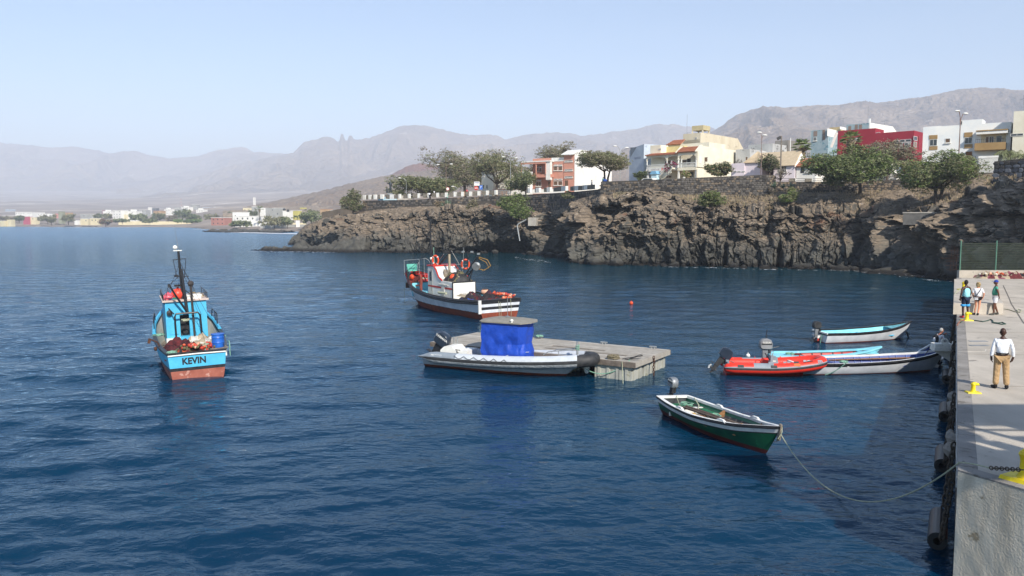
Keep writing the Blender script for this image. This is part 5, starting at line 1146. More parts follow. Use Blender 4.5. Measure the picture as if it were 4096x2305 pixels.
for (u0, v0, u1, v1) in ((1932, 690, 1937, 705), (1946, 690, 1952, 705), (1932, 740, 1937, 756), (1946, 740, 1951, 756)): b.win('F', u0, v0, u1, v1, None, 1)
b2 = Bld('low white annex with small paired windows between the yellow-white and pink houses', 2106, 760, 224, 40); b2.mass(2070, 2140, 686, W_); b2.win('F', 2079, 692, 2088, 698); b2.win('F', 2079, 701, 2088, 707)
# grey gable house with its shaded side
b = Bld('house with a bare blue-grey shaded gable wall next to the umbrella-shaped tree', 2574, 716, 163, 62)
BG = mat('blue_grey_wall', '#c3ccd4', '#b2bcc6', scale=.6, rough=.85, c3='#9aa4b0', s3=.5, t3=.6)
wF = b.loc('F', 2517, 660)[0]; hR = b.loc('F', 2574, 577)[1]; hL = b.loc('F', 2520, 603)[1]
mb = MB(); mb.prism([(wF, -3), (0, -3), (0, hR), (wF*.55, hR-.35), (wF, hL)], 0, 9, 'y'); mb.build('gable_wall', BG, b.t)
mb = MB(); zt = b.loc('F', 2530, 587)[1]; mb.prism([(wF*.92, hL-1.4), (wF*.92, hL+.6), (wF*.5, hR-.4)], -.06, -.01, 'y'); mb.build('dark_triangle', M['grey'], b.t)
text('INHRSAIDI', .62, mat('faded_lettering', '#7f8598', '#737a8c', rough=.9), 'wall_lettering', b.t, ((wF*.42), -.012, b.loc('F', 2548, 633)[1]), (R(90), 0, 0), .002, 0, .75)
# cream house with arches
CR = M['cream']; b = Bld('cream two-storey house with arched balconies, white balustrades, an outside stair and orange tiled roof strips', 2785, 706, 150, 42)
D = b; ze = b.loc('F', 2785, 606)[1]; zf = b.loc('F', 2785, 668)[1]; zr = b.loc('F', 2785, 583)[1]
wl_ = b.loc('F', 2575, 650)[0]; dp = b.loc('S', 2944, 650)[0]; zend = b.loc('S', 2944, 603)[1]
mb = MB(); mb.box((wl_, 2.6, -3), (-.001, dp, ze+.2)); mb.build('house_body', CR, b.t)
mb = MB(); mb.prism([(0, zf), (2.55, zf-.0), (2.55, -3), (dp, -3), (dp, zend), (2.2, zr+.05), (1.2, zr+.1), (0, ze+.1)], .002, .22, 'x'); mb.build('side_wall', CR, b.t)
mb = MB(); mb.prism([(0, -3), (2.6, -3), (2.6, zf-.35), (0, zf-.35)], .002, .2, 'x'); mb.build('porch_side_wall', CR, b.t)
xm = b.loc('F', 2711, 640)[0]
def arch_front(xa, xb, zb, zt, rise, y, name, m, th=.25, legw=.14):
 pts = [(xa, zt), (xa, zb), (xa+legw, zb)]; n = 12; L_ = xb-xa-2*legw
 for k in range(n+1):
  a = math.pi*(1-k/n); pts.append((xa+legw+L_/2*(1+math.copysign(abs(math.cos(a))**.6, math.cos(a))), zb+rise*math.sin(a)**.7 if 0 < k < n else zb))
 pts += [(xb, zb), (xb, zt)]; mb = MB(); mb.prism(pts, y, y+th, 'y'); return mb.build(name, m, D.t)
xa_ = b.loc('F', 2657, 640)[0]
arch_front(xm, -.02, ze-1.25, ze+.05, .75, 0, 'arch_wall', CR); arch_front(xa_, xm-.003, ze-1.25, ze-.1, .7, .9, 'arch_wall', CR); arch_front(wl_, xa_-.003, ze-1.25, ze-.1, .7, .9, 'arch_wall', CR)
for x, y in ((xm+.12, .12), (-.14, .12), (xm+.75, .12), (xa_, 1.02), (wl_+.12, 1.02)):
 mb = MB(); mb.lathe([(.17, zf), (.12, zf+.15), (.11, ze-1.45), (.18, ze-1.25)], 10, c=(x, y, 0)); mb.build('column', M['white'], b.t)
for x, y, zb in ((xm+.15, .2, -2), (wl_+.3, 1.1, -2), (xm+1.2, .4, -2), (-.2, .3, -2)): mb = MB(); mb.box((x-.16, y-.16, zb), (x+.16, y+.16, zf-.35)); mb.build('pillar', M['white'], b.t)
mb = MB(); mb.box((xm, -.05, zf-.55), (.0, 2.6, zf)); mb.build('balcony_slab', CR, b.t); mb = MB(); mb.box((wl_, .8, zf-.4), (xm-.01, 2.6, zf)); mb.build('balcony_slab', CR, b.t)
balusters(b.t, (xm+.1, .02, zf), (-.05, .02, zf), .85, M['white'], .22); balusters(b.t, (wl_+.2, .88, zf), (xa_+.6, .88, zf), .85, M['white'], .22); balusters(b.t, (.1, .1, zf), (.1, 2.4, zf), .85, M['white'], .24)
for x in (xm+.1, -.05): mb = MB(); mb.box((x-.12, -.1, zf), (x+.12, .14, zf+.95)); mb.ell((x, .02, zf+1.07), .13, 8, 6); mb.build('balustrade_post', M['white'], b.t)
tile_roof(b.t, [(xm-.2, -.35, ze-.0), (-.1, -.35, ze-.0), (-.1, 1.3, zr+.0), (xm+.3, 1.3, zr+.0)], M['terra'], 5); tile_roof(b.t, [(wl_-.1, .55, ze-.12), (xm-.25, .55, ze-.12), (xm-.25, 2.3, zr-.75), (wl_+.5, 2.3, zr-.75)], mat('lighter_terracotta', '#c4856a', '#b5755a', scale=2, rough=.8), 4)
mb = MB(); mb.prism([(-.5, ze-.1), (-.5, ze+.05), (1.3, zr+.2), (1.9, zr+.2), (1.9, zr-.6)], xm-.25, xm-.02, 'x'); mb.build('roof_gable', CR, b.t); mb = MB(); mb.prism([(-.5, ze-.1), (-.5, ze+.05), (1.3, zr+.25), (1.9, zr+.25), (1.9, zr-.6)], -.12, .23, 'x'); mb.build('roof_gable', CR, b.t)
def backwin(u0, v0, u1, v1, m, n): return b.win('F', u0, v0, u1, v1, m, n, False, off=2.6)
backwin(2736, 623, 2776, 643, M['brown'], 3); backwin(2603, 636, 2636, 657, M['brown'], 4); backwin(2672, 633, 2690, 650, M['brown'], 2); b.door('F', 2693, 628, 2706, 655, M['black'], 2.6); backwin(2729, 689, 2756, 700, M['brown'], 2); backwin(2606, 698, 2630, 708, M['brown'], 2); b.door('F', 2702, 684, 2718, 704, M['glass'], 2.6)
for (u0, v0, u1, v1) in ((2846, 628, 2859, 651), (2889, 634, 2896, 651), (2920, 638, 2933, 656)): b.win('S', u0, v0, u1, v1, M['grey'], 3, False)
for u0 in (2809, 2816): b.win('S', u0, 623, u0+2.5, 646, M['white'], 1, False, frame=CR)
mb = MB(); mb.prism([(0, 0), (.0, .9), (.15, 1.25), (.4, 1.35), (.65, 1.25), (.8, .9), (.8, 0)], .21, .26, 'x'); o = mb.build('niche', M['white'], b.t); o.location = (0, .6, ze-2.2)
# outside stair
xs0, xs1 = xm-.3, b.loc('F', 2623, 708)[0]; ns = 14
for k in range(ns):
 f = k/ns; x = xs0+(xs1-xs0)*f; z = zf*(1-f)-1.2*f+.0; mb = MB(); mb.box((x-.5, -1.6, z-.25), (x, -.4, z)); mb.build('stair_step', CR, b.t)
mb = MB(); mb.prism([(xs0, zf-.1), (xs1, -1.4), (xs1, -1.9), (xs0, zf-1.0)], -1.7, -1.6, 'y'); mb.build('stair_side', CR, b.t)
for k in range(20):
 f = (k+.5)/20; x = xs0+(xs1-xs0)*f; z = zf*(1-f)-1.3*f; mb = MB(); mb.lathe([(.05, 0), (.03, .1), (.07, .35), (.03, .6), (.05, .8)], 6, c=(x, -1.65, z)); mb.build('stair_baluster', M['white'], b.t, smooth=True)
mb = MB(); mb.beam((xs0, -1.65, zf+.85), (xs1, -1.65, -.5), .16, .12); mb.build('stair_handrail', M['white'], b.t)
mb = MB(); mb.box((xs0-.2, -1.75, zf-.2), (xs0+.05, -1.5, zf+1.0)); mb.ell((xs0-.07, -1.62, zf+1.12), .14, 8, 6); mb.build('balustrade_post', M['white'], b.t)
# its upper storey block and orange roof bit
mb = MB(); zq = b.loc('F', 2600, 578)[1]; x1_ = b.loc('F', 2617, 600)[0]; mb.box((wl_, 2.3, ze-.3), (x1_, 6.5, zq)); mb.build('upper_block', CR, b.t); b.win('F', 2582, 588, 2594, 594, M['grey'], 1, False, off=2.3)
mb = MB(); mb.box((x1_, 4.5, ze), (x1_+4, 8, zq-.25)); mb.build('terrace_wall', mat('yellow_wall', '#d6c48c', '#c9b67c', rough=.8), b.t)
xr0, xr1 = b.loc('F', 2668, 575, 5)[0], b.loc('F', 2722, 575, 5)[0]; zz = b.loc('F', 2700, 578, 5)[1]; zz2 = b.loc('F', 2700, 557, 5)[1]
mb = MB(); mb.box((xr0, 5.4, ze), (xr1+6, 12, zz)); mb.build('upper_storey', CR, b.t); tile_roof(b.t, [(xr0-.2, 5, zz), (xr1, 5, zz), (xr1, 6.8, zz2), (xr0+.5, 6.8, zz2)], M['terra'], 4)
for k, (uu, vv) in enumerate(((2656, 592), (2674, 592))):
 o = onto(b.t, 'satellite_dish', ('white satellite dish on the roof terrace of the arched cream house', 'second white satellite dish, nearer the upper storey of the arched cream house')[k], 'satellite dish', (xr0-.2+1.6*k, 4.9, ze+.9)); mb = MB(); mb.lathe([(.0, 0), (.25, .04), (.42, .14), (.43, .17), (.25, .08), (0, .04)], 14); q = mb.build('dish', M['white'], o); q.rotation_euler = (R(60), 0, .4); mb = MB(); mb.tube([(0, .1, -1.0), (0, .05, 0)], .03, 5); mb.build('dish_post', M['grey'], o)
s_ = onto(b.t, 'shop_sign', 'white shop sign board with a red end under the balcony of the arched cream house', 'sign', (0, 0, 0)); sa, sb, s0, s1 = b.rect('F', 2588, 673, 2640, 685)
mb = MB(); mb.box((sa, .55, s0), (sb, .75, s1)); mb.build('board', M['white'], s_); mb = MB(); mb.box((sb, .55, s0), (sb+.12, .75, s1)); mb.build('red_end', BC['red'], s_); text('CIMPAR', .55, mat('pale_grey_letters', '#a9a3a6', '#9c969a', rough=.8), 'lettering', s_, ((sa+sb)/2, .54, (s0+s1)/2), (R(90), 0, 0), .003)
s_ = onto(b.t, 'shop_sign', 'small red square sign at the foot of the arched house stair pillar', 'sign', (0, 0, 0)); sa, sb, s0, s1 = b.rect('F', 2685, 669, 2694, 684); mb = MB(); mb.box((sa, -.4, s0), (sb, -.3, s1)); mb.build('board', BC['red'], s_); mb = MB(); mb.box((sa+.2, -.42, s0+.2), (sa+.25, -.401, s1-.2)); mb.build('white_mark', M['white'], s_)
k_ = onto(b.t, 'kiosk', 'small pale blue kiosk with a pitched blue roof below the outside stair', 'kiosk', (b.loc('F', 2657, 700)[0], -3.2, -1.0)); mb = MB(); mb.box((-.6, -.5, -1), (.6, .5, 1.5)); mb.build('kiosk_body', mat('very_pale_blue', '#c9e3ea', '#b8d5de', rough=.6), k_); mb = MB(); mb.prism([(-.8, 1.5), (.8, 1.5), (.45, 2.1), (-.45, 2.1)], -.7, .7, 'y'); mb.build('kiosk_roof', mat('light_blue_roof', '#86b9d8', '#74a8c8', rough=.6), k_)
# big bare beige building behind
b = Bld('tall bare beige building with a rooftop water-tank tower behind the arched cream house', 2796, 700, 172, 42, 'apartment_building', 'building'); BB = mat('bare_plaster', '#d9ceb6', '#c8bb9f', scale=.4, rough=.9, c3='#b3a78e', s3=.35, t3=.58, streak=(1, 1, .3))
w0 = b.loc('F', 2696, 560)[0]; hh = b.loc('F', 2796, 558)[1]; h2 = b.loc('S', 2796, 531)[1]; dd = b.loc('S', 2948, 555)[0]; h3 = b.loc('S', 2948, 555)[1]; d2 = b.loc('S', 2975, 590)[0]
mb = MB(); mb.box((w0, .0, -2), (-.01, 9, hh)); mb.build('front_block', BB, b.t); mb = MB(); mb.prism([(0, -2), (d2, -2), (d2, h3-2.6), (dd, h3), (4.0, h2+.1), (0, h2)], -4, .2, 'x'); mb.build('side_block', BB, b.t)
ta, tb = b.loc('F', 2777, 515, 2)[0], 0; tz0, tz1 = b.loc('F', 2800, 531, 2)[1], b.loc('F', 2822, 502, 2)[1]
mb = MB(); mb.box((-2.6, 1.2, h2+.7), (.15, 4.2, tz1)); mb.build('water_tank', mat('ochre_plaster', '#c2b48e', '#b3a57f', rough=.9), b.t)
for x in (-2.5, -.05):
 for y in (1.3, 4.0): mb = MB(); mb.box((x-.12, y-.12, h2-.3), (x+.12, y+.12, h2+.7)); mb.build('tank_leg', BB, b.t)
mb = MB(); mb.box((b.loc('F', 2757, 550)[0], .02, hh), (-4.02, 5, b.loc('F', 2770, 540)[1])); mb.build('roof_room', mat('yellow_plaster', '#cdb98c', '#bfab7c', rough=.9), b.t); b.win('F', 2781, 549, 2788, 557, None, 1, False)
mb = MB(); mb.tube([(-3.4, .5, h2), (-3.4, .5, h2+4.2)], .03, 4); mb.tube([(w0+3, .5, hh), (w0+3, .5, hh+1.6)], .03, 4); mb.tube([(w0+2.2, .5, hh+1.6), (w0+3.8, .5, hh+1.7)], .03, 4); mb.build('roof_aerial', M['grey'], b.t)
# grey unfinished blocks and low tiled houses
GP = mat('stained_grey_plaster', '#c3c3bf', '#a3a39f', scale=.5, rough=.9, c3='#6f6d69', s3=.45, t3=.57, streak=(1, 1, .4)); DG2 = mat('dark_bare_wall', '#8a857d', '#77726b', scale=.5, rough=.9)
for lab, u, vb, Y, uL, uR, vt, m, wins in (('blotchy white-grey block with a brown shutter beside the arched cream house', 2996, 700, 158, 2943, 3040, 596, GP, [(2982, 627, 2992, 645)]), ('stained pale block with a dark window above the tiled roofs', 3087, 700, 163, 2994, 3130, 574, GP, [(2999, 625, 3012, 640)]), ('dull brown-grey bare block behind the wooden pole', 3150, 700, 168, 3100, 3195, 561, DG2, [])):
 b = Bld(lab, u, vb, Y, 42, 'apartment_building', 'building'); b.mass(uL, uR, vt, m)
 for q in wins: b.win('F', *q, M['brown'], 1, False)
b = Bld('low pinkish-white house with a pyramid tile roof and a perforated parapet behind the stone wall', 3048, 712, 141, 40); LP = mat('pinkish_white_wall', '#e6dde0', '#d9cdd2', scale=.5, rough=.85); b.mass(2981, 3110, 650, LP); w, d, h = b.w, b.d, b.h
BT = mat('beige_tile', '#c2b094', '#b1a084', scale=2, rough=.85)
mb = MB(); mb.faces([(w-.3, -.3, h), (.3, -.3, h), (.3, 4.2, h), (w-.3, 4.2, h), (w/2, 2, h+2.1)], [(0, 1, 4), (1, 2, 4), (2, 3, 4), (3, 0, 4), (0, 3, 2, 1)]); mb.build('pyramid_roof', BT, b.t)
mb = MB()
for k in range(15): x = w-.2+(abs(w)+.3)*k/14; mb.tube([(x, -.33, h+.03), (w/2+(x-w/2)*.08, 1.85, h+2.05)], .06, 4)
o = mb.build('roof_ridges', BT, b.t); o['kind'] = 'stuff'
for k in range(3): b.win('F', 2939+k*17, 685, 2952+k*17, 690, M['grey'], 1, False, off=-.3)
mb = MB(); mb.box((b.loc('F', 2927, 690)[0], -.3, -3), (w, 3, b.loc('F', 2955, 654)[1])); mb.build('front_wall', LP, b.t)
b = Bld('long low house with a beige tiled roof, arched gable and barred window', 3178, 716, 138, 40); b.mass(3095, 3230, 662, LP); w, d, h = b.w, b.d, b.h
mb = MB(); mb.prism([(-.4, h), (2.8, h+2.7), (6, h+.0)], w-4.5, .0, 'x'); mb.build('long_roof', BT, b.t); b.win('F', 3112, 666, 3146, 690, None, 5); mb = MB(); mb.prism([(-.3, h-.3), (2.6, h+2.2), (5.5, h-.3)], .005, .2, 'x'); mb.build('arched_gable', W_, b.t)
b = Bld('small white house with an orange tile roof and a dark doorway behind the fan palm', 3262, 716, 136, 40); b.mass(3186, 3330, 664, W_); w, d, h = b.w, b.d, b.h; tile_roof(b.t, [(w-.3, -.4, h), (.2, -.4, h), (.2, 2.6, h+1.5), (w-.3, 2.6, h+1.5)], M['terra'], 5); b.door('F', 3203, 666, 3217, 692, M['black']); b.win('F', 3222, 666, 3245, 690, M['white'], 2)
b = Bld('long white low wall of the road-side gardens behind the big green tree', 3585, 716, 133.5, 38, 'garden_wall', 'wall'); b.mass(3160, 3600, 692, W_)
b = Bld('white house with a curved arched wall seen through the thin branches', 3578, 716, 139, 40); hz = b.loc('F', 3570, 640)[1]; w0 = b.loc('F', 3440, 680)[0]; mb = MB(); pts = [(w0, -3), (0, -3)]+[(w0*.42*(1-math.cos(a)), hz-2.4+2.4*math.sin(a)) for a in np.linspace(0, math.pi/2, 8)]+[(w0, hz)]; mb.prism(pts, 0, 6, 'y'); mb.build('arched_wall', W_, b.t)
# blue panelled building, white neighbour
TB = mat('mottled_blue_wall', '#9fb0b4', '#8ca0a6', scale=.7, rough=.85, c3='#5f8692', s3=.9, t3=.56); BR = mat('taupe_panel', '#8f7f74', '#827267', rough=.8)
b = Bld('mottled blue building with brown vertical panels, farther from the viewer than the red one', 3308, 700, 178, 44, 'apartment_building', 'building'); b.mass(3244, 3350, 518, TB)
for (u0, v0, u1, v1) in ((3254, 525, 3269, 546), (3290, 520, 3301, 543), (3290, 544, 3301, 560)): b.panel('F', u0, v0, u1, v1, 'brown_panel', BR)
b.win('F', 3254, 549, 3267, 564); b.panel('S', 3309, 518, 3345, 548, 'white_side', W_); b.mass(3244, 3300, 518, TB, 'x') if False else None
b = Bld('white-sided upper building with blue front panels rising behind the red house', 3468, 700, 176, 44, 'apartment_building', 'building'); b.mass(3386, 3560, 493, TB)
for u0 in (3393, 3419, 3436): b.panel('F', u0, 499 if u0 > 3400 else 505, u0+12, 522, 'brown_panel', BR)
dd = b.loc('S', 3590, 500)[0]; hh = b.h; mb = MB(); mb.prism([(0, 0), (dd, 0), (dd, hh-1.2), (dd*.78, hh+.35), (dd*.2, hh+.1), (0, hh+.02)], .003, .3, 'x'); mb.build('white_gable', W_, b.t)
mb = MB(); mb.box((-1.5, 4, hh), (-1.2, 4.3, hh+1.4)); mb.build('chimney', W_, b.t); mb = MB()
for x, y, z in ((-6, 1, 1.6), (.1, 9, 1.2)): mb.tube([(x, y, hh), (x, y, hh+z)], .03, 4); mb.tube([(x-.9, y, hh+z-.1), (x+.9, y, hh+z+.1)], .03, 4)
mb.tube([(-1, 2, hh), (-1, 2, hh+3.8)], .03, 4); mb.build('roof_aerial', M['grey'], b.t)
b = Bld('small ochre-topped block between the two blue-fronted buildings', 3358, 700, 184, 44, 'apartment_building', 'building'); b.mass(3318, 3386, 508, mat('ochre_block', '#c9b187', '#b9a077', rough=.9)); b.panel('S', 3359, 509, 3384, 520, 'white_side', W_)
# red building
RD = mat('crimson_wall', '#992a38', '#8c2533', scale=.5, rough=.75)
b = Bld('crimson red building with a flat roof and strip windows, its end wall brightly lit', 3650, 690, 148, 44, 'apartment_building', 'building'); b.mass(3500-60, 3692, 523, RD); RBh = b.h
up0, up1 = b.loc('F', 3350, 560, 1.5)[0], b.loc('F', 3500, 560, 1.5)[0]; zu = b.loc('F', 3500, 513, 1.5)[1]
mb = MB(); mb.box((up0, 1.5, -3), (up1, 6.0, zu)); mb.build('upper_wing', RD, b.t); b.win('F', 3480, 525, 3497, 542, None, 2, False, off=1.5)
for (u0, v0, u1, v1, n) in ((3577, 561, 3595, 571, 1), (3599, 559, 3620, 570, 1), (3622, 557, 3645, 568, 1)): b.win('F', u0, v0, u1, v1, None, n, False)
for (u0, v0, u1, v1) in ((3580, 574, 3592, 596), (3596, 573, 3612, 595), (3634, 570, 3643, 590)): b.win('F', u0, v0, u1, v1, BR, 2, False)
b.win('F', 3618, 572, 3633, 592, None, 1, False); b.win('S', 3654, 546, 3668, 563, None, 1, False); b.win('S', 3654, 568, 3666, 590, BR, 1, False)
b.panel('S', 3672, 545, 3674, 600, 'drain_pipe', M['rust'])
b.panel('F', 3574, 571, 3646, 573, 'window_band', FR, 0, .1)
mb = MB(); xa, xb, z0, z1 = b.rect('F', 3420, 551, 3460, 572, 1.5); mb.prism([(xa, z1), (xb, z1+.2), (xb, z0), (xb-.25, z0), (xb-.8, z1-.9), (xb-2.0, z1-.3), (xa, z1-.25)], 1.2, 1.45, 'y'); mb.build('white_arch', M['white'], b.t)
mb = MB(); mb.beam((up0-.8, .5, zu-3.2), (up0+.2, .5, zu-.4), .9, .2); mb.build('outside_stair', W_, b.t)
# white and ochre building
OC = mat('ochre_panel', '#a5875a', '#96794e', rough=.8); WM = mat('white_render_mould', '#f0eee6', '#dfe3e2', scale=.4, rough=.85, c3='#a7b0ae', s3=.55, t3=.66)
b = Bld('white building with ochre panels and a recessed balcony, peeling paint on its parapet', 4036, 690, 128, 36, 'apartment_building', 'building')
b.mass(3693, 4037, 509, WM, vtu=3700); hA = b.h; x0, x1 = b.loc('F', 3838, 500)[0], b.loc('F', 3930, 500)[0]; zA = b.loc('F', 3880, 480)[1]
mb = MB(); mb.box((x0, .0, hA), (x1, 4, zA)); mb.build('raised_parapet', WM, b.t); mb = MB(); zB = b.loc('F', 3985, 491)[1]; mb.box((x1+.002, .3, hA), (0, 5, zB)); mb.build('roof_storey', W_, b.t); mb = MB(); zc = b.loc('F', 3730, 505)[1]; mb.box((b.loc('F', 3700, 505)[0], .5, hA), (b.loc('F', 3762, 505)[0], 4, zc)); mb.build('roof_step', W_, b.t)
mb = MB(); mb.box((x0+.2, -.002, hA+.2), (x0+1.1, .0, zA-.5)); b.win('F', 3840, 484, 3850, 500, None, 1, False)
for (u0, v0, v1, v2, v3) in ((3717, 541, 557, 584, 600), (3857, 530, 549, 575, 593)):
 b.panel('F', u0, v0, u0+33, v1, 'ochre_panel', OC, 0, .08); b.win('F', u0+1, v1+1, u0+32, v2, None, 2, False); b.panel('F', u0, v2+2, u0+33, v3, 'ochre_panel', OC, 0, .08)
b.win('F', 3781, 554, 3801, 572, M['brown'], 1)
xa, xb, z0, z1 = b.rect('F', 3924, 529, 4024, 577)
mb = MB(); mb.box((xa, -.02, z0+.2), (xb, .0, z1)); o = mb.build('recess_shade_panel', mat('shaded_cream', '#d8ceb2', '#cabf9f', rough=.9), b.t)  # flat panel; the recess shade is put into its darker cream
mb = MB(); mb.box((xa-.6, -1.5, z1+.1), (xb+.3, .0-.002, z1+.28)); mb.build('balcony_roof', OC, b.t); mb = MB(); mb.box((xa-.7, -1.6, z0-1.0), (xb+.1, -.002, z0+.15)); mb.build('balcony_parapet', OC, b.t)
mb = MB(); mb.box((xa-.6, -1.4, z1-.35), (xb+.3, -.002, z1+.1)); mb.build('balcony_beam', W_, b.t)
b.win('F', 3942, 547, 3956, 572, M['brown'], 1, False); b.win('F', 3957, 546, 3976, 572, None, 2, False); b.win('F', 3984, 543, 4008, 576, None, 1, False)
mb = MB(); mb.tube([(xa-.6, -1.5, z0+.75), (xb, -1.5, z0+.75)], .03, 5); [mb.tube([(x, -1.5, z0+.1), (x, -1.5, z0+.75)], .015, 4) for x in np.linspace(xa-.6, xb, 16)]; mb.build('balcony_railing', M['black'], b.t)
b.panel('F', 3862, 607, 3887, 665, 'brown_door_panel', mat('brown_panel', '#8f6236', '#7f552d', rough=.8), 0, .1)
b = Bld('tall cream building at the edge of the picture with a high strip window', 4036.5, 690, 127, 36, 'apartment_building', 'building'); CRW = M['cream']; ww = 16
zt = b.loc('F', 4040, 449)[1]; mb = MB(); mb.box((.25, -.6, -3), (ww, 12, zt)); mb.build('wall', CRW, b.t); b.win('F', 4044, 537, 4096, 548, None, 2, False, off=-.6); mb = MB(); mb.ell((4.6, 2, zt+.5), (.9, .9, .6), 12, 8); mb.build('water_tank', M['white'], b.t)
mb = MB(); mb.tube([(1.4, 1, zt), (1.3, 1, zt+2.6)], .03, 4); mb.tube([(.9, 1, zt+1.9), (2.0, 1, zt+2.3)], .025, 4); mb.build('roof_aerial', M['grey'], b.t)
# perforated white screen wall
b = Bld('white perforated lattice screen wall between the palms and the dark stone wall', 3990, 678, 119, 30, 'screen_wall', 'wall'); xa, xb, z0, z1 = b.rect('F', 3915, 632, 3990, 678)
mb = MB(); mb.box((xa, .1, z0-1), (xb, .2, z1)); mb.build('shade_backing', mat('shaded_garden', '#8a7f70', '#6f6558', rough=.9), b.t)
nx_, nz_ = 22, 13; mb = MB()
for i in range(nx_+1): x = xa+(xb-xa)*i/nx_; mb.box((x-.035, 0, z0-.5), (x+.035, .07, z1))
for j in range(nz_+1): z = z0+(z1-z0)*j/nz_; mb.box((xa, -.004, z-.03), (xb, .066, z+.03))
o = mb.build('lattice', M['white'], b.t); mb = MB(); mb.box((xa-.1, -.05, z1), (xb+.1, .25, z1+.3)); mb.build('lattice_cap', M['white'], b.t)
# ------------------------------------------------------------------ far town across the bay
def TY(vb, u):
 Y = float(np.interp(vb, [838, 850, 865, 880, 895, 905], [1900, 1600, 1250, 1000, 860, 700]))
 if u > 930: Y *= .62
 ys_ = float(np.interp(u, [0, 200*VK, 480*VK, 520*VK, 640*VK, 780*VK], [571, 571, 573, 577, 580, 584]))*VK
 return max(Y, 7*F/(ys_-882)+45)
TC = {n: mat(n+'_town_wall', a, bb, scale=.2, rough=.85) for n, a, bb in (('white', '#eeece4', '#dfdcd2'), ('cream', '#e2d6b2', '#d4c79f'), ('grey', '#a9a9a4', '#96968f'), ('pink', '#b5566a', '#a84c60'), ('rose', '#c98a80', '#b8776d'), ('dark', '#5d6064', '#4c4f53'), ('orange', '#b8986c', '#ab8a5e'), ('yellow', '#c4bb62', '#b8ae54'), ('red', '#8a4a50', '#7d4046'), ('blue', '#a3adb8', '#949eaa'), ('olive', '#9a9c84', '#888a73'), ('brick', '#b07a6c', '#a06c60'))}
far = [(62, 151, 850, 861, 'white', 'long white hall beyond the first trees on the far shore'), (93, 122, 867, 884, 'pink', 'bright pink house at the far left of the distant shore'), (122, 150, 870, 884, 'cream', 'white house with dark openings next to the bright pink one'),
  (235, 254, 847, 883, 'olive', 'slim grey-green tower block on the far shore'), (254, 285, 852, 867, 'orange', 'ochre-topped block beside the slim tower'), (219, 234, 855, 864, 'rose', 'small rose house just before the slim tower'), (322, 378, 858, 873, 'grey', 'wide grey-white house row on the far shore'), (322, 360, 876, 892, 'cream', 'sand-coloured waterfront house with flat roof'),
  (362, 398, 874, 891, 'cream', 'sand-coloured waterfront house with a round opening'), (298, 322, 882, 893, 'white', 'small white cube house on the far beach'), (409, 436, 842, 854, 'red', 'dark red-roofed house high in the far town'), (412, 452, 846, 862, 'white', 'stepped white house in front of the dark red one'),
  (452, 502, 843, 875, 'white', 'largest bright white block of the far town'), (485, 512, 859, 875, 'cream', 'cream annex in front of the largest white block'), (512, 557, 846, 875, 'white', 'white block with a lower wing right of the largest one'), (557, 593, 841, 862, 'grey', 'pale grey block in the middle of the far town'),
  (593, 604, 830, 856, 'white', 'narrow white stair tower in the far town'), (604, 630, 833, 853, 'dark', 'dark glass-like block in the far town'), (615, 653, 845, 864, 'orange', 'orange-yellow house above the trees of the far town'), (657, 690, 838, 861, 'white', 'white house right of the orange-yellow one'), (690, 726, 836, 858, 'grey', 'pale house with a flat top below the radio mast'),
  (726, 764, 830, 852, 'white', 'white house with a red strip beside the radio mast'), (764, 794, 820, 849, 'grey', 'tallest grey block of the far town'), (785, 822, 840, 862, 'white', 'white cube in front of the tallest grey block'), (811, 856, 830, 845, 'blue', 'pale blue-white block on the upper street'), (856, 890, 829, 849, 'white', 'white block at the end of the upper street'),
  (845, 912, 872, 903, 'brick', 'unfinished reddish brick house on the far waterfront'), (931, 986, 851, 884, 'white', 'white villa with a roof step on the far shore'), (940, 1063, 866, 886, 'white', 'long low white hall next to the villa with the roof step'), (972, 1010, 833, 850, 'cream', 'cream house up the slope behind the white villa'), (1008, 1040, 828, 862, 'grey', 'grey house behind the lone far palm'),
  (1040, 1063, 832, 862, 'white', 'white block touching the narrow grey tower'), (1063, 1080, 832, 867, 'grey', 'narrow grey tower with dark openings'), (1080, 1131, 834, 865, 'grey', 'broad blank grey-white wall building on the far side'), (1131, 1165, 845, 868, 'white', 'white house carrying two dark water tanks'), (1165, 1200, 844, 865, 'yellow', 'yellow-green house near the end of the bay'),
  (1200, 1222, 831, 851, 'yellow', 'brighter lemon-yellow house behind the yellow-green one'), (1200, 1240, 829, 844, 'white', 'white roof storey above the yellow houses'), (1281, 1323, 838, 858, 'orange', 'ochre house with an orange-red roof near the promontory'), (1323, 1372, 842, 860, 'dark', 'dark stone wall house topped with white blocks near the promontory'),
  (20, 52, 838, 843, 'blue', 'faint blue-roofed works far inland'), (0, 22, 884, 894, 'cream', 'pale low house at the picture edge on the far beach'), (28, 52, 879, 890, 'cream', 'second pale low house near the picture edge on the far beach'), (150, 215, 856, 862, 'white', 'low white wall line between the hall and the slim tower'), (865, 905, 858, 868, 'olive', 'pale pitched roof hut above the reddish brick house'), (1012, 1015, 790, 797, 'white', 'tiny white beacon on the plain')]
rt = random.Random(5)
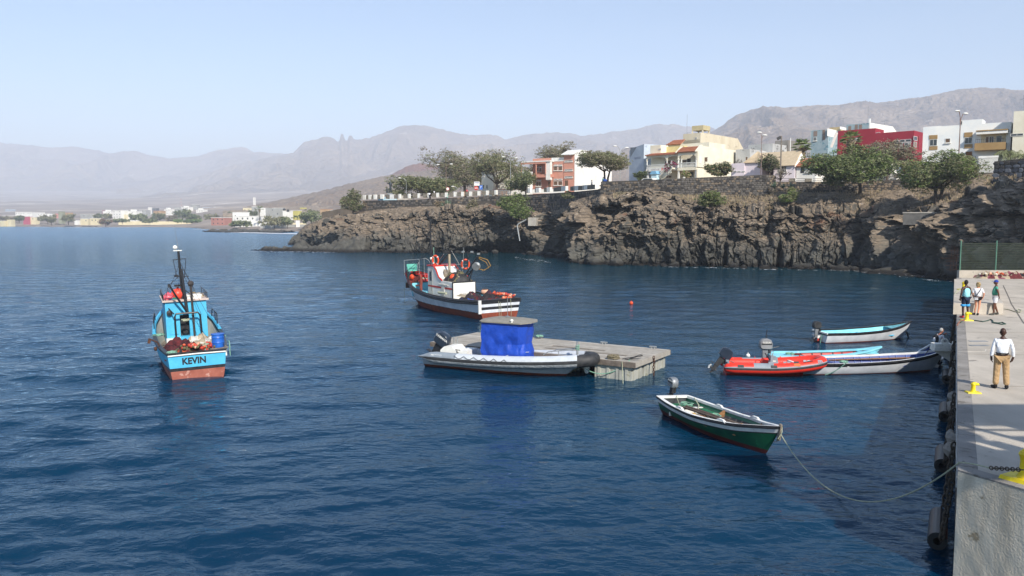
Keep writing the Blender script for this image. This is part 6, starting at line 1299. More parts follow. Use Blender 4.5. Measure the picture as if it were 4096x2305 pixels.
for (u0, u1, v0, v1, c, lab) in far:
 Y = TY(v1, u0); a = U(u0, v1, Y); w = (u1-u0)/F*Y; h = (v1-v0)/F*Y; d = max(w*.7, 5) if w < 40 else 9; yaw = rt.uniform(-.25, .25)
 t = thing('house' if w < 60 else 'hall', lab, 'house' if w < 60 else 'hall', a, -.32+yaw*.4); mb = MB(); mb.box((0, 0, -9), (w*.93, d, h)); mb.build('wall', TC[c], t)
 if w > 7:
  mb = MB(); ww = w*.93; mb.box((-.2, -.2, h), (ww+.2, d+.2, h+.35)); mb.build('roof_edge', TC['white'] if c != 'orange' else mat('orange_roof', '#b07860', '#a06a54', rough=.8), t)
  if rt.random() < .5 and h > 6: mb = MB(); mb.box((ww*.2, d*.2, h+.35), (ww*.55, d*.8, h+2.6)); mb.build('roof_room', TC[c], t)
  n = max(1, int(ww/4.2)); fl = max(1, int(h/3.3))
  for j in range(fl):
   for i in range(min(n, 7)):
    if rt.random() < .25: continue
    x = ww*(i+.5)/min(n, 7); z = h*(j+.55)/fl; mb = MB(); mb.box((x-.55, -.06, z-.6), (x+.55, -.004, z+.7)); mb.build('window', M['glass'], t)
def wall_strip(name, lab, cat, u0, u1, vt, vb, Y, m, name2='wall'):
 a = U(u0, vb, Y); t = thing(name, lab, cat, a); w = (u1-u0)/F*Y; h = (vb-vt)/F*Y; mb = MB(); mb.box((0, 0, -3), (w, .6, h)); mb.build(name2, m, t); return t
wall_strip('boundary_wall', 'long cream wall along the far beach', 'wall', 474, 833, 886, 897, 905, TC['cream']); wall_strip('beach_wall', 'low grey wall along the dark beach near the promontory', 'wall', 1041, 1235, 899, 911, 560, TC['grey'])
wall_strip('beach_hut', 'white box hut on the beach wall', 'hut', 1183, 1199, 883, 893, 556, TC['white']); t = wall_strip('beach_platform', 'pale platform behind the beach wall', 'platform', 1164, 1226, 892, 901, 565, TC['cream'])
for k, (uu, vv) in enumerate(((1137, 838), (1152, 843))):
 p = U(uu, vv, 560); t = thing('water_tank', ('larger', 'smaller')[k]+' dark round water tank on the white house of the far shore', 'water tank', p); mb = MB(); mb.lathe([(0, -.9), (.9, -.9), (1.0, 0), (.7, .7), (0, .9)], 12); mb.build('tank', M['rubber'], t)
p = U(725, 830, 1650); t = thing('radio_mast', 'red and white radio mast rising over the far town', 'mast', p)
for k in range(6): mb = MB(); mb.tube([(0, 0, k*3.0), (0, 0, k*3.0+3)], .3, 5); mb.build('mast_section', BC['red'] if k % 2 else M['white'], t)
# ---- grey and white inflatable with the blue cover
def tube_collar(parent, path, rad, bands, mats, n=20, name='tube'):
 """inflatable tube; bands: list of (deg0, deg1, mat) around the section, 0 = outward, 90 = up; path: (pos, outward)"""
 mb = MB(); rings = []
 for i, (p, o, r) in enumerate(path):
  o = Vector(o).normalized(); rings.append([Vector(p)+(o*math.cos(a)+Vector((0, 0, 1))*math.sin(a))*r for a in np.linspace(0, 2*math.pi, n, endpoint=False)])
 k = len(rings); b = mb.av([q for g in rings for q in g])
 for i in range(k-1):
  for j in range(n):
   a = 360*(j+.5)/n; m_ = 0
   for fn in bands:
    r_ = fn(a, i/(k-1), rings[i][j])
    if r_ is not None: m_ = r_
   j2 = (j+1) % n; mb.f.append((b+i*n+j, b+i*n+j2, b+(i+1)*n+j2, b+(i+1)*n+j)); mb.m.append(m_)
 o = mb.build(name, mats, parent, smooth=True)
 bm = bmesh.new(); bm.from_mesh(o.data); bmesh.ops.recalc_face_normals(bm, faces=bm.faces)
 for f in bm.faces: f.smooth = True
 bm.to_mesh(o.data); bm.free(); return o
RC = {}
RC['tubegrey'] = mat('light_grey_fabric', '#c9ced2', '#b9bfc4', scale=3, rough=0.5, bump=0.1)
RC['tubesilver'] = mat('silver_fabric', '#b4b9ba', '#8f9596', scale=5, rough=0.4, bump=1.0, bscale=9)
RC['midgrey'] = mat('mid_grey_fabric', '#8b949c', '#7f888f', scale=3, rough=0.55)
RC['blue'] = mat('blue_tarpaulin', '#1a48b4', '#1540a2', scale=4, rough=0.5, bump=0.6, bscale=5, spec=0.5)
RC['canopy'] = mat('grey_canopy', '#8d897f', '#7f7b72', scale=4, rough=0.85, bump=0.2)
RC['cowl'] = mat('dark_blue_cowl', '#2b3644', '#222b37', scale=2, rough=0.28, spec=0.6)
RC['red'] = mat('red_inflatable_fabric', '#e03a28', '#d33221', scale=2.5, rough=0.45, bump=0.15, c3='#e8604a', s3=3, t3=0.62)
def rib():
 t = boat('inflatable_boat', 'large grey-white inflatable boat with a blue tarpaulin over its console, beside the pontoon', 'inflatable boat', (-3.9, 38.72), -26.5); t.scale = (1.045, 1, 1)
 L = 8.15; n = 34; path = []
 for i in range(12): path.append((.1+4.4*i/12, -1.02))
 for i in range(n+1): a = math.pi/2*i/n; path.append((4.5+3.5*math.sin(a)**1.15, -1.02*max(0, math.cos(a))**.8))
 path = [(x, y, .5+.6*max(0, x/L-.25)**1.7) for x, y in path]
 full = path+[(p[0], -p[1], p[2]) for p in path[:-1][::-1]]
 pp = []
 K = len(full)
 for i, p in enumerate(full):
  a = Vector(full[max(i-1, 0)]); b = Vector(full[min(i+1, K-1)]); d = (b-a).normalized(); o = Vector((d.y, -d.x, 0))
  r = .29 if 1 < i < K-2 else (.1 if i in (0, K-1) else .24)
  pp.append((p, o, r))
 a0 = pp[0]; pp = [((a0[0][0]-.28, a0[0][1], a0[0][2]), a0[1], .02)]+pp+[((pp[-1][0][0]-.28, pp[-1][0][1], pp[-1][0][2]), pp[-1][1], .02)]
 def bands(a, f, q):
  if q.x > L-.62: return 2
  if a > 338 or a < 22: return 2
  if 200 < a < 338: return 1
  if q.x < 1.9 and (22 <= a <= 110): return 3
  return 0
 tube_collar(t, pp, .29, [bands], [RC['tubegrey'], RC['tubesilver'], M['rubber'], RC['midgrey']], 24)
 H = Hull(t, L-.25, [(0, .95), (.5, .98), (.75, .72), (.9, .35), (1, .03)], [(0, .32), (.6, .4), (1, .82)], [(0, -.28), (.8, -.32), (.94, -.1), (1, .3)], [(0, .35), (.7, .5), (1, .9)], [(('w', .1), 0, 2), (('s', 0), 1, 3)], [BC['anti2'], RC['tubegrey']], rake=.9, th=.05, zf=.25, inner=[RC['tubegrey']], floor=RC['tubegrey'], ft=(0, .9))
 # transom, seat locker
 mb = MB(); mb.prism([(.75, .2), (.75, .8), (.95, .98), (1.35, 1.0), (1.6, .75), (1.7, .2)], -.55, .45, 'y'); mb.build('engine_well', M['white'], t)
 mb = MB(); mb.box((1.72, -.55, .25), (2.15, .5, .85)); mb.build('seat_locker', M['white'], t)
 mb = MB(); mb.box((1.62, -.562, .35), (1.66, -.55, .85)); mb.box((1.55, -.562, .85), (1.8, -.55, .89)); mb.build('locker_trim', M['black'], t)
 outboard(t, (.45, 0, .98), 0, .55, 1.28, RC['cowl'], M['black'], 'YAMAHA', M['white'], None, M['black'], .13)
 mb = MB(); mb.tube([(1.0, .3, .8), (1.0, .3, 1.35)], .03, 6); mb.tube([(1.1, .45, .8), (1.1, .45, 1.3)], .03, 6); mb.build('stern_posts', M['galv'], t)
 # canopy roof and tarpaulin
 x0, x1, w, zt = 3.05, 4.95, .82, 2.32
 mb = MB(); out = [(x0-.1, -w), (x0+.05, -w-.1), (x1+.05, -w-.1), (x1+.32, -.35), (x1+.32, .35), (x1+.05, w+.1), (x0-.25, w+.1), (x0-.35, .0)]
 k = len(out); c = [(p[0], p[1], zt) for p in out]; b_ = mb.av(c+[(p[0], p[1], zt+.05) for p in out]+[(.5*(x0+x1)+(p[0]-.5*(x0+x1))*.5, p[1]*.5, zt+.16) for p in out]+[(.5*(x0+x1), 0, zt+.18)])
 for i in range(k):
  j = (i+1) % k; mb.f += [(b_+i, b_+j, b_+k+j, b_+k+i), (b_+k+i, b_+k+j, b_+2*k+j, b_+2*k+i), (b_+2*k+i, b_+2*k+j, b_+3*k)]; mb.m += [0, 0, 0]
 mb.f.append(tuple(b_+i for i in range(k))[::-1]); mb.m.append(0)
 mb.build('canopy', RC['canopy'], t)
 mb = MB(); mb.lathe([(0, 0), (.05, 0), (.05, .1), (.08, .12), (.06, .18), (0, .2)], 8, c=(4.55, -w-.0, zt+.02)); mb.build('deck_light', M['white'], t)
 mb = MB(); mb.tube([(3.9, .1, zt+.15), (3.9, .1, zt+1.1)], .014, 5); mb.ell((3.9, .1, zt+.2), (.12, .12, .04), 8, 5); mb.build('aerial', M['grey'], t)
 mb = MB(); nv, na = 40, 96; rows = []
 per = [(x0, -w), (x1-.1, -w), (x1+.1, -.3), (x1+.1, .3), (x1-.1, w), (x0, w)]
 seg = [];
 for i in range(len(per)):
  a = Vector((*per[i], 0)); b = Vector((*per[(i+1) % len(per)], 0)); seg.append((a, b, (b-a).length))
 tot = sum(q[2] for q in seg)
 for j in range(nv+1):
  fz = j/nv; z = zt-(zt-.42)*fz; r = []
  for i in range(na+1):
   s_ = (i/na)*tot;
   for a, b, l in seg:
    if s_ <= l+1e-6: break
    s_ -= l
   p = a.lerp(b, min(s_/l, 1)); cx, cy = .5*(x0+x1), 0
   out_ = Vector((p.x-cx, p.y-cy, 0)).normalized()
   ax = (p.x-x0)/(x1-x0)
   # tied in near the foot, pulled in hard at the forward side half-way down, flaring again
   pinch = -.07*max(0, 1-abs(fz-.84)/.1)
   fwd = max(0, ax-.35)/.65
   pinch -= .12*fwd*max(0, 1-abs(fz-.5)/.2)-.16*fwd*max(0, fz-.5)
   tri = lambda q: 1-4*abs((q % 1)-.5)
   wr = .018*float(fbm(i*.35+fz*5, fz*2.5, 0, 3, 5))*min(1, fz*5)
   # folds radiating down from the upper corner and the pinch
   wr += .022*tri(i*.13+fz*1.6*(ax-.5))*min(1, fz*1.6)*(.3+fz)
   wr += .03*tri(ax*2.2-fz*1.7)*math.exp(-((fz-.5)/.28)**2)+.022*tri(ax*1.3+fz*2.3)*min(1, fz*3)
   q = p+out_*(pinch+wr+.04*fz)
   r.append((q.x, q.y, z-.02+.02*math.sin(i*.9)*(j == nv)))
  rows.append(r)
 mb.grid(rows, flip=True); o = mb.build('tarpaulin', RC['blue'], t, smooth=True); autosmooth(o, 16)
 mb = MB(); mb.tube([(x0-.12, -w-.02, .72), (x0+.5, -w-.16, .68), (x0+1.2, -w-.1, .82), (x0+1.7, -w+.06, 1.0), (x1+.2, -.3, 1.0)], .012, 5); mb.tube([(x0-.1, -w, .72), (x0-.12, w, .72)], .012, 5); mb.build('lashing', RC['tubegrey'], t)
 # grab line, straps, bow fittings
 mb = MB(); pts = []
 for k in range(6):
  for a in range(6):
   f = (k*6+a)/36; x = 1.9+3.0*f; pts.append((x, -1.02-.29*math.cos(.35)-.01, .5+.24-.14*math.sin(math.pi*a/6)))
 mb.tube(pts, .013, 5); mb.build('grab_line', M['rubber'], t)
 for (x, y, a) in ((2.6, .95, .2), (5.4, .9, .5), (6.6, .6, .3)):
  mb = MB(); mb.tube([(x, y-.25, .62), (x+.03, y-.1, .8), (x+.1, y, .86)], .03, 5); mb.cbox((x+.05, y-.1, .82), (.22, .07, .03), rz=a); mb.build('strap', M['black'], t)
 mb = MB(); mb.tube([(5.9, -.45, .95), (6.1, -.4, 1.1), (7.2, -.2, 1.25), (7.2, .2, 1.25), (6.2, .4, 1.1), (5.9, .45, .95)], .025, 6); mb.tube([(6.6, -.32, .8), (6.55, -.32, 1.15)], .02, 5); mb.build('bow_rail', M['galv'], t)
 mb = MB(); mb.tube([(7.3, 0, .8), (7.3, 0, 1.6)], .05, 8); mb.build('bow_post', M['galv'], t); mb = MB(); mb.tube([(7.3+.08*math.cos(a), .08*math.sin(a), 1.2+a*.012) for a in np.linspace(0, 20, 50)], .022, 5); mb.build('mooring_rope', M['greenrope'], t)
 mb = MB(); mb.tube([(x1+.35, -.62, .5), (x1+.6, -.55, .62), (x1+.95, -.5, .6)], [.1, .13, .1], 9); mb.build('rolled_canvas', RC['canopy'], t, smooth=True)
 mb = MB(); mb.prism([(1.9, .0), (2.0, .0), (2.0, .02)], 0, .01);
 text('PROTECTOR', .1, M['white'], 'lettering', t, (.95, -1.255, .66), (R(55), 0, 0), .003, .001)
 return t
rib()
# ---- pontoon
def pontoon():
 t = boat('pontoon', 'floating pontoon of weathered planks on grey plastic floats, moored in the harbour', 'pontoon', (-4.1, 40.2), -32.3)
 L, W, z = 11.15, 4.1, .84; rnd = random.Random(4)
 PLK = [mat('plank_grey', '#a9a398', '#979187', scale=4, rough=.9, bump=.3, bscale=18), mat('plank_brown', '#9f988c', '#8d867b', scale=4, rough=.9, bump=.3, bscale=18), mat('plank_pale', '#b6b0a5', '#a49e93', scale=4, rough=.9, bump=.3, bscale=18), mat('plank_dark', '#6f665c', '#5f574f', scale=4, rough=.9, bump=.3, bscale=18)]
 nrow = 16; w = W/nrow
 for r in range(nrow):
  x = 0.0; first = True
  while x < L-.05:
   l = rnd.choice((2.9, 2.9, 1.45, 2.2)) if not first else rnd.choice((1.45, 2.9, .8)); first = False
   x2 = min(x+l, L)
   if L-x2 < .5: x2 = L
   mi = rnd.choices((0, 1, 2), (5, 3, 3))[0]
   if r in (5, 8) and 4.5 < x < 9.0 and rnd.random() < .55: mi = 3
   mb = MB(); dz = rnd.uniform(-.006, .006) - (.015 if mi == 3 else 0)
   mb.box((x+.008, r*w+.008, z-.04+dz), (x2-.008, (r+1)*w-.008, z+dz)); mb.build('plank', PLK[mi], t); x = x2
 mb = MB(); mb.box((.05, .05, z-.14), (L-.05, W-.05, z-.045)); mb.build('deck_frame', M['greywood'], t)
 for a, b in (((-.06, -.06, z-.24), (L+.06, 0, z-.01)), ((-.06, W, z-.24), (L+.06, W+.06, z-.01))):
  mb = MB(); mb.box(a, b); mb.build('fascia_board', mat('dark_fascia', '#7a6f65', '#625950', scale=5, rough=.9, bump=.3), t)
 for a, b in (((-.06, .001, z-.24), (-.001, W-.001, z-.01)), ((L+.001, .001, z-.24), (L+.06, W-.001, z-.01))):
  mb = MB(); mb.box(a, b); mb.build('end_board', PLK[0], t)
 FL = mat('grey_float_plastic', '#b3b3a8', '#9a9b92', scale=2, rough=.6, bump=.1, c3='#8c8a74', s3=3, t3=.6)
 def fl(x0, x1, y0, y1):
  o = MB(); o.box((x0, y0, -.35), (x1, y1, z-.26));
  n = max(1, int((x1-x0)/.42))
  for k in range(n):
   xa = x0+(k+.35)*(x1-x0)/n; o.box((xa, y0-.045, -.3), (xa+.13, y0-.002, z-.36)); o.box((xa, y1+.002, -.3), (xa+.13, y1+.045, z-.36))
  m_ = max(1, int((y1-y0)/.5))
  for k in range(m_):
   ya = y0+(k+.3)*(y1-y0)/m_; o.box((x1+.002, ya, -.3), (x1+.05, ya+.2, z-.34)); o.box((x0-.05, ya, -.3), (x0-.002, ya+.2, z-.34))
  o.build('float', FL, t)
 for x0 in (.2, 3.1, 6.0, 9.2):
  for y0 in (.08, 1.5, 2.85): fl(x0, x0+1.78, y0, y0+1.2)
 for x in (4.1, 7.8, 10.4):
  mb = MB(); yy = W-.18; mb.tube([(x-.18, yy, z+.1), (x+.18, yy, z+.1)], .04, 7); mb.tube([(x-.08, yy, z), (x-.08, yy, z+.1)], .035, 6); mb.tube([(x+.08, yy, z), (x+.08, yy, z+.1)], .035, 6); mb.build('cleat', M['galv'], t)
 coil(t, (4.1, W-.2, z+.1), .2, M['greenrope'], 4, 3); coil(t, (10.0, .3, z+.03), .3, mat('brown_rope', '#7f765f', '#5f5847', scale=20, rough=.9), 5, 6, th=.03)
 mb = MB()
 for k in range(8):
  x = 10.5+rnd.uniform(-.2, .2); mb.tube([(x, .2+k*.06, z+.03), (x+rnd.uniform(.5, .9), .35+k*.07, z+rnd.uniform(.1, .3))], .01, 4)
 mb.build('wire_bundle', M['rubber'], t)
 mb = MB()
 for k in range(13):
  c = (L+.12, 1.9+.03*math.sin(k), z-.05-k*.11); a = (k % 2)*math.pi/2
  mb.tube([(c[0]+.045*math.cos(a)*math.cos(b), c[1]+.045*math.sin(a)*math.cos(b), c[2]+.075*math.sin(b)) for b in np.linspace(0, 2*math.pi, 8, endpoint=False)], .018, 5, closed=True)
 mb.build('chain', M['rust'], t)
 mb = MB(); mb.ell((8.85, -.02, .35), (.13, .13, .24), 10, 8); mb.build('hanging_bottle', M['white'], t)
 mb = MB(); mb.tube([(.9, -.07, z), (.9, -.09, .3)], .02, 5); mb.tube([(.8, -.08, z+.05), (1.0, -.08, z+.02)], .03, 5); mb.build('green_rope', M['greenrope'], t)
 mb = MB(); mb.tube([(10.6, -.08, z), (10.65, -.12, .3), (10.9, -.6, -.05), (11.4, -1.2, -.2)], .02, 5); mb.build('mooring_line', M['rope'], t)
 return t
pontoon()
ropeline('mooring_rope', 'pale green mooring rope slung from the inflatable bow to the pontoon corner', P(2345, 1478, .35), P(2520, 1440, .9), .38, .022, M['greenrope'])
# ---- red inflatable
def red_rib():
 t = boat('inflatable_boat', 'small red inflatable boat with a grey console and black rubbing strip', 'inflatable boat', (9.8, 36.25), -7.5)
 L = 4.55; n = 26; path = []
 for i in range(9): path.append((2.6*i/9, -.72))
 for i in range(n+1): a = math.pi/2*i/n; path.append((2.6+1.65*math.sin(a), -.72*max(0, math.cos(a))**.7))
 path = [(x, y, .36+.75*max(0, x/L-.35)**1.9) for x, y in path]
 full = path+[(p[0], -p[1], p[2]) for p in path[:-1][::-1]]
 pp = []; K = len(full)
 for i, p in enumerate(full):
  a = Vector(full[max(i-1, 0)]); b = Vector(full[min(i+1, K-1)]); d = (b-a).normalized(); pp.append((p, Vector((d.y, -d.x, 0)), .25 if 0 < i < K-1 else .2))
 a0 = pp[0]; e0 = pp[-1]
 pp = [((-.12, a0[0][1], a0[0][2]), a0[1], .12), ((-.13, a0[0][1], a0[0][2]), a0[1], .01)][::-1]+pp+[((-.12, e0[0][1], e0[0][2]), e0[1], .12), ((-.13, e0[0][1], e0[0][2]), e0[1], .01)]
 def bands(a, f, q):
  if 350 < a or a < 8: return 1
  if 8 <= a < 20: return 2
  if .95 < q.x < 1.75 and 20 <= a < 125: return 2
  return 0
 tube_collar(t, pp, .25, [bands], [RC['red'], M['rubber'], RC['midgrey']], 30)
 H = Hull(t, L-.35, [(0, .62), (.5, .66), (.8, .42), (1, .03)], [(0, .22), (.6, .26), (1, .72)], [(0, -.2), (.8, -.22), (.94, -.05), (1, .3)], [(0, .35), (.7, .5), (1, .9)], [(('w', .1), 0, 2), (('s', 0), 0, 3)], [RC['red']], rake=.6, th=.04, zf=.2, inner=[RC['red']], floor=mat('salmon_deck', '#d9553f', '#c54833', rough=.7), ft=(0, .88))
 mb = MB(); mb.box((.05, -.6, .1), (.13, .6, .58)); mb.box((.02, -.22, .5), (.16, .22, .64)); mb.build('transom_board', RC['midgrey'], t)
 outboard(t, (-.05, 0, .72), 0, .62, .98, RC['cowl'], M['rubber'], None, None, None, M['white'])
 o = t.children[-1]
 for sd in (1, -1):
  mb = MB(); mb.box((-.08, sd*.173-.003, .12), (.02, sd*.173+.003, .42)); mb.build('label_plate', M['white'], o)
 mb = MB(); mb.prism([(0, 0), (.42, 0), (.34, .55), (.05, .62)], -.24, .24, 'y', 0); c = mb.build('console', RC['midgrey'], t); c.location = (1.95, -.02, .24)
 mb = MB(); mb.tube([(.0+.0, .17*math.cos(a), .17*math.sin(a)) for a in np.linspace(0, 2*math.pi, 14, endpoint=False)], .018, 5, closed=True); w = mb.build('steering_wheel', M['black'], c); w.location = (-.08, 0, .58); w.rotation_euler = (0, -.6, 0)
 mb = MB(); mb.tube([(.1, .22, .6), (.15, .22, .82), (.15, -.22, .82), (.1, -.22, .6)], .02, 6); mb.build('grab_rail', M['galv'], c)
 mb = MB(); mb.cbox((.2, -.243, .4), (.14, .006, .05)); mb.build('console_label', M['white'], c)
 def onr(x, ang, sd=-1, dr=.004):
  i = int(np.argmin([abs(q[0][0]-x)+(0 if q[0][1]*sd > 0 else 9) for q in pp])); p, o_, r = pp[i]; o_ = Vector(o_).normalized(); a = R(ang)
  return Vector(p)+(o_*math.cos(a)+Vector((0, 0, 1))*math.sin(a))*(r+dr), i
 for (x, ang, s_, m, nm) in ((.45, 32, (.26, .05, .11), M['rubber'], 'handle_patch'), (1.95, 32, (.26, .05, .11), M['rubber'], 'handle_patch'), (3.0, 70, (.2, .12, .03), M['rubber'], 'carry_handle'), (3.0, 38, (.28, .02, .13), mat('orange_patch', '#ee6a2c', '#e8652a', rough=.5), 'repair_patch'), (2.6, 85, (.3, .12, .015), RC['midgrey'], 'grey_patch'), (3.45, 78, (.3, .1, .015), RC['midgrey'], 'grey_patch'), (2.1, 85, (.42, .12, .012), RC['midgrey'], 'grey_patch')):
  p, i = onr(x, ang); mb = MB(); mb.cbox((0, 0, 0), s_, rx=R(ang-0) if s_[1] > .09 else -R(ang)); b = mb.build(nm, m, t); b.location = p
  if s_[1] > .09: b.rotation_euler = (R(ang-90), 0, .12*(x > 3)); b.data = b.data
 for (x, ang) in ((2.6, 88), (3.45, 82), (1.5, 95)):
  for sd in (1, -1):
   p, i = onr(x, ang, sd, .02); mb = MB(); mb.ell((0, 0, 0), .03, 8, 6); b = mb.build('valve', RC['red'], t, smooth=True); b.location = p
 mb = MB(); q = [onr(x, 62)[0] for x in (3.3, 3.5, 3.7)]; mb.tube([q[0], q[1]+Vector((0, -.03, .02)), q[2]], .02, 6); mb.build('bow_handle', M['rubber'], t)
 p, i = onr(3.95, 42, -1, .004)
 tx = text('m', .3, RC['midgrey'], 'letter_mark', t, p, (R(52), 0, R(20)), .003, .014)
 return t
red_rib()
ropeline('mooring_rope', 'grey-green rope from the water up over the side of the blue-lined boat', P(3300, 1500, 0.0), U(3392, 1445, 35.2), .1, .02, M['greenrope'])
# ---- open wooden boats
def ribs(H, t, xs, zf, ztop, m, th, name='rib', w=.05, d=.04):
 for x in xs:
  for s in (1, -1):
   i = int(np.argmin(np.abs(H.T-x/H.L))); zt = H.zs[i]-ztop
   a = H.pti(i, zf, s, th); b = H.pti(i, zt, s, th); mb = MB()
   mb.beam((a[0], a[1]-s*d/2, a[2]), (b[0], b[1]-s*d/2, b[2]), d, w); mb.build(name, m, t)
def thwart(H, t, x, z, m, w=.2, h=.045, name='thwart', knees=None, th=.05):
 i = int(np.argmin(np.abs(H.T-x/H.L))); y = H.b(i, z)-th*.5
 mb = MB(); mb.box((x-w/2, -y, z-h), (x+w/2, y, z)); o = mb.build(name, m, t)
 if knees:
  for s in (1, -1):
   yt = H.b(i, H.zs[i])-th; mb = MB(); mb.prism([(s*(y-.28), z), (s*(y-.02), z), (s*(yt+.0), H.zs[i]-.02), (s*(yt-.08), H.zs[i]-.02), (s*(y-.13), z+.1)], x-.03, x+.03, 'x'); mb.build('knee', knees, o)
 return o
def green_boat():
 t = boat('rowing_boat', 'green wooden rowing boat with white rims and oars laid inside, moored by its bow', 'rowing boat', (5.85, 28.75), -71.0, roll=-3, pitch=0)
 H = Hull(t, 6.15, [(0, .64), (.15, .8), (.4, .93), (.6, .86), (.8, .55), (.92, .26), (1, .03)], [(0, .58), (.2, .54), (.45, .54), (.75, .68), (1, .95)], [(0, -.22), (.85, -.3), (.95, -.18), (1, .05)], [(0, .35), (.4, .38), (.8, .6), (1, .9)],
    [(('w', .12), 0, 3), (('s', -.24), 1, 4), (('s', -.2), 3, 1), (('s', -.08), 2, 1), (('s', 0), 3, 1)], [BC['darkred'], BC['green'], BC['whitetop'], M['black']], rake=.55, th=.045, zf=.1, inner=[BC['bilge'], BC['green2']], inband=True, floor=BC['bilge'], gun=BC['whitetop'], gunh=.03, gunw=.11, gundark=M['black'])
 ribs(H, t, np.arange(1.1, 5.4, .36), .12, .17, BC['bilge'], .045)
 mb = MB(); mb.box((.1, -.6, .3), (.95, .6, .33)); mb.build('stern_bench', BC['green2'], t)
 mb = MB(); mb.box((.95, -.66, .1), (1.0, .66, .36)); mb.build('stern_bulkhead', BC['whitetop'], t)
 mb = MB(); mb.box((.9, -.68, .345), (1.05, .68, .375)); mb.build('bench_edge', BC['whitetop'], t)
 mb = MB(); mb.box((1.05, .48, .33), (2.2, .74, .36)); mb.build('side_bench', BC['green2'], t)
 for x in (2.15, 3.35, 4.55): thwart(H, t, x, .36, M['wood'], .15, knees=M['wood'] if x != 3.35 else None)
 for x, s in ((1.7, 1), (3.9, 1), (1.9, -1), (4.1, -1)):
  p = H.at(x, s, .05, .05); mb = MB(); mb.prism([(p.x-.25, p.z-.03), (p.x-.1, p.z+.05), (p.x+.12, p.z+.05), (p.x+.26, p.z-.03)], p.y-.04, p.y+.04, 'y'); mb.build('oarlock_block', BC['whitetop'], t)
 for k, (a, b, r) in enumerate((((1.15, -.1, .46), (4.95, -.5, .74), .05), ((1.25, -.3, .46), (4.7, -.56, .7), .042), ((1.9, .05, .4), (3.9, -.5, .42), .022))):
  o = onto(t, 'oar', ('dark wooden oar laid across the thwarts of the green boat', 'thinner dark oar lying beside the longer one in the green boat', 'short pale pole among the rope in the green boat')[k], 'oar' if k < 2 else 'pole', a)
  d = Vector(b)-Vector(a); mb = MB(); mb.tube([(0, 0, 0), d*.7, d], [r, r*.9, r*.75], 8); mb.build('shaft', mat('dark_oar_wood', '#7a6858', '#5f5045', scale=6, rough=.8) if k < 2 else M['greywood'], o)
  if k < 2: mb = MB(); mb.beam((0, 0, 0), d*.16, .13, .02); mb.build('blade', mat('dark_oar_blade', '#4f4037', '#3b302a', scale=6, rough=.8), o)
 outboard(t, (-.18, .1, .9), 0, .12, .72, M['grey'], M['black'], 'YAMAHA', M['white'], M['black'], M['rubber'], .11)
 coil(t, (2.6, .1, .4), .22, M['greenrope'], 3, 4); coil(t, (.6, .25, .36), .25, M['greenrope'], 4, 4, th=.012); coil(t, (3.4, -.05, .4), .2, M['greenrope'], 9, 3, th=.015)
 mb = MB(); mb.tube([(.5, .62, .6), (1.0, .5, .45), (1.4, .2, .2)], .02, 5); mb.tube([(.1, .1, .62), (.5, .0, .4), (.8, -.1, .36)], .012, 4); mb.tube([(3.4, .1, .38), (3.5, .05, .15)], .015, 4); mb.build('rope', M['rope'], t)
 netheap('loose_gear', t, ((1.1, -.45), (2.6, .45)), .1, .22, [BC['bilge'], BC['tarp'], BC['onet'], BC['fy'], M['greywood']], 8, 18, 12)
 p = H.at(6.1, 1, 0); mb = MB(); mb.prism([(6.02, .5), (6.13, .55), (6.17, 1.03), (6.09, 1.04)], -.03, .03, 'y'); mb.build('stem_post', M['greywood'], t)
 mb = MB(); mb.tube([(6.12, .06, .95), (6.2, 0, .8), (6.13, -.06, .6), (6.0, 0, .55)], .016, 5); mb.build('stem_lashing', M['rope'], t)
 return t
GB = green_boat()
def skiff(name, label, st, hd, L, W, hb, mats_, bands, inner, gun, motor=None, **k):
 t = boat(name, label, 'fishing boat', st, hd, roll=k.get('roll', 0))
 tr = k.get('tr', .85)
 H = Hull(t, L, [(0, W/2*tr), (.2, W/2*.97), (.45, W/2), (.7, W/2*.82), (.88, W/2*.42), (1, .04)], [(0, hb), (.3, hb*.96), (.6, hb*1.08), (.85, hb*1.35), (1, hb*1.75)], [(0, -.18), (.85, -.22), (.95, -.1), (1, .15)], [(0, .22), (.4, .28), (.8, .5), (1, .9)],
    bands, mats_, rake=k.get('rake', .5), th=.045, zf=k.get('zf', .12), inner=inner, floor=k.get('floor', inner[0]), gun=gun, gunh=.03, gunw=k.get('gw', .07), gundark=k.get('gd'), inband=k.get('inband'))
 return t, H
# blue-lined boat with white hull
t, H = skiff('open_boat', 'long white wooden boat with a dark blue interior, its bow at the quay', (12.75, 36.35), 4.5, 7.6, 2.0, .55, [BC['anti2'], BC['hullwhite'], M['black'], BC['whitetop']], [(('w', .04), 0, 2), (('s', -.15), 1, 4), (('s', -.02), 2, 1), (('s', 0), 3, 1)], [BC['navy'], BC['navy']], BC['whitetop'], zf=.12, gd=M['black'])
ribs(H, t, np.arange(.6, 6.9, .42), .14, .06, mat('pale_blue_rib', '#5d78b5', '#4a649f', rough=.6), .045, w=.045, d=.035)
for x in (2.2, 5.2): thwart(H, t, x, .38, BC['navy'], .22)
for s in (1, -1):
 mb = MB(); mb.beam(H.at(2.4, s, -.14, .1), H.at(6.3, s, -.2, .12), .12, .03); mb.build('stringer', M['wood'] if s > 0 else BC['whitetop'], t)
coil(t, (2.6, -.1, .42), .2, M['greenrope'], 7, 4)
mb = MB(); mb.tube([(6.3, -.1, .35), (6.9, .2, .95), (7.3, .3, 1.0)], .02, 5); mb.tube([(7.2, 0, 1.0), (7.6, .3, 1.15)], .045, 6); mb.build('bow_rope', M['rubber'], t)
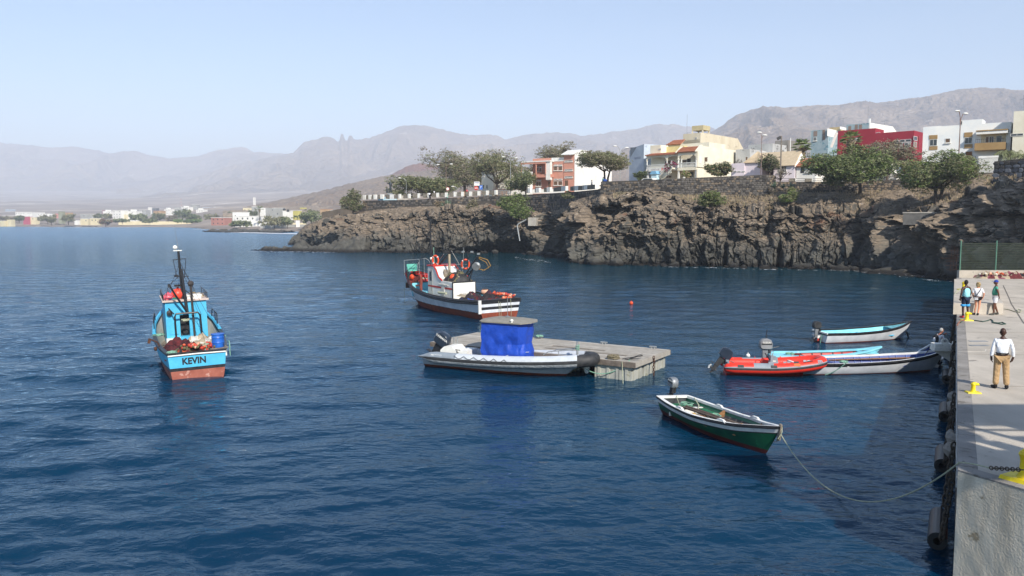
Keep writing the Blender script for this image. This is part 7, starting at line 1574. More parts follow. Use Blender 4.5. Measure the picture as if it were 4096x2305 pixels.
# pale cyan boat with red interior
t, H = skiff('open_boat', 'low pale blue wooden boat with a red interior, behind the red inflatable', (12.6, 38.75), 1.0, 5.6, 1.5, .46, [BC['hullwhite'], BC['cyan2'], BC['cyan2']], [(('w', .1), 0, 2), (('s', 0), 1, 4)], [BC['red'], BC['cyan2']], BC['cyan2'], gw=.14, zf=.1)
ribs(H, t, np.arange(1.4, 5.2, .5), .12, .05, BC['darkred'], .045)
mb = MB(); mb.box((.05, -.6, .36), (1.1, .6, .42)); mb.build('stern_deck', BC['cyan2'], t)
mb = MB(); mb.box((4.5, -.36, .5), (5.3, .36, .54)); mb.build('bow_deck', BC['cyan2'], t)
thwart(H, t, 3.4, .34, BC['cyan2'], .22); thwart(H, t, 1.7, .34, BC['darkred'], .35)
coil(t, (1.0, -.2, .45), .22, M['greenrope'], 17, 4, th=.015)
outboard(t, (-.12, 0, .72), 0, .02, 1.05, mat('silver_cowl', '#8a8b8c', '#747576', rough=.35), M['grey'], 'SUZUKI', M['white'], M['rubber'], M['rubber'], .11)
mb = MB(); mb.tube([(0, 0, .45), (.03, 0, .85)], .025, 5); o = mb.build('tiller_handle', M['black'], t); o.location = (-.1, .05, .8)
# white boat with pale blue interior
t, H = skiff('open_boat', 'white wooden boat with a light blue interior and small outboard, lying clear of the others', (17.75, 45.55), 13.5, 6.1, 1.6, .6, [BC['anti2'], BC['hullwhite'], M['black']], [(('w', .06), 0, 2), (('s', -.13), 1, 4), (('s', 0), 2, 1)], [mat('bright_cyan_paint', '#86d8e6', '#6fc8da', scale=2, rough=.55)], M['black'], zf=.14, tr=.92, roll=1.5)
for o in t.children:
 if o.name.startswith('transom_cap'): o.data.materials[0] = M['white']
for x in (1.5, 2.9): thwart(H, t, x, .38, BC['cyan'], .1)
mb = MB(); mb.box((3.9, -.5, .3), (4.6, .5, .34)); mb.build('seat_box', BC['cyan'], t)
mb = MB(); rr = []
for x in (4.55, 4.9, 5.3, 5.7, 5.98):
 a = H.at(x, 1, -.05, .1); rr.append([a, (a.x, -a.y, a.z)])
mb.grid(rr); mb.build('bow_deck', mat('weathered_cyan', '#78b7c0', '#4f8f9b', scale=6, rough=.7, c3='#345f68', s3=8, t3=.58), t)
ribs(H, t, np.arange(1.0, 4.2, .5), .16, .12, BC['cyan2'], .045, w=.02, d=.02)
outboard(t, (-.15, .08, .82), 0, .0, .82, M['rubber'], M['grey'], None, None, None, M['rubber'])
o = t.children[-1]
for sd in (1, -1):
 mb = MB(); mb.box((-.26, sd*.175-.004, .26), (.2, sd*.175+.004, .42), 0); mb.build('white_stripe', M['white'], o)
 mb = MB(); mb.box((-.26, sd*.175-.004, .12), (.2, sd*.175+.004, .255), 0); mb.build('red_stripe', BC['red'], o)
mb = MB(); mb.tube([(.1, 0, .45), (.0, 0, .75)], .03, 5); mb.build('tiller_handle', M['black'], o)
mb = MB(); mb.tube([(.1, -.3, .6), (-.12, -.34, .4), (-.16, -.3, .0), (-.1, -.25, .3), (.05, -.22, .55)], .02, 5); mb.build('hanging_rope', M['greenrope'], t)
mb = MB(); mb.tube([(5.9, .1, .4), (6.1, .15, .1), (6.15, .1, -.2)], .05, 6); mb.build('anchor_rope', M['rubber'], t)
# dinghy under the quay wall
t, H = skiff('dinghy', 'small blue and white dinghy tight against the quay below the standing man', (19.95, 37.7), 61, 3.2, 1.2, .36, [BC['hullwhite'], BC['hullwhite'], BC['navy']], [(('w', .2), 0, 2), (('s', -.2), 1, 2), (('s', 0), 2, 1)], [BC['navy']], BC['whitetop'], zf=.12)
thwart(H, t, 2.3, .32, BC['navy'], .2)
# small floats on the water
for lab, u, v, r, m in (('orange buoy floating alone on the dark water', 2525, 1213, .16, M['orange']), ('small white float drifting behind the red inflatable', 2992, 1423, .11, M['white'])):
 p = P(u, v, .05); o = thing('buoy', lab, 'buoy', p); mb = MB(); mb.ell((0, 0, 0), (r, r, r), 12, 8); mb.tube([(0, 0, r), (0, 0, r+.06)], .02, 5); mb.build('buoy_body', m, o, smooth=True)
# ------------------------------------------------------------------ the quay
QZ = 2.2
C0 = P(3832, 1880, QZ); QE = Vector((0.4857, 0.8741, 0)); QN = Vector((-0.8741, 0.4857, 0))
N1 = (P(4096, 1957, QZ)-C0); N1.z = 0; N1.normalize()
def qp(s, o=0.0, z=QZ): v = C0+QE*s-QN*o; return Vector((v.x, v.y, z))   # along the edge, inward offset
YEND = 67.0; SEND = (YEND-C0.y)/QE.y
def quay_mat():
 m = mat('quay_concrete', '#beb5a7', '#a69e91', scale=0.7, rough=0.9, bump=0.35, bscale=22, c3='#857f76', s3=0.9, t3=0.6, streak=(1.0, 0.45, 1))
 return m
QM = quay_mat()
WALLM = mat('stained_quay_wall', '#dfd3bd', '#bcb09b', scale=0.9, rough=0.9, bump=0.4, bscale=26, streak=(3, 3, 0.35), c3='#9a8b72', s3=1.3, t3=0.6)
def slab(name, poly, z0, z1, m, parent=None):
 mb = MB(); mb.prism([(p[0], p[1]) for p in poly], z0, z1, 'z'); o = mb.build(name, m, parent); autosmooth(o, 10); return o
cap_w = 0.34
nout = Vector((N1.y, -N1.x, 0)); nout = nout if nout.x < 0 else -nout
# where the two inner edges of the cap meet
_p = C0-QN*cap_w; _q = C0-nout*.34; _den = QE.x*N1.y-QE.y*N1.x; _t = ((_q.x-_p.x)*N1.y-(_q.y-_p.y)*N1.x)/_den
II = _p+QE*_t; II.z = QZ; A = II
inner = [II, qp(SEND, cap_w), Vector((75, YEND, 0)), Vector((75, 5.0, 0)), C0+N1*11.5-nout*.34]
slab('quay', inner, -3, QZ-.004, QM)['kind'] = 'structure'
bpy.data.objects['quay'].data.materials[0] = QM
# cap strips along the two edges, in cast lengths with open joints
CAPM = mat('edge_concrete', '#96918a', '#7d7973', scale=1.1, rough=0.9, bump=0.5, bscale=20, c3='#6a655e', s3=3, t3=0.58)
qw = thing('quay_edge', 'grey concrete quay edge with a dark seaward wall', 'quay edge', (C0.x, C0.y, 0)); qo = Vector((C0.x, C0.y, 0))
s = 0.0; k = 0
while s < SEND-0.1:
 s2 = min(s+3.0, SEND); a, b, c, d = qp(s+.006), qp(s2-.006), qp(s2-.006, cap_w-.003), qp(s+.006, cap_w-.003)
 if s == 0: a = C0; d = II.copy()
 slab('edge_slab', [p-qo for p in (a, b, c, d)], QZ-.5, QZ+random.uniform(-.004, .004), CAPM, qw); s = s2; k += 1
slab('seaward_wall', [p-qo for p in (qp(.02, .03), qp(SEND, .03), qp(SEND, cap_w-.01), qp(.02, cap_w-.01))], -3, QZ-.502, mat('shaded_side_wall', '#3d3b38', '#24221f', scale=1, rough=0.7, bump=1.0, bscale=5), qw)  # shade of the seaward side is put into the dark wall colour
mb = MB(); a, b = qp(.0, -.012)-qo, qp(SEND, -.012)-qo; mb.beam((a.x, a.y, QZ-.32), (b.x, b.y, QZ-.32), .03, .06); mb.beam((a.x, a.y, QZ-.14), (b.x, b.y, QZ-.14), .02, .03); mb.build('steel_strip', M['galv'], qw)
f = thing('quay_front_wall', 'rough streaked concrete end wall of the quay facing the viewer', 'quay wall', (C0.x, C0.y, 0))
e1 = C0+N1*11.5; inn = -QN*0.3
mb = MB(); nx_, nz_ = 150, 60; rows = []; nout = Vector((N1.y, -N1.x, 0)); nout = nout if nout.x < 0 else -nout
for j in range(nz_+1):
 z = QZ-.03-(5.0)*(j/nz_)**1.0; r = []
 for i in range(nx_+1):
  d_ = 11.5*(i/nx_); rg = .006*float(fbm(d_*5, z*3.5, 0, 4, 3))+.012*max(0, float(fbm(d_*1.2, z*.6, 2, 3, 6)))
  p = N1*d_+nout*(rg if 0 < i else 0); r.append((p.x, p.y, z))
 rows.append(r)
mb.grid(rows); o = mb.build('rough_face', WALLM, f, smooth=True)
k = 0
for (d0, d1) in ((0.0, 2.1), (2.11, 4.4), (4.41, 7), (7.01, 11.5)):
 slab('coping_slab', [N1*d0+nout*.005, N1*d1+nout*.005, N1*d1-nout*.34, N1*max(d0, .33)-nout*.34] if d0 > 0 else [N1*0.0, N1*d1+nout*.005, N1*d1-nout*.34, II-C0], QZ-.035, QZ+.003-.004*k, CAPM, f); k += 1
slab('wall_core', [N1*.02-nout*.03, N1*11.5-nout*.03, N1*11.5-nout*.9, N1*.3-nout*.6], -3, QZ-.04, WALLM, f)
# raised platform beside the edge and the far low wall
pz = QZ+.57; y0 = 40.55
pf = [Vector((XU(3822, y0)+.1, y0, 0)), Vector((25.15, y0, 0)), Vector((25.15+.5557*17, y0+17, 0)), Vector((XU(3822, y0)+.1+.5557*17, y0+17, 0))]
o = thing('concrete_platform', 'raised concrete slab along the quay edge, just behind the three standing people', 'concrete slab', (pf[0].x, pf[0].y, QZ))
for (ta, tb) in ((0, .355), (.356, .7), (.701, 1)):
 q = [pf[0].lerp(pf[3], ta), pf[1].lerp(pf[2], ta), pf[1].lerp(pf[2], tb), pf[0].lerp(pf[3], tb)]
 slab('slab_section', [p-pf[0] for p in q], 0, .57, QM, o)
fw = thing('low_wall', 'low pale concrete wall closing the far end of the quay under the wire fence', 'wall', (qp(SEND).x, YEND, QZ)); x = 0.0
for w_ in (2.55, 5.2, 5.2, 5.2, 5.2): mb = MB(); mb.box((x+.01, -.35, 0), (x+w_-.01, 0, .62)); mb.build('wall_section', CAPM if False else QM, fw); x += w_
# wire fence on the far wall
fx = qp(SEND).x
fn = thing('wire_fence', 'green welded wire fence on the low wall at the far end of the quay', 'fence', (XU(3843, YEND), YEND-.2, QZ+.62))
GF = mat('green_fence_paint', '#4f7a66', '#43695a', rough=.5); GW = mat('green_wire', '#5c6650', '#4c5542', rough=.5)
for k in range(6):
 x = k*3.0; mb = MB(); mb.box((x-.04, -.04, 0), (x+.04, .04, 2.5)); mb.build('fence_post', GF, fn)
 if k < 5:
  mb = MB()
  for j in range(58): xx = x+.07+j*.05; mb.box((xx-.003, -.003, .04), (xx+.003, .003, 2.28))
  mb.build('wire_panel', GW, fn)
  for j in range(12):
   mb = MB(); z = .06+j*.2; mb.box((x+.05, -.014, z-.008), (x+2.95, -.006, z+.008)); mb.build('horizontal_wire', GW, fn)
rb = thing('rebar_grid', 'rusty reinforcing bars sticking out past the end of the wire fence', 'rebar grid', (XU(3818, YEND), YEND-.15, QZ+.62))
for x, z0_, z1_ in ((.0, -.1, 2.1), (-.25, -.1, 2.15), (.22, 0, 1.9)): mb = MB(); mb.tube([(x, 0, z0_), (x+.05, 0, z1_)], .012, 5); mb.build('upright_bar', M['rust'], rb)
for z, xa in ((.1, -.6), (.45, -.75), (.8, -.65), (1.05, -1.1), (1.3, -.5), (1.7, -.45)): mb = MB(); mb.tube([(xa, .02, z-.06), (.5, .02, z)], .01, 5); mb.build('cross_bar', M['rust'], rb)
# bollards
def bollard(label, loc, rz, s):
 t = thing('bollard', label, 'bollard', loc, rz, 'yellow mooring bollards on the quay')
 mb = MB(); mb.box((-.5, -.36, 0), (.5, .36, .1), taper=.03); mb.build('base_plate', M['yellow'], t)
 mb = MB(); mb.lathe([(.22, .1), (.17, .22), (.15, .5), (.17, .62), (.2, .7), (.16, .78), (0, .8)], 14);
 mb.tube([(-.08, 0, .7), (.12, 0, .72), (.36, 0, .68), (.42, 0, .62)], [.14, .13, .1, .04], 10); o = mb.build('post', M['yellow'], t, smooth=True); autosmooth(o, 45)
 t.scale = (s, s, s); return t
bollard('large yellow bollard nearest the viewer with a chain wrapped round it', P(4104, 1925, QZ), R(-60), .72)
bollard('small yellow bollard on bare concrete beyond the slatted shadow', P(3892, 1572, QZ), R(-8), .36)
bollard('yellow bollard at the red shoes of the man in the cyan vest, ropes over it', P(3867, 1283, QZ), R(-8), .5)
bollard('farthest yellow bollard, on the raised slab, holding a rope over the edge', P(3855, 1160, QZ+.57), R(10), .62)
# chain and rope at the near bollard
def chain(label, a, b, n, r, th, m, sag=0.0, droop=None):
 a = Vector(a); b = Vector(b); t = thing('chain', label, 'chain', a); d = b-a; L = d.length; up = Vector((0, 0, 1)) if abs(d.normalized().z) < .8 else Vector((1, 0, 0))
 sx = d.normalized().cross(up).normalized(); sy = sx.cross(d.normalized())
 me = None
 for k in range(n):
  f = (k+.5)/n; c = d*f+Vector((0, 0, -sag*4*f*(1-f)))
  w = sx if k % 2 else sy; u_ = d.normalized(); mb = MB()
  mb.tube([c+u_*math.cos(q)*L/n*.72+w*math.sin(q)*r for q in np.linspace(0, 2*math.pi, 10, endpoint=False)], th, 6, closed=True); mb.build('link', m, t, smooth=True)
 return t
CM = mat('rusty_chain', '#4f463c', '#3a332c', scale=12, rough=.8)
chain('rusty chain lying from the large near bollard towards the quay edge', P(3960, 1872, QZ+.08), P(4090, 1880, QZ+.3), 12, .034, .011, CM)
ropeline('mooring_rope', 'thin rope from the chain by the near bollard over the quay edge', P(3962, 1874, QZ+.06), P(3838, 1850, QZ+.05), -.02, .014, M['rope'], 6)
pts_a = P(3838, 1850, QZ+.05); stem = P(3118, 1760, .55)
Mx = Matrix.Translation(GB.location) @ GB.rotation_euler.to_matrix().to_4x4(); stem = Mx @ Vector((6.15, 0, .75)) if 'GB' in globals() else stem
ropeline('mooring_rope', 'long slack mooring rope running from the quay edge to the bow of the green boat', pts_a, stem, 1.35, .016, M['rope'], 30)
def quayrope(label, uv, z, r, m):
 pts = [P(a, b, z+.02) for a, b in uv]; o_ = pts[0]; mb = MB(); mb.tube([p-o_ for p in pts], r, 5); o = mb.build('mooring_rope', m, None); o.location = o_; tag(o, label, 'rope')
DG = mat('dark_green_rope', '#3f5a50', '#2f443c', scale=20, rough=.9)
quayrope('dark green rope snaking across the quay from the bollard at the red shoes', [(3840, 1292), (3850, 1283), (3872, 1280), (3900, 1282), (3930, 1287), (3950, 1283), (3962, 1278), (3970, 1282), (3972, 1290), (3990, 1292), (4010, 1290), (4022, 1296), (4010, 1298), (3968, 1291)], QZ, .03, DG)
quayrope('pale thin rope curled on the quay beyond the raised slab', [(4018, 1236), (4040, 1240), (4062, 1248), (4080, 1250), (4086, 1242), (4074, 1237), (4068, 1240), (4072, 1248)], QZ, .02, M['rope'])
quayrope('rope dropping over the edge beside the farthest bollard', [(3850, 1158), (3838, 1160), (3826, 1168), (3818, 1176)], QZ+.57, .03, M['rope'])
quayrope('orange-brown rope hanging over the edge near the red shoes', [(3868, 1280), (3850, 1282), (3838, 1288), (3832, 1295), (3828, 1302)], QZ+.02, .03, mat('orange_brown_rope', '#9c6a55', '#7d5343', scale=20, rough=.9))
for k, v in enumerate((1365, 1382)):
 o = thing('steel_cover', ('upper', 'lower')[k]+' of the two grey steel covers let into the quay surface', 'cover plate', P(3912+k*3, v, QZ+.004)); mb = MB(); mb.box((-.35, -.11, -.01), (.35, .11, .006)); mb.build('plate', M['grey'], o)
# concrete joints, slightly raised mortar lines
jm = mat('pale_mortar', '#cfc9bd', '#bdb6aa', rough=.9)
for i_, uvs in enumerate(([(3942, 1397), (3990, 1401), (4090, 1408)], [(3943, 1397), (3941, 1406)], [(3830, 1406), (3940, 1407)], [(4013, 1142), (4035, 1190), (4045, 1215), (4096, 1295)], [(4035, 1190), (4096, 1193)])):
 mb = MB()
 for a, b in zip(uvs, uvs[1:]): mb.beam(P(*a, QZ), P(*b, QZ), .035 if i_ < 3 else .06, .008)
 o = mb.build('pavement_joint', jm if i_ < 3 else mat('dark_joint', '#6f6a62', rough=.9), None); o['kind'] = 'structure'
for s_ in (3.6, 9.2, 15.5, 22.0):
 mb = MB(); a_ = qp(s_, cap_w); mb.beam(a_, a_+Vector((14, -1.2, 0)), .02, .006); o = mb.build('pavement_joint', mat('fine_dark_joint', '#8a8378', rough=.9), None); o['kind'] = 'structure'
# net heap at the far end
nh = thing('net_pile', 'maroon and tan fishing net heap with floats by the far low wall', 'net', P(4010, 1115, QZ)); hx = .0195
mb_w = 4.6
netheap('maroon_net', nh, ((-1.9, -.1), (.6, 1.4)), -.05, .62, [BC['maroon'], mat('mauve_net', '#8a4d5e', '#6b3a48', scale=10, rough=.95, bump=.8), BC['tarp']], 61, 24, 14)
netheap('pink_net', nh, ((-.3, -.3), (2.0, 1.3)), -.05, .6, [mat('pink_net', '#a05a6a', '#7d4452', scale=10, rough=.95, bump=.8), BC['tarp'], BC['maroon']], 62, 24, 14)
netheap('dark_net', nh, ((1.4, -.2), (3.8, 1.4)), -.05, .75, [BC['dnet'], BC['dnet'], BC['onet']], 63, 24, 14)
floats(nh, ((-1.7, -.1), (.2, .8)), .35, 26, [BC['fp'], BC['inwhite'], BC['fo'], BC['tarp']], 33, .1)
# fenders with chains along the seaward wall
FM = [mat('worn_fender_rubber', '#1d1e21', '#131416', scale=3, rough=.4), mat('fender_red', '#7a3b2e', '#5c3126', scale=9, rough=.7)]
for k, s_ in enumerate((2.0, 7.9, 14.2, 21.5, 30.0)):
 c = qp(s_, -.3, .3); ang = math.atan2(QE.y, QE.x)
 t = thing('fender', ('nearest', 'second', 'third', 'fourth', 'farthest')[k]+' of the black cylinder fenders hanging along the quay wall', 'fender', c, ang, 'cylinder fenders along the quay wall')
 mb = MB(); n = 18; L_ = .85
 for i in range(n):
  a0, a1 = 2*math.pi*i/n, 2*math.pi*(i+1)/n; mi = 1 if 1 <= (i-6) <= 2 else 0
  mb.poly([(-L_, .19*math.cos(a0), .19*math.sin(a0)), (L_, .19*math.cos(a0), .19*math.sin(a0)), (L_, .19*math.cos(a1), .19*math.sin(a1)), (-L_, .19*math.cos(a1), .19*math.sin(a1))], mi)
  for x in (-L_, L_):
   q = [(x, .19*math.cos(a0), .19*math.sin(a0)), (x, .19*math.cos(a1), .19*math.sin(a1)), (x, .08*math.cos(a1), .08*math.sin(a1)), (x, .08*math.cos(a0), .08*math.sin(a0))]; mb.poly(q if x > 0 else q[::-1], 0)
  mb.poly([(-L_, .08*math.cos(a1), .08*math.sin(a1)), (L_, .08*math.cos(a1), .08*math.sin(a1)), (L_, .08*math.cos(a0), .08*math.sin(a0)), (-L_, .08*math.cos(a0), .08*math.sin(a0))], 0)
 o = mb.build('rubber_cylinder', FM, t); autosmooth(o, 35)
 if k < 6:
  for (sa, oa) in ((s_-.9, -.3), (s_+.95, -.3)):
   chain('rusty chain from the quay wall to the '+('near' if sa < s_ else 'far')+' end of the '+('nearest', 'second', 'third', 'fourth', 'fifth', 'sixth')[k]+' fender', qp(sa+.15*(1 if sa > s_ else -1), -.06, 1.95), qp(sa, -.22, .38), 13 if k < 3 else 8, .055, .024, CM)
for k, s_ in enumerate((5.0, 6.3, 10.3, 11.8, 16.5, 23)):
 mb = MB(); mb.ell((0, 0, 0), (.16, .24, .2), 8, 6, jit=.18); o = mb.build('anchor_lug', CAPM, qw); o.location = qp(s_, -.08, 1.3)-qo
# white bracket with a mooring eye, over the blue-lined boat
br = thing('mooring_bracket', 'white painted steel mooring bracket with an eye, sticking out over the water beside the quay', 'bracket', (0, 0, 0))
bq = qp((36.0-C0.y)/QE.y, 0, 1.2); br.location = bq; br.rotation_euler = (0, 0, math.atan2(-QN.y, -QN.x)+R(22))
WB = mat('chipped_white_paint', '#e3e1d8', '#cfccc0', scale=4, rough=.6, c3='#4b3a2c', s3=9, t3=.64)
mb = MB(); mb.box((-1.02, -.28, -.12), (-.2, .28, .02)); mb.box((-1.0, -.26, .025), (-.22, .26, .2)); mb.build('bracket_box', WB, br)
mb = MB(); mb.prism([(-1.0, -.13), (-.02, -.13), (-.02, -.75), (-.25, -.62)], -.03, .03, 'y'); mb.build('gusset', WB, br)
mb = MB(); mb.prism([(-.22, -.1), (-.02, -.1), (-.02, .35), (-.12, .28)], -.12, .12, 'y'); mb.build('wall_plate', WB, br)
mb = MB(); pts = [(-.72, .2)]+[(-.56+.16*math.cos(a), .3+.17*math.sin(a)) for a in np.linspace(math.pi, 0, 9)]+[(-.4, .2)]; mb.prism(pts, -.2, -.15, 'y'); mb.build('mooring_eye', WB, br)
mb = MB(); mb.tube([(-.56+.045*math.cos(a), -.206, .34+.045*math.sin(a)) for a in np.linspace(0, 6.28, 10, endpoint=False)], .012, 5, closed=True); mb.build('eye_rim', M['rubber'], br)
# ------------------------------------------------------------------ people
def skin_mesh(V, E, Rr, sub=2):
 me = bpy.data.meshes.new('s'); me.from_pydata([tuple(v) for v in V], E, []); o = bpy.data.objects.new('s', me); COL.objects.link(o)
 o.modifiers.new('k', 'SKIN'); sv = me.skin_vertices[0].data
 for i, r in enumerate(Rr): sv[i].radius = (r, r) if not isinstance(r, tuple) else r; sv[i].use_root = (i == 0)
 m_ = o.modifiers.new('u', 'SUBSURF'); m_.levels = sub; m_.render_levels = sub
 dg = bpy.context.evaluated_depsgraph_get(); dg.update(); out = bpy.data.meshes.new_from_object(o.evaluated_get(dg))
 bpy.data.objects.remove(o); return out
def mb_from_mesh(me, mi=0):
 mb = MB(); mb.v = [tuple(v.co) for v in me.vertices]; mb.f = [tuple(p.vertices) for p in me.polygons]; mb.m = [mi]*len(mb.f); return mb
def person(label, loc, rz, H, J, skin, garments, hair=None, extra=None, lod=2, group=None, head_turn=0.0):
 """J: joints in metres for a 1.75 m figure; local -y is forwards away... +y is the way the person faces"""
 t = thing('person', label, 'person', loc, rz, group); s = H/1.75
 D = dict(pel=(0, 0, .95), spi=(0, 0, 1.14), che=(0, .0, 1.34), nec=(0, 0, 1.49), hd=(0, .015, 1.56))
 for k, sd in (('l', -1), ('r', 1)):
  D.update({k+'hip': (sd*.095, 0, .9), k+'kn': (sd*.105, .02, .49), k+'an': (sd*.11, -.02, .09), k+'to': (sd*.13, .15, .035),
     k+'sh': (sd*.185, 0, 1.42), k+'el': (sd*.25, -.03, 1.15), k+'wr': (sd*.27, .03, .91), k+'ha': (sd*.27, .05, .83)})
 D.update(J or {}); P_ = {k: Vector(v)*s for k, v in D.items()}
 def sk(names, edges, radii, grow=0.0, sub=lod):
  return skin_mesh([P_[n] for n in names], edges, [((r[0]*s+grow, r[1]*s+grow) if isinstance(r, tuple) else r*s+grow) for r in radii], sub)
 nm = ['pel', 'spi', 'che', 'nec', 'hd', 'lhip', 'lkn', 'lan', 'lto', 'rhip', 'rkn', 'ran', 'rto', 'lsh', 'lel', 'lwr', 'lha', 'rsh', 'rel', 'rwr', 'rha']
 ed = [(0, 1), (1, 2), (2, 3), (3, 4), (0, 5), (5, 6), (6, 7), (7, 8), (0, 9), (9, 10), (10, 11), (11, 12), (2, 13), (13, 14), (14, 15), (15, 16), (2, 17), (17, 18), (18, 19), (19, 20)]
 ra = [.125, .115, .13, .058, .055, .095, .058, .042, .035, .095, .058, .042, .035, .058, .044, .03, .034, .058, .044, .03, .034]
 bme = sk(nm, ed, ra); body = mb_from_mesh(bme)
 # head with nose, ears, eyes
 hc = P_['hd']+Vector((0, .01, .095))*s; hm = Matrix.Translation(hc) @ Matrix.Rotation(head_turn, 4, 'Z'); old = body.M; body.M = hm
 body.ell((0, 0, .0), (.076*s, .095*s, .118*s), 16, 12); body.ell((0, .035*s, -.05*s), (.055*s, .062*s, .065*s), 12, 8)
 body.ell((0, .1*s, -.015*s), (.014*s, .022*s, .026*s), 6, 5)
 for sd in (1, -1): body.ell((sd*.078*s, -.005*s, -.01*s), (.012*s, .022*s, .032*s), 6, 5)
 body.M = None
 for k, sd in (('l', -1), ('r', 1)):      # hands: palm, four fingers, thumb
  w, h = P_[k+'wr'], P_[k+'ha']; d = (h-w).normalized(); side = Vector((0, 1, 0)) if abs(d.y) < .75 else Vector((1, 0, 0)); side = (side-d*side.dot(d)).normalized(); pn = d.cross(side)*sd
  body.ell(h-d*.0, (.03*s, .045*s, .05*s), 8, 6)
  for q in range(4):
   b = h+side*(q-1.5)*.02*s+d*.03*s; l = (.062, .072, .068, .052)[q]*s; body.tube([b, b+d*l*.5+pn*-.008*s, b+d*l*.95-pn*.03*s], [.0095*s, .009*s, .0065*s], 6)
  b = h+side*.04*s-d*.01*s; body.tube([b, b+side*.022*s+d*.03*s, b+side*.022*s+d*.058*s], [.012*s, .011*s, .008*s], 6)
 o = body.build('body', skin, t, smooth=True)
 fm = MB(); fm.M = hm
 for sd in (1, -1): fm.ell((sd*.03*s, .088*s, .012*s), (.013*s, .01*s, .008*s), 6, 4)
 fm.build('eyes', M['black'], t)
 if hair:
  hmb = MB(); hmb.M = hm; style, hm_ = hair
  if style == 'short': hmb.ell((0, -.012*s, .022*s), (.081*s, .1*s, .108*s), 16, 10)
  elif style == 'shaved': hmb.ell((0, -.006*s, .018*s), (.078*s, .097*s, .106*s), 16, 10)
  elif style == 'curly':
   rnd = random.Random(3)
   for q in range(70):
    a = rnd.uniform(0, 6.28); z = rnd.uniform(-.11, .12); rr = math.sqrt(max(.05, 1-(z/.15)**2))
    if math.sin(a) > .55 and z < .05: continue
    hmb.ell((math.cos(a)*.085*rr*s, math.sin(a)*.09*rr*s-.02*s, z*s), (.035*s, .035*s, .03*s), 6, 5)
   hmb.ell((0, -.02*s, .02*s), (.09*s, .1*s, .12*s), 12, 8)
  elif style == 'cap':
   hmb.ell((0, -.005*s, .045*s), (.086*s, .103*s, .085*s), 16, 10); hmb.prism([(-.06*s, .07*s), (.06*s, .07*s), (.045*s, .17*s), (-.045*s, .17*s)], .045*s, .057*s, 'z')
  o = hmb.build('cap' if style == 'cap' else 'hair', hm_, t, smooth=True)
  if style != 'cap':   # keep the face clear
   bm = bmesh.new(); bm.from_mesh(o.data); inv = hm.inverted()
   dl = [v for v in bm.verts if (inv @ v.co).y > .045*s and (inv @ v.co).z < .06*s]; bmesh.ops.delete(bm, geom=dl, context='VERTS'); bm.to_mesh(o.data); bm.free()
 for g in garments:
  nmg, mg, kind = g[0], g[1], g[2]; ex = g[3] if len(g) > 3 else 0
  if kind == 'tank':
   vs = [P_['pel']+Vector((0, 0, -.02)), P_['spi'], P_['che'], P_['che'].lerp(P_['lsh'], .62)+Vector((0, 0, .0)), P_['che'].lerp(P_['rsh'], .62)]; mbb = mb_from_mesh(skin_mesh(vs, [(0, 1), (1, 2), (2, 3), (2, 4)], [q*s for q in (.185, .18, .185, .085, .085)], lod))
  elif kind in ('shirt', 'longshirt', 'tee'):
   f = {'tee': .55, 'shirt': .9, 'longshirt': 2.0}[kind]; n2 = ['pel', 'spi', 'che', 'lsh', 'rsh', 'L', 'Rr'];
   def arm(k):
    a, b, c = P_[k+'sh'], P_[k+'el'], P_[k+'wr']; return a.lerp(b, min(f, 1)) if f <= 1 else b
   vs = [P_['pel']+Vector((0, 0, .02)), P_['spi'], P_['che'], P_['lsh'], P_['rsh'], arm('l'), arm('r')]; es = [(0, 1), (1, 2), (2, 3), (2, 4), (3, 5), (4, 6)]
   rs = [.16+ex, .155+ex, .155, .058, .058, .05, .05]; vs.append(P_['che']+Vector((0, 0, .11*s))); es.append((2, 7)); rs.append(.075)
   if kind == 'longshirt':
    for k in ('l', 'r'): vs.append(P_[k+'el'].lerp(P_[k+'wr'], .93)); rs.append(.05)
    es += [(5, 8), (6, 9)]
   mbb = mb_from_mesh(skin_mesh(vs, es, [r*s for r in rs], lod))
  elif kind == 'trousers' or kind == 'shorts':
   f = 1.0 if kind == 'trousers' else ex or .75
   vs = [P_['pel']+Vector((0, 0, .03)), P_['lhip'], P_['rhip']]; rs = [.15, .115, .115]; es = [(0, 1), (0, 2)]
   for q, k in ((1, 'l'), (2, 'r')):
    if kind == 'trousers':
     vs += [P_[k+'kn'], P_[k+'an'].lerp(P_[k+'kn'], .02)]; n = len(vs); es += [(q, n-2), (n-2, n-1)]; rs += [.092, .085]
    else:
     vs += [P_[k+'hip'].lerp(P_[k+'kn'], f)]; n = len(vs); es += [(q, n-1)]; rs += [.098]
   mbb = mb_from_mesh(skin_mesh(vs, es, [r*s for r in rs], lod))
  elif kind == 'shoes':
   mbb = MB()
   for k in ('l', 'r'):
    a, b = P_[k+'an'], P_[k+'to']; mid = a.lerp(b, .45); mid.z = .045*s; d = b-a; an = math.atan2(d.y, d.x)
    mbb.ell(mid, (.14*s, .052*s, .05*s), 12, 8, M=Matrix.Rotation(an, 4, 'Z')); mbb.ell(a+Vector((0, 0, -.01)), (.055*s, .055*s, .06*s), 10, 6)
  mbb.build(nmg, mg, t, smooth=True)
 if extra: extra(t, P_, s)
 return t
SK = {'dark': mat('dark_brown_skin', '#4a2f24', '#3d261d', scale=9, rough=.5), 'brown': mat('brown_skin', '#6b4432', '#593828', scale=9, rough=.5), 'fair': mat('fair_skin', '#d49a7c', '#c28567', scale=9, rough=.55), 'ruddy': mat('ruddy_skin', '#b5745a', '#a1634b', scale=9, rough=.55)}
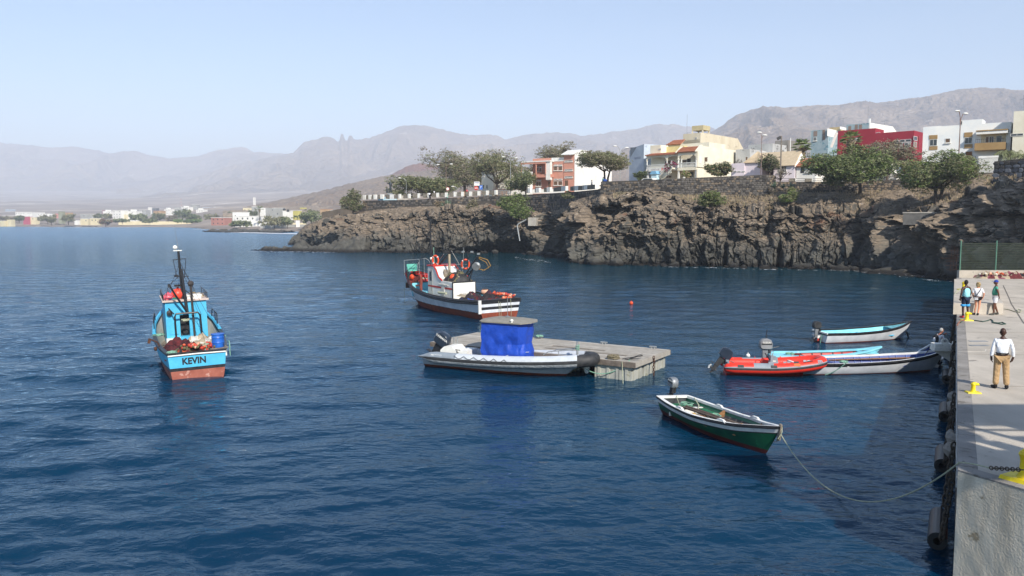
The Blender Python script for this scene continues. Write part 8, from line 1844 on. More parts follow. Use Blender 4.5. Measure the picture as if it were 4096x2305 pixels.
G = {n: mat(n, a, b, scale=9, rough=.85, bump=.7, bscale=14) for n, a, b in (('cyan_vest', '#9fdfe6', '#8ccfd8'), ('navy_shorts', '#1c2740', '#161f33'), ('azure_hem', '#4aa9e0', '#3d98ce'), ('white_cotton', '#e4e4e6', '#d3d4d8'), ('white_shirt', '#e8ebf0', '#d9dde4'), ('green_polo', '#4fa088', '#448f79'), ('black_cloth', '#1a1a1e', '#121215'), ('tan_chinos', '#b99a72', '#a88a63'), ('blue_cap', '#2746a8', '#1f3a90'), ('charcoal', '#25272d', '#1b1d22'), ('grey_shoe', '#5e5f58', '#4b4c47'), ('red_shoe', '#c8343a', '#ad2a30'))}
HR = {'black': mat('black_hair', (.012, .01, .009), (.02, .017, .015), scale=20, rough=.7), 'blonde': mat('blonde_curls', '#c9b184', '#9d8459', scale=14, rough=.7, bump=.8), 'grey': mat('grey_hair', '#a9a8a4', '#8a8985', scale=20, rough=.7)}
Jm = dict(lel=(-.245, -.04, 1.15), lwr=(-.27, -.01, .92), lha=(-.26, .0, .85), rel=(.26, -.06, 1.16), rwr=(.28, .0, .93), rha=(.26, .03, .86), lkn=(-.115, .02, .49), rkn=(.125, .02, .49), lan=(-.13, -.02, .09), ran=(.15, -.02, .09), lto=(-.2, .13, .035), rto=(.18, .14, .035))
def belt(t, P_, s):
 mb = MB(); c = P_['pel']+Vector((0, 0, .095*s)); mb.tube([(c.x+.152*s*math.cos(a), c.y+.148*s*math.sin(a), c.z) for a in np.linspace(0, 6.28, 18, endpoint=False)], .02*s, 6, closed=True); mb.cbox((c.x-.09*s, c.y-.14*s, c.z), (.1*s, .04*s, .05*s)); mb.build('belt', G['black_cloth'], t)
pw = P(4001, 1555, QZ)
person('man in a white long-sleeved shirt and tan trousers standing alone on the quay, back turned', pw, R(-24), 1.72, Jm, SK['dark'],
  [('trousers', G['tan_chinos'], 'trousers'), ('shirt', G['white_shirt'], 'longshirt'), ('shoes', G['black_cloth'], 'shoes')], ('shaved', SK['dark']), belt, lod=3)
p1_ = P(3859, 1272, QZ)
def hem(t, P_, s):
 mb = MB()
 for k in ('l', 'r'):
  a = P_[k+'hip'].lerp(P_[k+'kn'], .62); b = P_[k+'hip'].lerp(P_[k+'kn'], .86); mb.tube([a, b], [.108*s, .112*s], 14)
 mb.build('shorts_hem', G['azure_hem'], t, smooth=True)
 mb = MB()
 for k in ('l', 'r'): mb.tube([P_[k+'an']+Vector((0, 0, .02)), P_[k+'an']+Vector((0, 0, .1))], .05*s, 10)
 mb.build('socks', G['black_cloth'], t)
person('man in a pale cyan vest, navy shorts and red shoes at the quay edge', p1_, R(12), 1.85, dict(lel=(-.29, -.05, 1.17), lwr=(-.28, .02, .93), lha=(-.25, .05, .86), rel=(.26, -.02, 1.16), rwr=(.25, .12, .98), rha=(.2, .18, .95), lan=(-.12, -.02, .09), ran=(.16, -.02, .09), rkn=(.14, .02, .49), rto=(.24, .1, .035)), SK['dark'],
  [('shorts', G['navy_shorts'], 'shorts', .62), ('vest', G['cyan_vest'], 'tank'), ('shoes', G['red_shoe'], 'shoes')], ('short', HR['black']), hem)
def bag(t, P_, s):
 mb = MB(); a = P_['rsh']; b = P_['lhip']; ce = P_['spi']; mb.tube([a+Vector((-.06, -.05, .05)), P_['che']+Vector((.02, -.175, -.02)), ce+Vector((-.08, -.165, .0)), b+Vector((-.07, -.06, .08))], .014, 6); mb.build('strap', G['black_cloth'], t)
 mb = MB(); mb.cbox(b+Vector((-.03, -.15, .02)), (.16, .06, .12)); mb.build('waist_bag', G['white_cotton'], t); mb = MB(); mb.cbox(b+Vector((-.03, -.185, .05)), (.15, .012, .03)); mb.build('bag_zip', G['black_cloth'], t)
 mb = MB(); c = P_['pel']+Vector((0, 0, .05)); mb.tube([(c.x+.16*s*math.cos(q), c.y+.155*s*math.sin(q), c.z) for q in np.linspace(0, 6.28, 16, endpoint=False)], .012, 5, closed=True); mb.build('waist_strap', G['black_cloth'], t)
person('woman with curly blonde hair in a white top with a black shoulder strap, back turned', P(3908, 1261, QZ), R(-14), 1.64, dict(lan=(-.1, .1, .09), lto=(-.14, .26, .035), ran=(.02, -.06, .09), rto=(.03, .1, .035), rkn=(.08, -.0, .49), lkn=(-.06, .06, .49), lel=(-.26, .0, 1.16), lwr=(-.2, .14, 1.02), lha=(-.14, .2, 1.03), rel=(.28, -.05, 1.16), rwr=(.24, .0, .93), rha=(.2, .03, .88)), SK['fair'],
  [('shorts', G['black_cloth'], 'shorts', .3), ('blouse', G['white_cotton'], 'shirt', .01), ('sandals', G['charcoal'], 'shoes')], ('curly', HR['blonde']), bag)
person('man in a green polo shirt, white shorts and blue cap, turned towards the other two', P(3980, 1260, QZ), R(62), 1.76, dict(che=(0, .03, 1.34), spi=(0, .045, 1.13), lel=(-.24, -.08, 1.15), lwr=(-.16, -.12, .93), lha=(-.1, -.12, .88), rel=(.25, -.08, 1.16), rwr=(.28, -.02, .92), rha=(.28, .02, .85), lan=(-.17, .08, .09), lto=(-.2, .25, .035), lkn=(-.13, .06, .49), ran=(.15, -.12, .09), rto=(.2, .05, .035)), SK['brown'],
  [('shorts', G['white_cotton'], 'shorts', .78), ('polo_shirt', G['green_polo'], 'tee', .02), ('shoes', G['grey_shoe'], 'shoes')], ('cap', G['blue_cap']))
def pack(t, P_, s):
 c = P_['che']+Vector((0, -.24, -.1)); mb = MB(); mb.ell(c, (.15, .12, .24), 14, 10); mb.build('backpack', G['charcoal'], t, smooth=True)
 mb = MB(); mb.ell(c+Vector((.02, -.1, -.02)), (.07, .05, .12), 8, 8); mb.build('bottle_pocket', G['white_cotton'], t)
 for sd in (1, -1):
  mb = MB(); mb.tube([P_['che']+Vector((sd*.12, -.12, .12)), P_['che']+Vector((sd*.12, .03, .17)), P_['che']+Vector((sd*.13, .14, .0)), P_['spi']+Vector((sd*.14, .05, .0))], .018, 6); mb.build('backpack_strap', G['black_cloth'], t)
person('grey-haired man with dark backpack and white shirt reaching from a boat to the quay', (20.25, 37.55, .16), R(-72), 1.74, dict(spi=(0, .05, 1.13), che=(0, .12, 1.32), nec=(0, .17, 1.46), hd=(0, .2, 1.53), lsh=(-.18, .14, 1.4), rsh=(.18, .12, 1.4), lel=(-.22, .38, 1.38), lwr=(-.2, .62, 1.4), lha=(-.2, .7, 1.42), rel=(.25, .12, 1.12), rwr=(.12, .34, 1.12), rha=(.06, .4, 1.15), lkn=(-.12, .3, .62), lan=(-.12, .3, .2), lto=(-.13, .46, .15)), SK['ruddy'],
  [('trousers', G['charcoal'], 'trousers'), ('white_tee', G['white_cotton'], 'tee', .01), ('shoes', G['black_cloth'], 'shoes')], ('short', HR['grey']), pack)
# ------------------------------------------------------------------ the ferry the picture is taken beside: its unseen bridge wing is shaped to throw the slatted shadow on the quay
fe = thing('ferry', 'white passenger ferry with an open bridge wing, moored behind the quay end', 'ferry', (19.0, 0, 0))
mb = MB(); mb.box((0, -30, -1.0), (14, 6.5, 7.5), taper=.3); mb.build('ferry_hull', M['white'], fe)
mb = MB(); mb.box((.6, -26, 7.5), (13, 5.5, 12.8)); mb.build('superstructure', M['white'], fe)
mb = MB(); mb.box((-6.4, 5.4, 9.3), (.6, 7.2, 9.45)); mb.build('bridge_wing', M['white'], fe)
for a_, b_, c_ in ((-6.4, -5.1, 10.2), (-4.7, -4.2, 10.0), (-3.6, -2.0, 10.3), (-1.5, .6, 10.1)): mb = MB(); mb.box((a_, 7.15, 9.46), (b_, 7.2, c_)); mb.build('bulwark_panel', M['white'], fe)
mb = MB(); mb.box((-9.8, 6.2, 3.6), (0, 7.0, 5.4)); mb.build('shade_platform', M['white'], fe)  # added out of view to shade the water by the quay corner
mb = MB(); mb.box((-6.4, 5.4, 12.55), (.6, 7.2, 12.75)); mb.box((-6.3, 7.1, 12.1), (-3.5, 7.2, 12.55)); mb.build('wing_roof', M['white'], fe)
for x in (-6.3, -5.0, -3.6, -1.8, 0): mb = MB(); mb.box((x-.09, 7.05, 9.45), (x+.09, 7.2, 12.55)); mb.build('stanchion', M['white'], fe)
for z in (10.75, 11.1): mb = MB(); mb.box((-6.4, 7.1, z-.04), (.6, 7.18, z+.04)); mb.build('rail', M['white'], fe)
mb = MB(); mb.ell((-4.4, 6.6, 11.0), (.6, .5, .5), 10, 8); mb.box((-2.6, 6.9, 10.4), (-1.9, 7.1, 11.9)); mb.build('shadow_lumps', M['white'], fe)  # unseen lumps, added to break up the wing's shadow
# ------------------------------------------------------------------ trees and plants
def leafmat(n, a, b, tr=0.25):
 m = mat(n, a, b, scale=1.4, rough=.75, spec=.25, lo=.35, hi=.65); return m
LM = {'green': leafmat('acacia_green', (0.15, 0.17, 0.075), (0.24, 0.255, 0.125)), 'dark': leafmat('dark_green_leaf', (0.08, 0.105, 0.046), (0.14, 0.17, 0.075)), 'olive': leafmat('olive_leaf', (0.17, 0.165, 0.085), (0.26, 0.245, 0.14)), 'dry': leafmat('dry_twigs', (0.17, 0.14, 0.10), (0.26, 0.22, 0.16)), 'bright': leafmat('bright_leaf', (0.10, 0.16, 0.035), (0.17, 0.24, 0.06)), 'straw': leafmat('straw_leaf', (0.28, 0.21, 0.12), (0.36, 0.28, 0.17)), 'magenta': leafmat('magenta_flowers', (0.22, 0.02, 0.07), (0.32, 0.04, 0.12))}
def leaves(name, parent, lobes, n, size, mats, seed, flat=.35, hollow=.45):
 rng = np.random.RandomState(seed); L_ = np.array(lobes, float); vol = L_[:, 3]*L_[:, 4]*L_[:, 5]; pr = vol**.8/np.sum(vol**.8); k = rng.choice(len(L_), n, p=pr)
 d = rng.normal(size=(n, 3)); d /= np.linalg.norm(d, axis=1)[:, None]; r = hollow+(1-hollow)*rng.rand(n)**.7
 # clumps: pull leaves onto twig centres
 c = L_[k, :3]+d*r[:, None]*L_[k, 3:6]
 nc = max(12, n//26); cc = c[rng.randint(0, n, nc)]; idx = rng.randint(0, nc, n); mixf = (rng.rand(n) < .72)[:, None]
 off = rng.normal(size=(n, 3))*np.mean(L_[:, 3:6])*np.array([.17, .17, .09])
 c = np.where(mixf, cc[idx]+off, c)
 t1 = rng.normal(size=(n, 3)); t1[:, 2] *= flat; t1 /= np.linalg.norm(t1, axis=1)[:, None]; t2 = np.cross(t1, rng.normal(size=(n, 3))); t2 /= np.linalg.norm(t2, axis=1)[:, None]
 s = size*(.6+.8*rng.rand(n))[:, None]; a = t1*s; b = t2*s*.38
 V = np.stack([c-a, c+b, c+a, c-b], 1).reshape(-1, 3); Fq = np.arange(4*n).reshape(-1, 4)
 mi = (rng.rand(n)*len(mats)).astype(int); mi2 = (idx*7 % len(mats)); mi = np.where(rng.rand(n) < .7, mi2, mi)
 return numesh(name, V, Fq, [LM[m] for m in mats], False, parent, mi)
def tree(label, base, H, W, mats, seed, n=3500, size=.16, style='umbrella', group=None, name='acacia_tree', cat='tree', lean=0.0, D=None, trunks=1, th=.55, bare=0.5):
 t = thing(name, label, cat, base, 0, group); rnd = random.Random(seed); D = D or W*.8; mb = MB(); lobes = []; nb = {'umbrella': 9, 'dome': 8, 'bush': 7}[style]
 hb = H*(.16 if style != 'bush' else .03)
 for q in range(trunks):
  ox = (q-(trunks-1)/2)*.5; top = Vector((ox*2+lean*.3, 0, hb+H*.12)); mb.tube([(ox, 0, -.5), (ox*1.2, 0, hb*.6), top], [H*.035, H*.028, H*.024], 7)
  for k in range(nb//trunks+1):
   a = 2*math.pi*(k+rnd.random()*.6)/(nb//trunks+1); rr = (.25+.75*rnd.random()**.6) if k else .15
   zz = H*(th+.36*rnd.random()*(1-rr*.45)) if style == 'umbrella' else H*rnd.uniform(th, .84)*(1-.22*rr) if style == 'dome' else H*rnd.uniform(.12, .72)*(1-.3*rr)+H*.08
   tip = Vector((math.cos(a)*rr*W*.42+lean+ox*2, math.sin(a)*rr*D*.42, zz)); mid = top.lerp(tip, .5)+Vector((rnd.uniform(-.1, .1)*W*.3, 0, -H*.02))
   mb.tube([top, mid, tip], [H*.018, H*.012, H*.005], 5)
   for j in range(5):
    e = tip+Vector((rnd.uniform(-1, 1)*W*.17, rnd.uniform(-1, 1)*D*.14, rnd.uniform(-.02, .13)*H)); mb.tube([mid.lerp(tip, .5), e], [H*.006, H*.002], 4)
    fl = .28 if style == 'umbrella' else .5
    lobes.append((e.x, e.y, e.z, W*.15, D*.15, H*.17*fl*2)); lobes.append((e.x*.9, e.y*.9, e.z-H*.13, W*.15, D*.15, H*.09))
   lobes.append((tip.x, tip.y, tip.z+H*.04, W*.2, D*.18, H*(.15 if style == 'umbrella' else .2)))
 mb.build('trunk', M['bark'], t, smooth=True); leaves('crown', t, lobes, int(n*2.6), size*.95, mats, seed); return t
def pt(u, v, Y): return U(u, v, Y)
def px(n, Y): return n/F*Y
def TR(label, u, vb, vt, uL, uR, Y, mats, seed, **k):
 H = px(vb-vt, Y); W = px(uR-uL, Y); return tree(label, pt(u, vb, Y), H*1.04, W*1.05, mats, seed, lean=px((uL+uR)/2-u, Y)*.75, **k)
TR('rounded bush-like tree at the corner end of the promenade wall', 1412, 845, 760, 1360, 1462, 203, ['olive', 'dark', 'dry', 'green'], 2, n=5200, size=.2, style='bush', D=4)
TR('low spreading green acacia leaning over the promenade beside the statue', 1722, 800, 682, 1572, 1850, 216, ['green', 'dark', 'olive', 'green'], 3, n=9000, size=.24, style='bush', D=7)
TR('tallest acacia of the promenade, brownish and half bare', 1860, 795, 583, 1720, 1985, 226, ['dry', 'olive', 'green', 'dry'], 4, n=11000, size=.23, style='dome', th=.36)
TR('tall thin-leaved acacia in front of the yellow-white house', 1985, 795, 600, 1895, 2100, 200, ['olive', 'green', 'dry', 'green'], 5, n=6000, size=.2, style='dome', th=.36)
TR('small dense green tree just before the pink house', 2105, 800, 684, 2030, 2150, 186, ['green', 'dark', 'green'], 6, n=4200, size=.18, style='dome', th=.45)
TR('bright green tree clinging to the sea wall above the cave', 2075, 872, 762, 1995, 2132, 166, ['green', 'bright', 'dark'], 7, n=6500, size=.19, style='bush', D=4)
TR('grey-brown thin tree behind the pink house', 2130, 770, 640, 2078, 2160, 232, ['dry', 'olive'], 8, n=2200, size=.2, th=.4)
TR('flat brownish acacia crown showing over the roof of the pink house', 2215, 760, 592, 2140, 2300, 240, ['olive', 'dry', 'olive'], 9, n=3000, size=.22, th=.72)
TR('umbrella-shaped acacia with many stems at the end of the high rubble wall', 2425, 728, 590, 2328, 2545, 152, ['olive', 'green', 'dry', 'olive'], 10, n=9500, size=.16, th=.44, trunks=2)
TR('dark green flowering shrub against the side of the arched cream house', 2882, 708, 643, 2822, 2936, 145, ['dark', 'green', 'dark', 'straw'], 11, n=5000, size=.15, style='bush', D=3)
TR('spiky dark shrub in front of the blue-grey gable wall', 2560, 728, 680, 2535, 2585, 155, ['dark', 'dark'], 12, n=1200, size=.16, style='bush', D=2)
TR('small dark-leaved tree behind the end of the rubble wall', 3078, 712, 612, 3030, 3118, 139, ['dark', 'dry', 'dark'], 13, n=2300, size=.13, style='dome', th=.5)
TR('large green acacia spreading in front of the red and blue buildings', 3440, 762, 572, 3222, 3560, 125, ['green', 'dark', 'bright', 'green'], 14, n=15000, size=.17, style='dome', th=.3, D=6)
TR('sparse brownish acacia beside the large green one', 3545, 755, 575, 3450, 3660, 131, ['dry', 'olive', 'dry'], 15, n=4200, size=.14, th=.62)
TR('twin-trunked green acacia on the slope above the concrete block', 3752, 826, 590, 3590, 3912, 112, ['green', 'dark', 'olive', 'bright'], 16, n=11500, size=.15, th=.42, trunks=2)
TR('thin leafless sapling by the white arched wall', 3120, 745, 668, 3095, 3150, 134, ['dry'], 17, n=300, size=.1, style='dome', th=.5)
TR('feathery green shrub hanging on the cliff edge below the rubble wall', 2840, 832, 752, 2778, 2898, 128, ['olive', 'bright', 'green'], 18, n=6500, size=.12, style='bush', D=3)
TR('pale green shrub under the agaves on the slope', 3160, 815, 745, 3122, 3200, 128, ['bright', 'olive', 'green'], 19, n=4200, size=.12, style='bush', D=2.5)
TR('dry brown bush below the promenade wall', 1892, 842, 790, 1868, 1920, 182, ['dry', 'olive'], 20, n=1600, size=.17, style='bush', D=2)
TR('withered bush below the promenade parapet near the agave', 1765, 845, 800, 1738, 1796, 186, ['dry', 'straw'], 21, n=1500, size=.17, style='bush', D=2)
TR('thin green bush at the foot of the rubble wall', 2500, 800, 760, 2470, 2525, 140, ['olive', 'dry'], 22, n=900, size=.13, style='bush', D=2)
TR('small scrub over the wall corner below the umbrella-shaped acacia', 2270, 800, 765, 2245, 2300, 156, ['olive', 'dark'], 23, n=900, size=.14, style='bush', D=2)
def palm(label, base, H, r, fan=True, skirt=True, seed=1, name='palm_tree', n=26):
 t = thing(name, label, 'palm tree', base); mb = MB(); mb.tube([(0, 0, -.5), (.1, 0, H*.5), (.15, 0, H)], [.26, .2, .2], 8); mb.build('trunk', M['bark'], t, smooth=True); rnd = random.Random(seed)
 for k in range(n):
  a = 2*math.pi*k/n*2.4+rnd.random(); el = rnd.uniform(-.3, 1.2); d = Vector((math.cos(a)*math.cos(el), math.sin(a)*math.cos(el), math.sin(el))); mb = MB(); top = Vector((.15, 0, H))
  sd = d.cross(Vector((0, 0, 1))).normalized(); up = sd.cross(d)
  if fan:
   c = top+d*r*.5; mb.tube([top, c], .02, 4)
   for j in range(11):
    b_ = (j-5)*.24; e = (d*math.cos(b_)+sd*math.sin(b_))*r*.62; e2 = c+e+Vector((0, 0, -.12*r)); w = (sd*math.cos(b_)-d*math.sin(b_))*.05; mb.poly([c-w*.3, c+w*.3, c+e*.6+w, e2, c+e*.6-w])
  else:
   pts = [top+d*r*f+Vector((0, 0, -.75*r*f*f)) for f in np.linspace(0, 1, 7)]; mb.tube(pts, [.03, .025, .02, .018, .015, .01, .006], 4)
   for i in range(1, 7):
    for s_ in (1, -1):
     for o_ in (0, .5):
      p = pts[i-1].lerp(pts[i], o_+.4); e = p+sd*s_*r*.3*(1-abs(i-3)*.15)+(pts[i]-pts[i-1])*.8+Vector((0, 0, -.18*r)); mb.poly([p, p+(pts[i]-pts[i-1])*.3, e])
  mb.build('frond', LM['bright'] if (k % 3 and fan) else LM['green'], t)
 if skirt:
  lob = [(.15, 0, H-.5-q*.6, .75-.1*q, .75-.1*q, .5) for q in range(4)]; leaves('dead_fronds', t, lob, 900, .28, ['straw', 'dry'], seed, flat=3)
 return t
palm('fan palm with a shaggy skirt of dead leaves behind the wooden pole', pt(3200, 716, 141), px(716-590, 141), 1.7, seed=3)
palm('fan palm rising above the large green acacia before the red building', pt(3395, 716, 146), px(716-562, 146), 1.9, seed=4)
palm('small feather palm under the tall double street lamp', pt(3848, 672, 126), px(40, 126), 2.4, False, False, 5, n=14)
palm('feather palm in front of the ochre balcony', pt(4030, 665, 122), px(45, 122), 3.2, False, False, 6, n=18)
palm('feather palm at the edge of the picture beside the dark stone wall', pt(4092, 660, 118), px(40, 118), 2.8, False, False, 7, n=16)
palm('lone palm with dead fronds on the far shore', U(1038, 884, 610), px(884-838, 610), 3.4, True, True, 8, n=16)
def agave(label, p, r, n, seed):
 t = thing('agave', label, 'agave', p); rnd = random.Random(seed)
 for k in range(n):
  a = 2*math.pi*k/n+rnd.uniform(-.2, .2); el = rnd.uniform(.25, 1.3); d = Vector((math.cos(a)*math.cos(el), math.sin(a)*math.cos(el), math.sin(el))); sd = d.cross(Vector((0, 0, 1))).normalized()*.07*r; mb = MB(); mb.faces([-sd, sd, d*r*.5+sd*1.2, d*r, d*r*.5-sd*1.2, d*r*.5-Vector((0, 0, .05*r))], [(0, 1, 2, 5), (2, 3, 5), (5, 3, 4), (0, 5, 4)]); mb.build('leaf', AG, t)
AG = mat('agave_leaf', (0.09, 0.13, 0.085), (0.14, 0.19, 0.12), rough=.6)
agave('big grey-green agave below the promenade parapet', U(1788, 838, 183), 2.6, 30, 1)
for k, (uu, vv, Y, r) in enumerate(((3096, 752, 132, 1.2), (3132, 754, 131.5, 1.0), (3166, 752, 131, 1.1))): agave(('first agave, at the end of the rubble wall', 'second agave, between its two neighbours on the slope', 'third agave, nearest the roadside parapet')[k], U(uu, vv, Y), r, 22, 5+k)
# grass and scrub on the slope above the cliff
rng = np.random.RandomState(9); Vs = [];
for _ in range(8000):
 uu = rng.uniform(2450, 4050); k = rng.uniform(0.05, 1); Y = hs(uu, 3)+(hs(uu, 5)-hs(uu, 3))*k; z1_ = zv(hs(uu, 2), hs(uu, 3)); z2_ = zv(hs(uu, 4), hs(uu, 5)); z = z1_+(z2_-z1_)*k**.85+.15
 x = (uu-CXp)/F*Y; h = rng.uniform(.08, .22); a = rng.uniform(0, 3.14); w = .05; dx, dy = math.cos(a)*w, math.sin(a)*w; lx, ly = rng.normal(0, .12), rng.normal(0, .12)
 Vs.append([(x-dx, Y-dy, z-.15), (x+dx, Y+dy, z-.15), (x+lx+dx*.3, Y+ly, z+h), (x+lx-dx*.3, Y+ly, z+h)])
o = numesh('dry_grass', np.array(Vs, float).reshape(-1, 3), np.arange(4*len(Vs)).reshape(-1, 4), [LM['straw'], LM['dry'], LM['olive']], False, None, rng.choice(3, len(Vs), p=[.6, .3, .1])); o['kind'] = 'stuff'
# bougainvillea on the stair
t = thing('bougainvillea', 'magenta bougainvillea spilling over the balcony by the outside stair', 'flowering plant', U(2670, 665, 150.5)); leaves('flowers', t, [(0, 0, 0, .9, .5, .6), (1.2, -.2, .4, .7, .5, .5), (-.3, 0, -.7, .4, .4, .5)], 900, .12, ['magenta', 'magenta', 'dark'], 3); mb = MB(); mb.tube([(0, 0, -2), (0, 0, 0)], .05, 5); mb.build('stem', M['bark'], t)
t = thing('shrub', 'dry green shrub at the porch of the arched cream house', 'shrub', U(2745, 704, 146)); leaves('leaves', t, [(0, 0, .3, .9, .6, .6)], 500, .16, ['bright', 'straw'], 4); mb = MB(); mb.tube([(0, 0, -.5), (0, 0, .3)], .05, 5); mb.build('stem', M['bark'], t)
# far shore trees
def FT(lab, uL, uR, vt, vb, mats, seed, n=900):
 u = (uL+uR)/2; Y = TY(vb, u)*.96; H = px(vb-vt, Y)*1.05; W = px(uR-uL, Y)*1.1; sz = Y*.0019
 t = thing('tree', lab, 'tree', U(u, vb, Y)); rnd = random.Random(seed); mb = MB(); mb.tube([(0, 0, -3), (0, 0, H*.5)], [H*.05, H*.03], 6); mb.tube([(0, 0, H*.2), (W*.25, 0, H*.55)], H*.02, 5); mb.tube([(0, 0, H*.2), (-W*.25, 0, H*.5)], H*.02, 5); mb.build('trunk', M['bark'], t)
 lob = [(rnd.uniform(-.36, .36)*W, rnd.uniform(-.2, .2)*W, H*rnd.uniform(.3, .75), W*rnd.uniform(.13, .22), W*.16, H*rnd.uniform(.16, .26)) for _ in range(9)]+[(0, 0, H*.3, W*.42, W*.2, H*.25)]
 leaves('crown', t, lob, n, sz, mats, seed, flat=1, hollow=.2)
fts = [(60, 95, 862, 884, 'dark', 'dark tree left of the bright pink far house'), (150, 232, 858, 886, 'olive', 'wide olive tree group before the slim tower'), (192, 220, 866, 891, 'olive', 'single olive tree at the water before the slim tower'), (245, 302, 856, 890, 'olive', 'broad olive tree right of the slim tower'), (0, 55, 866, 880, 'dry', 'dry scrub at the picture edge on the far shore'),
  (380, 412, 853, 874, 'dark', 'dark green tree above the sand-coloured houses'), (412, 450, 855, 876, 'olive', 'olive tree before the stepped white house'), (396, 450, 872, 900, 'rust', 'rusty brown tree standing alone on the far beach'), (450, 530, 874, 888, 'green', 'green hedge-like tree under the largest white block'), (525, 600, 856, 884, 'green', 'green tree below the pale grey block'),
  (600, 660, 852, 884, 'dark', 'dark tree below the orange-yellow house'), (655, 710, 862, 886, 'dry', 'grey-brown tree in the middle of the far town'), (700, 760, 835, 880, 'green', 'tall green tree below the radio mast'), (750, 812, 854, 884, 'dark', 'dark rounded tree below the tallest grey block'), (812, 870, 850, 885, 'olive', 'olive tree behind the reddish brick house'),
  (560, 640, 878, 889, 'green', 'low green bush along the long cream wall'), (700, 800, 879, 889, 'bright', 'bright low bush along the long cream wall'), (905, 935, 846, 884, 'dark', 'dark tree between brick house and white villa'), (915, 1010, 882, 908, 'green', 'large green shoreline tree before the white villa'), (1018, 1180, 864, 905, 'olive', 'wide olive shoreline tree before the broad blank wall'),
  (1180, 1330, 832, 900, 'green', 'biggest green tree at the foot of the promontory'), (1120, 1180, 868, 900, 'green', 'green bush between the two widest shoreline trees'), (995, 1030, 846, 862, 'dark', 'dark palm-like bush behind the white villa'), (1320, 1400, 858, 885, 'dry', 'dry scrub tree on the shoulder of the promontory')]
LM['rust'] = leafmat('rust_leaf', (0.16, 0.085, 0.05), (0.22, 0.13, 0.08))
for k, (a, b_, vt, vb, c, lab) in enumerate(fts): FT(lab, a, b_, vt, vb, [c, c, 'dark' if c in ('green', 'bright') else 'olive'], 40+k, 1500 if b_-a > 90 else 800)
# ------------------------------------------------------------------ street furniture
def lamp(label, u, vb, vt, heads, Y, m=None, r=.07):
 base = U(u, vb, Y); t = thing('street_lamp', label, 'street lamp', base); H = px(vb-vt, Y); mb = MB(); mb.tube([(0, 0, -.6), (0, 0, H)], [r, r*.7], 7); mb.build('pole', m or M['galv'], t)
 for (hu, hv) in heads:
  dx = px(hu-u, Y); dz = px(vb-hv, Y); mb = MB(); mb.tube([(0, 0, H), (dx*.12, 0, H+(dz-H)*.55), (dx*.45, 0, H+(dz-H)*.95), (dx*.85, 0, dz)], r*.6, 6); mb.build('arm', m or M['galv'], t); mb = MB(); mb.ell((dx, 0, dz+.0), (.45, .2, .14), 10, 6); mb.build('lamp_head', M['white'], t, smooth=True)
PM = mat('brown_lamp_metal', '#8a7368', '#786258', rough=.6)
lamp('double street lamp on the promenade before the tallest acacia', 1785, 795, 680, [(1753, 661), (1806, 659)], 196, PM); lamp('double street lamp in front of the yellow-white house', 2042, 790, 656, [(2013, 631), (2063, 635)], 187); lamp('double street lamp behind the umbrella-shaped acacia', 2480, 725, 620, [(2459, 588), (2505, 594)], 160)
lamp('single-arm street lamp among the leaves beside the statue', 1626, 800, 730, [(1600, 714)], 212); lamp('double street lamp standing before the beige tiled houses', 3043, 712, 566, [(3033, 534), (3055, 545)], 136.5, PM); lamp('tallest double street lamp, before the white and ochre building', 3832, 690, 505, [(3818, 450), (3851, 460)], 124, PM, .1); lamp('short curved lamp on the promenade between signs', 1828, 795, 755, [(1812, 747)], 200)
def pole(label, u, vb, vt, Y, m, r, extra=None):
 t = thing('utility_pole', label, 'pole', U(u, vb, Y)); H = px(vb-vt, Y); mb = MB(); mb.tube([(0, 0, -1), (0, 0, H)], [r, r*.8], 7); mb.build('pole_shaft', m, t)
 if extra: mb = MB(); mb.cbox((-.45, -.1, H-.35), (.7, .15, .5), ry=-.5); mb.build('floodlight', M['rubber'], t)
pole('thick wooden pole with a floodlight near the end of the rubble wall', 3121, 725, 548, 135.5, M['greywood'], .14, 1); pole('thin white pole behind the beige tiled roof', 3158, 700, 555, 150, M['white'], .08); pole('thin pole with a small arm beside the mottled blue building', 3238, 700, 520, 150, M['galv'], .06)
def sign(label, u, vb, vt, Y, kind):
 t = thing('road_sign', label, 'road sign', U(u, vb, Y)); H = px(vb-vt, Y); mb = MB(); mb.tube([(0, .05, -.5), (0, .05, H-.1)], .04, 6); mb.build('post', M['galv'], t)
 if kind == 'noentry':
  o = MB(); o.lathe([(0, 0), (.5, 0), (.5, .04), (0, .05)], 20); q = o.build('disc', BC['red'], t); q.rotation_euler = (R(90), 0, 0); q.location = (0, 0, H-.5); o = MB(); o.box((-.34, -.075, H-.58), (.34, -.051, H-.42)); o.build('white_bar', M['white'], t)
 elif kind == 'round':
  o = MB(); o.lathe([(0, 0), (.45, 0), (.45, .04), (0, .05)], 20); q = o.build('disc', M['white'], t); q.rotation_euler = (R(90), 0, 0); q.location = (0, 0, H-.5); o = MB(); o.tube([(.4*math.cos(a), -.06, H-.5+.4*math.sin(a)) for a in np.linspace(0, 6.28, 20, endpoint=False)], .06, 5, closed=True); o.build('red_rim', BC['red'], t)
 elif kind == 'parking':
  o = MB(); o.box((-.36, -.03, H-1.0), (.36, .0, H)); o.build('plate', BC['bluedrum'], t); text('P', .75, M['white'], 'letter', t, (0, -.04, H-.5), (R(90), 0, 0), .005)
 elif kind == 'board':
  o = MB(); o.box((-1.2, -.03, H-.95), (.1, .0, H)); o.build('board', M['white'], t); o = MB(); o.box((-1.1, -.045, H-.35), (0, -.031, H-.2)); o.build('blue_stripe', BC['navy'], t)
sign('round no-entry sign on the promenade', 1905, 790, 745, 190, 'noentry'); sign('white board with a blue stripe above the no-entry sign', 1917, 792, 728, 191, 'board'); sign('blue parking sign right of the no-entry sign', 1924, 788, 742, 189.5, 'parking'); sign('round red-rimmed sign behind the double lamp post', 1791, 790, 748, 198, 'round')
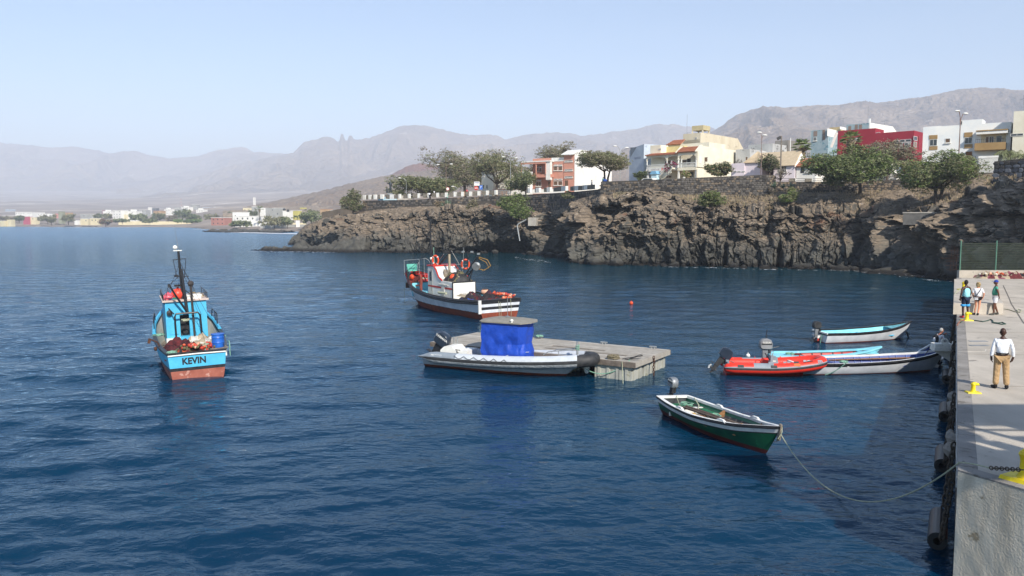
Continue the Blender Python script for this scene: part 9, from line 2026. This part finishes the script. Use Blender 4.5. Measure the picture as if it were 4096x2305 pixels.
t = thing('bin', 'teal litter bin by the lamp post on the promenade', 'bin', U(1788, 792, 192.5)); mb = MB(); mb.lathe([(0, 0), (.25, 0), (.32, .9), (0, .95)], 10); mb.build('bin_body', BC['teal'], t)
# statue on its pedestal
t = thing('statue', 'dark bronze statue of a standing figure raising one arm, on a pedestal by the acacia', 'statue', U(1562, 790, 206)); BZ = mat('dark_bronze', '#3c4146', '#2d3135', rough=.5, metal=.4); s = px(790-722, 206)/4.6
mb = MB(); mb.box((-.7, -.5, -1), (.5, .5, 1.1)); mb.build('pedestal', mat('grey_pedestal', '#8a8d90', '#76797c', rough=.8), t)
V = [(0, 0, 2.2), (0, 0, 2.8), (0, 0, 3.3), (0, 0, 3.75), (-.15, 0, 1.9), (-.2, 0, 1.1), (.15, 0, 1.9), (.22, 0, 1.1), (-.3, 0, 3.3), (-.75, 0, 3.35), (-.85, 0, 4.2), (.3, 0, 3.25), (.4, 0, 2.6)]
me = skin_mesh([Vector(v)*1.06 for v in V], [(0, 1), (1, 2), (2, 3), (0, 4), (4, 5), (0, 6), (6, 7), (2, 8), (8, 9), (9, 10), (2, 11), (11, 12)], [.28, .27, .3, .17, .18, .14, .18, .14, .14, .09, .07, .14, .09]); mb_from_mesh(me).build('figure', BZ, t, smooth=True)
mb = MB(); mb.box((-1.1, -.2, 1.1), (-.85, .1, 2.2)); mb.box((-.75, -.2, 1.1), (-.5, .1, 2.3)); mb.build('bronze_stakes', BZ, t)
t = thing('bench_wall', 'pale blue and white tiled bench wall at the foot of the statue', 'bench', U(1512, 800, 203)); LB = mat('pale_blue_paint', '#a8cfe0', '#94bfd4', rough=.7)
mb = MB(); mb.box((0, 0, -.6), (4.7, .5, .45)); mb.build('bench_body', LB, t); mb = MB(); mb.box((-.1, -.1, .45), (4.8, .6, .62)); mb.build('bench_top', LB, t);
for k in range(10): mb = MB(); mb.box((1.9+k*.27, -.03, .05), (2.05+k*.27, -.003, .4)); mb.build('tile', M['white'], t)
t = thing('concrete_bench', 'low beige block wall behind the parapet beside the acacia', 'bench', U(1583, 792, 206)); mb = MB(); mb.box((0, 0, -.5), (3.2, .8, .55)); mb.build('block', M['concrete'], t)
# wooden promenade fence
t = thing('wooden_fence', 'brown wooden post-and-rail fence on the promenade under the trees', 'fence', U(1840, 778, 197))
for k in range(11): mb = MB(); x = k*1.15; mb.box((x-.07, -.05, -.5), (x+.07, .05, .75)); mb.build('post', M['wood'], t)
for z in (.25, .6): mb = MB(); mb.box((-.1, -.08, z-.05), (11.6, -.052, z+.05)); mb.build('rail', M['wood'], t)
# people on the promenade
def small_person(label, u, vb, Y, H, top, bot, skin, rz=0, J=None, hair=None):
 return person(label, U(u, vb, Y), rz, H, J, skin, [('trousers', bot, 'trousers'), ('shirt', top, 'shirt')], hair or ('short', HR['black']), None, 1)
RS = mat('coral_shirt', '#d0606a', '#c0525c', rough=.8)
small_person('person in white standing at the promenade parapet beside the acacia trunk', 1718, 797, 192.5, 1.72, G['white_cotton'], G['navy_shorts'], SK['dark']); small_person('second person in white, just right of the first at the parapet', 1737, 789, 195, 1.7, G['white_cotton'], G['charcoal'], SK['dark'], 1.0)
small_person('person in a coral shirt standing under the tallest acacia', 1868, 784, 193, 1.7, RS, G['charcoal'], SK['brown']); small_person('person in pale grey walking past the white side wall of the pink house', 2367, 757, 158, 1.75, G['white_shirt'], G['white_shirt'], SK['dark'], 1.2, dict(lan=(-.11, -.25, .09), lto=(-.13, -.08, .03), ran=(.11, .22, .09), rto=(.13, .38, .03)))
t = small_person('person in green sitting on the end of the rubble wall beside a blue bag', 2411, 734, 146, 1.7, G['green_polo'], G['navy_shorts'], SK['dark'], -1.2, dict(pel=(0, 0, .62), spi=(0, .02, .82), che=(0, .04, 1.02), nec=(0, .05, 1.17), hd=(0, .07, 1.24), lsh=(-.18, .04, 1.1), rsh=(.18, .04, 1.1), lel=(-.22, .15, .85), lwr=(-.18, .35, .75), lha=(-.15, .42, .72), rel=(.22, .15, .85), rwr=(.18, .35, .75), rha=(.15, .42, .72), lhip=(-.09, .05, .58), rhip=(.09, .05, .58), lkn=(-.12, .48, .62), rkn=(.12, .48, .62), lan=(-.12, .5, .2), ran=(.12, .5, .2), lto=(-.12, .65, .14), rto=(.12, .65, .14))); t.location.z -= .25
o = thing('bag', 'blue bag beside the seated person in green on the rubble wall', 'bag', U(2420, 727, 145.6)); mb = MB(); mb.ell((0, 0, .2), (.4, .25, .3), 10, 8); mb.build('bag_body', BC['bluecloth'], o, smooth=True)
small_person('person in a yellow top standing in the street by the lattice screen', 3891, 680, 117.5, 1.7, mat('lime_top', '#b9d83a', '#a9c82f', rough=.8), G['charcoal'], SK['dark'])
# parked white car behind the rubble wall (only its top shows)
t = thing('parked_car', 'white parked car, only its roof showing above the rubble wall', 'car', U(2600, 722, 145.5), R(-40)); mb = MB()
outl = [(-2.0, -.9), (2.0, -.9), (2.05, -.35), (1.4, -.2), (.85, .35), (-.9, .38), (-1.6, -.1), (-2.0, -.25)]; mb.prism(outl, -.8, .8, 'y'); mb.build('car_body', M['white'], t)
mb = MB(); mb.prism([(-.8, .3), (.75, .28), (1.2, -.12), (-1.35, -.1)], -.815, .815, 'y'); mb.build('side_windows', M['glass'], t)
for x in (-1.25, 1.25):
 for y in (-.78, .78): mb = MB(); mb.tube([(x, y-.08, -.9), (x, y+.08, -.9)], .3, 12); mb.build('wheel', M['rubber'], t)
# ------------------------------------------------------------------ the hazy air
def haze():
 mb = MB(); mb.box((-9500, -600, -3.4), (9500, 11500, 870))
 m = bpy.data.materials.new('haze'); m.use_nodes = True; N = m.node_tree.nodes; L = m.node_tree.links; N.remove(N['Principled BSDF'])
 v = N.new('ShaderNodeVolumePrincipled'); v.inputs['Color'].default_value = (0.84, 0.90, 1.0, 1); v.inputs['Density'].default_value = HAZE
 L.new(v.outputs[0], N['Material Output'].inputs['Volume'])
 o = mb.build('haze', m); o['kind'] = 'stuff'
HAZE = 2.3e-4
haze()
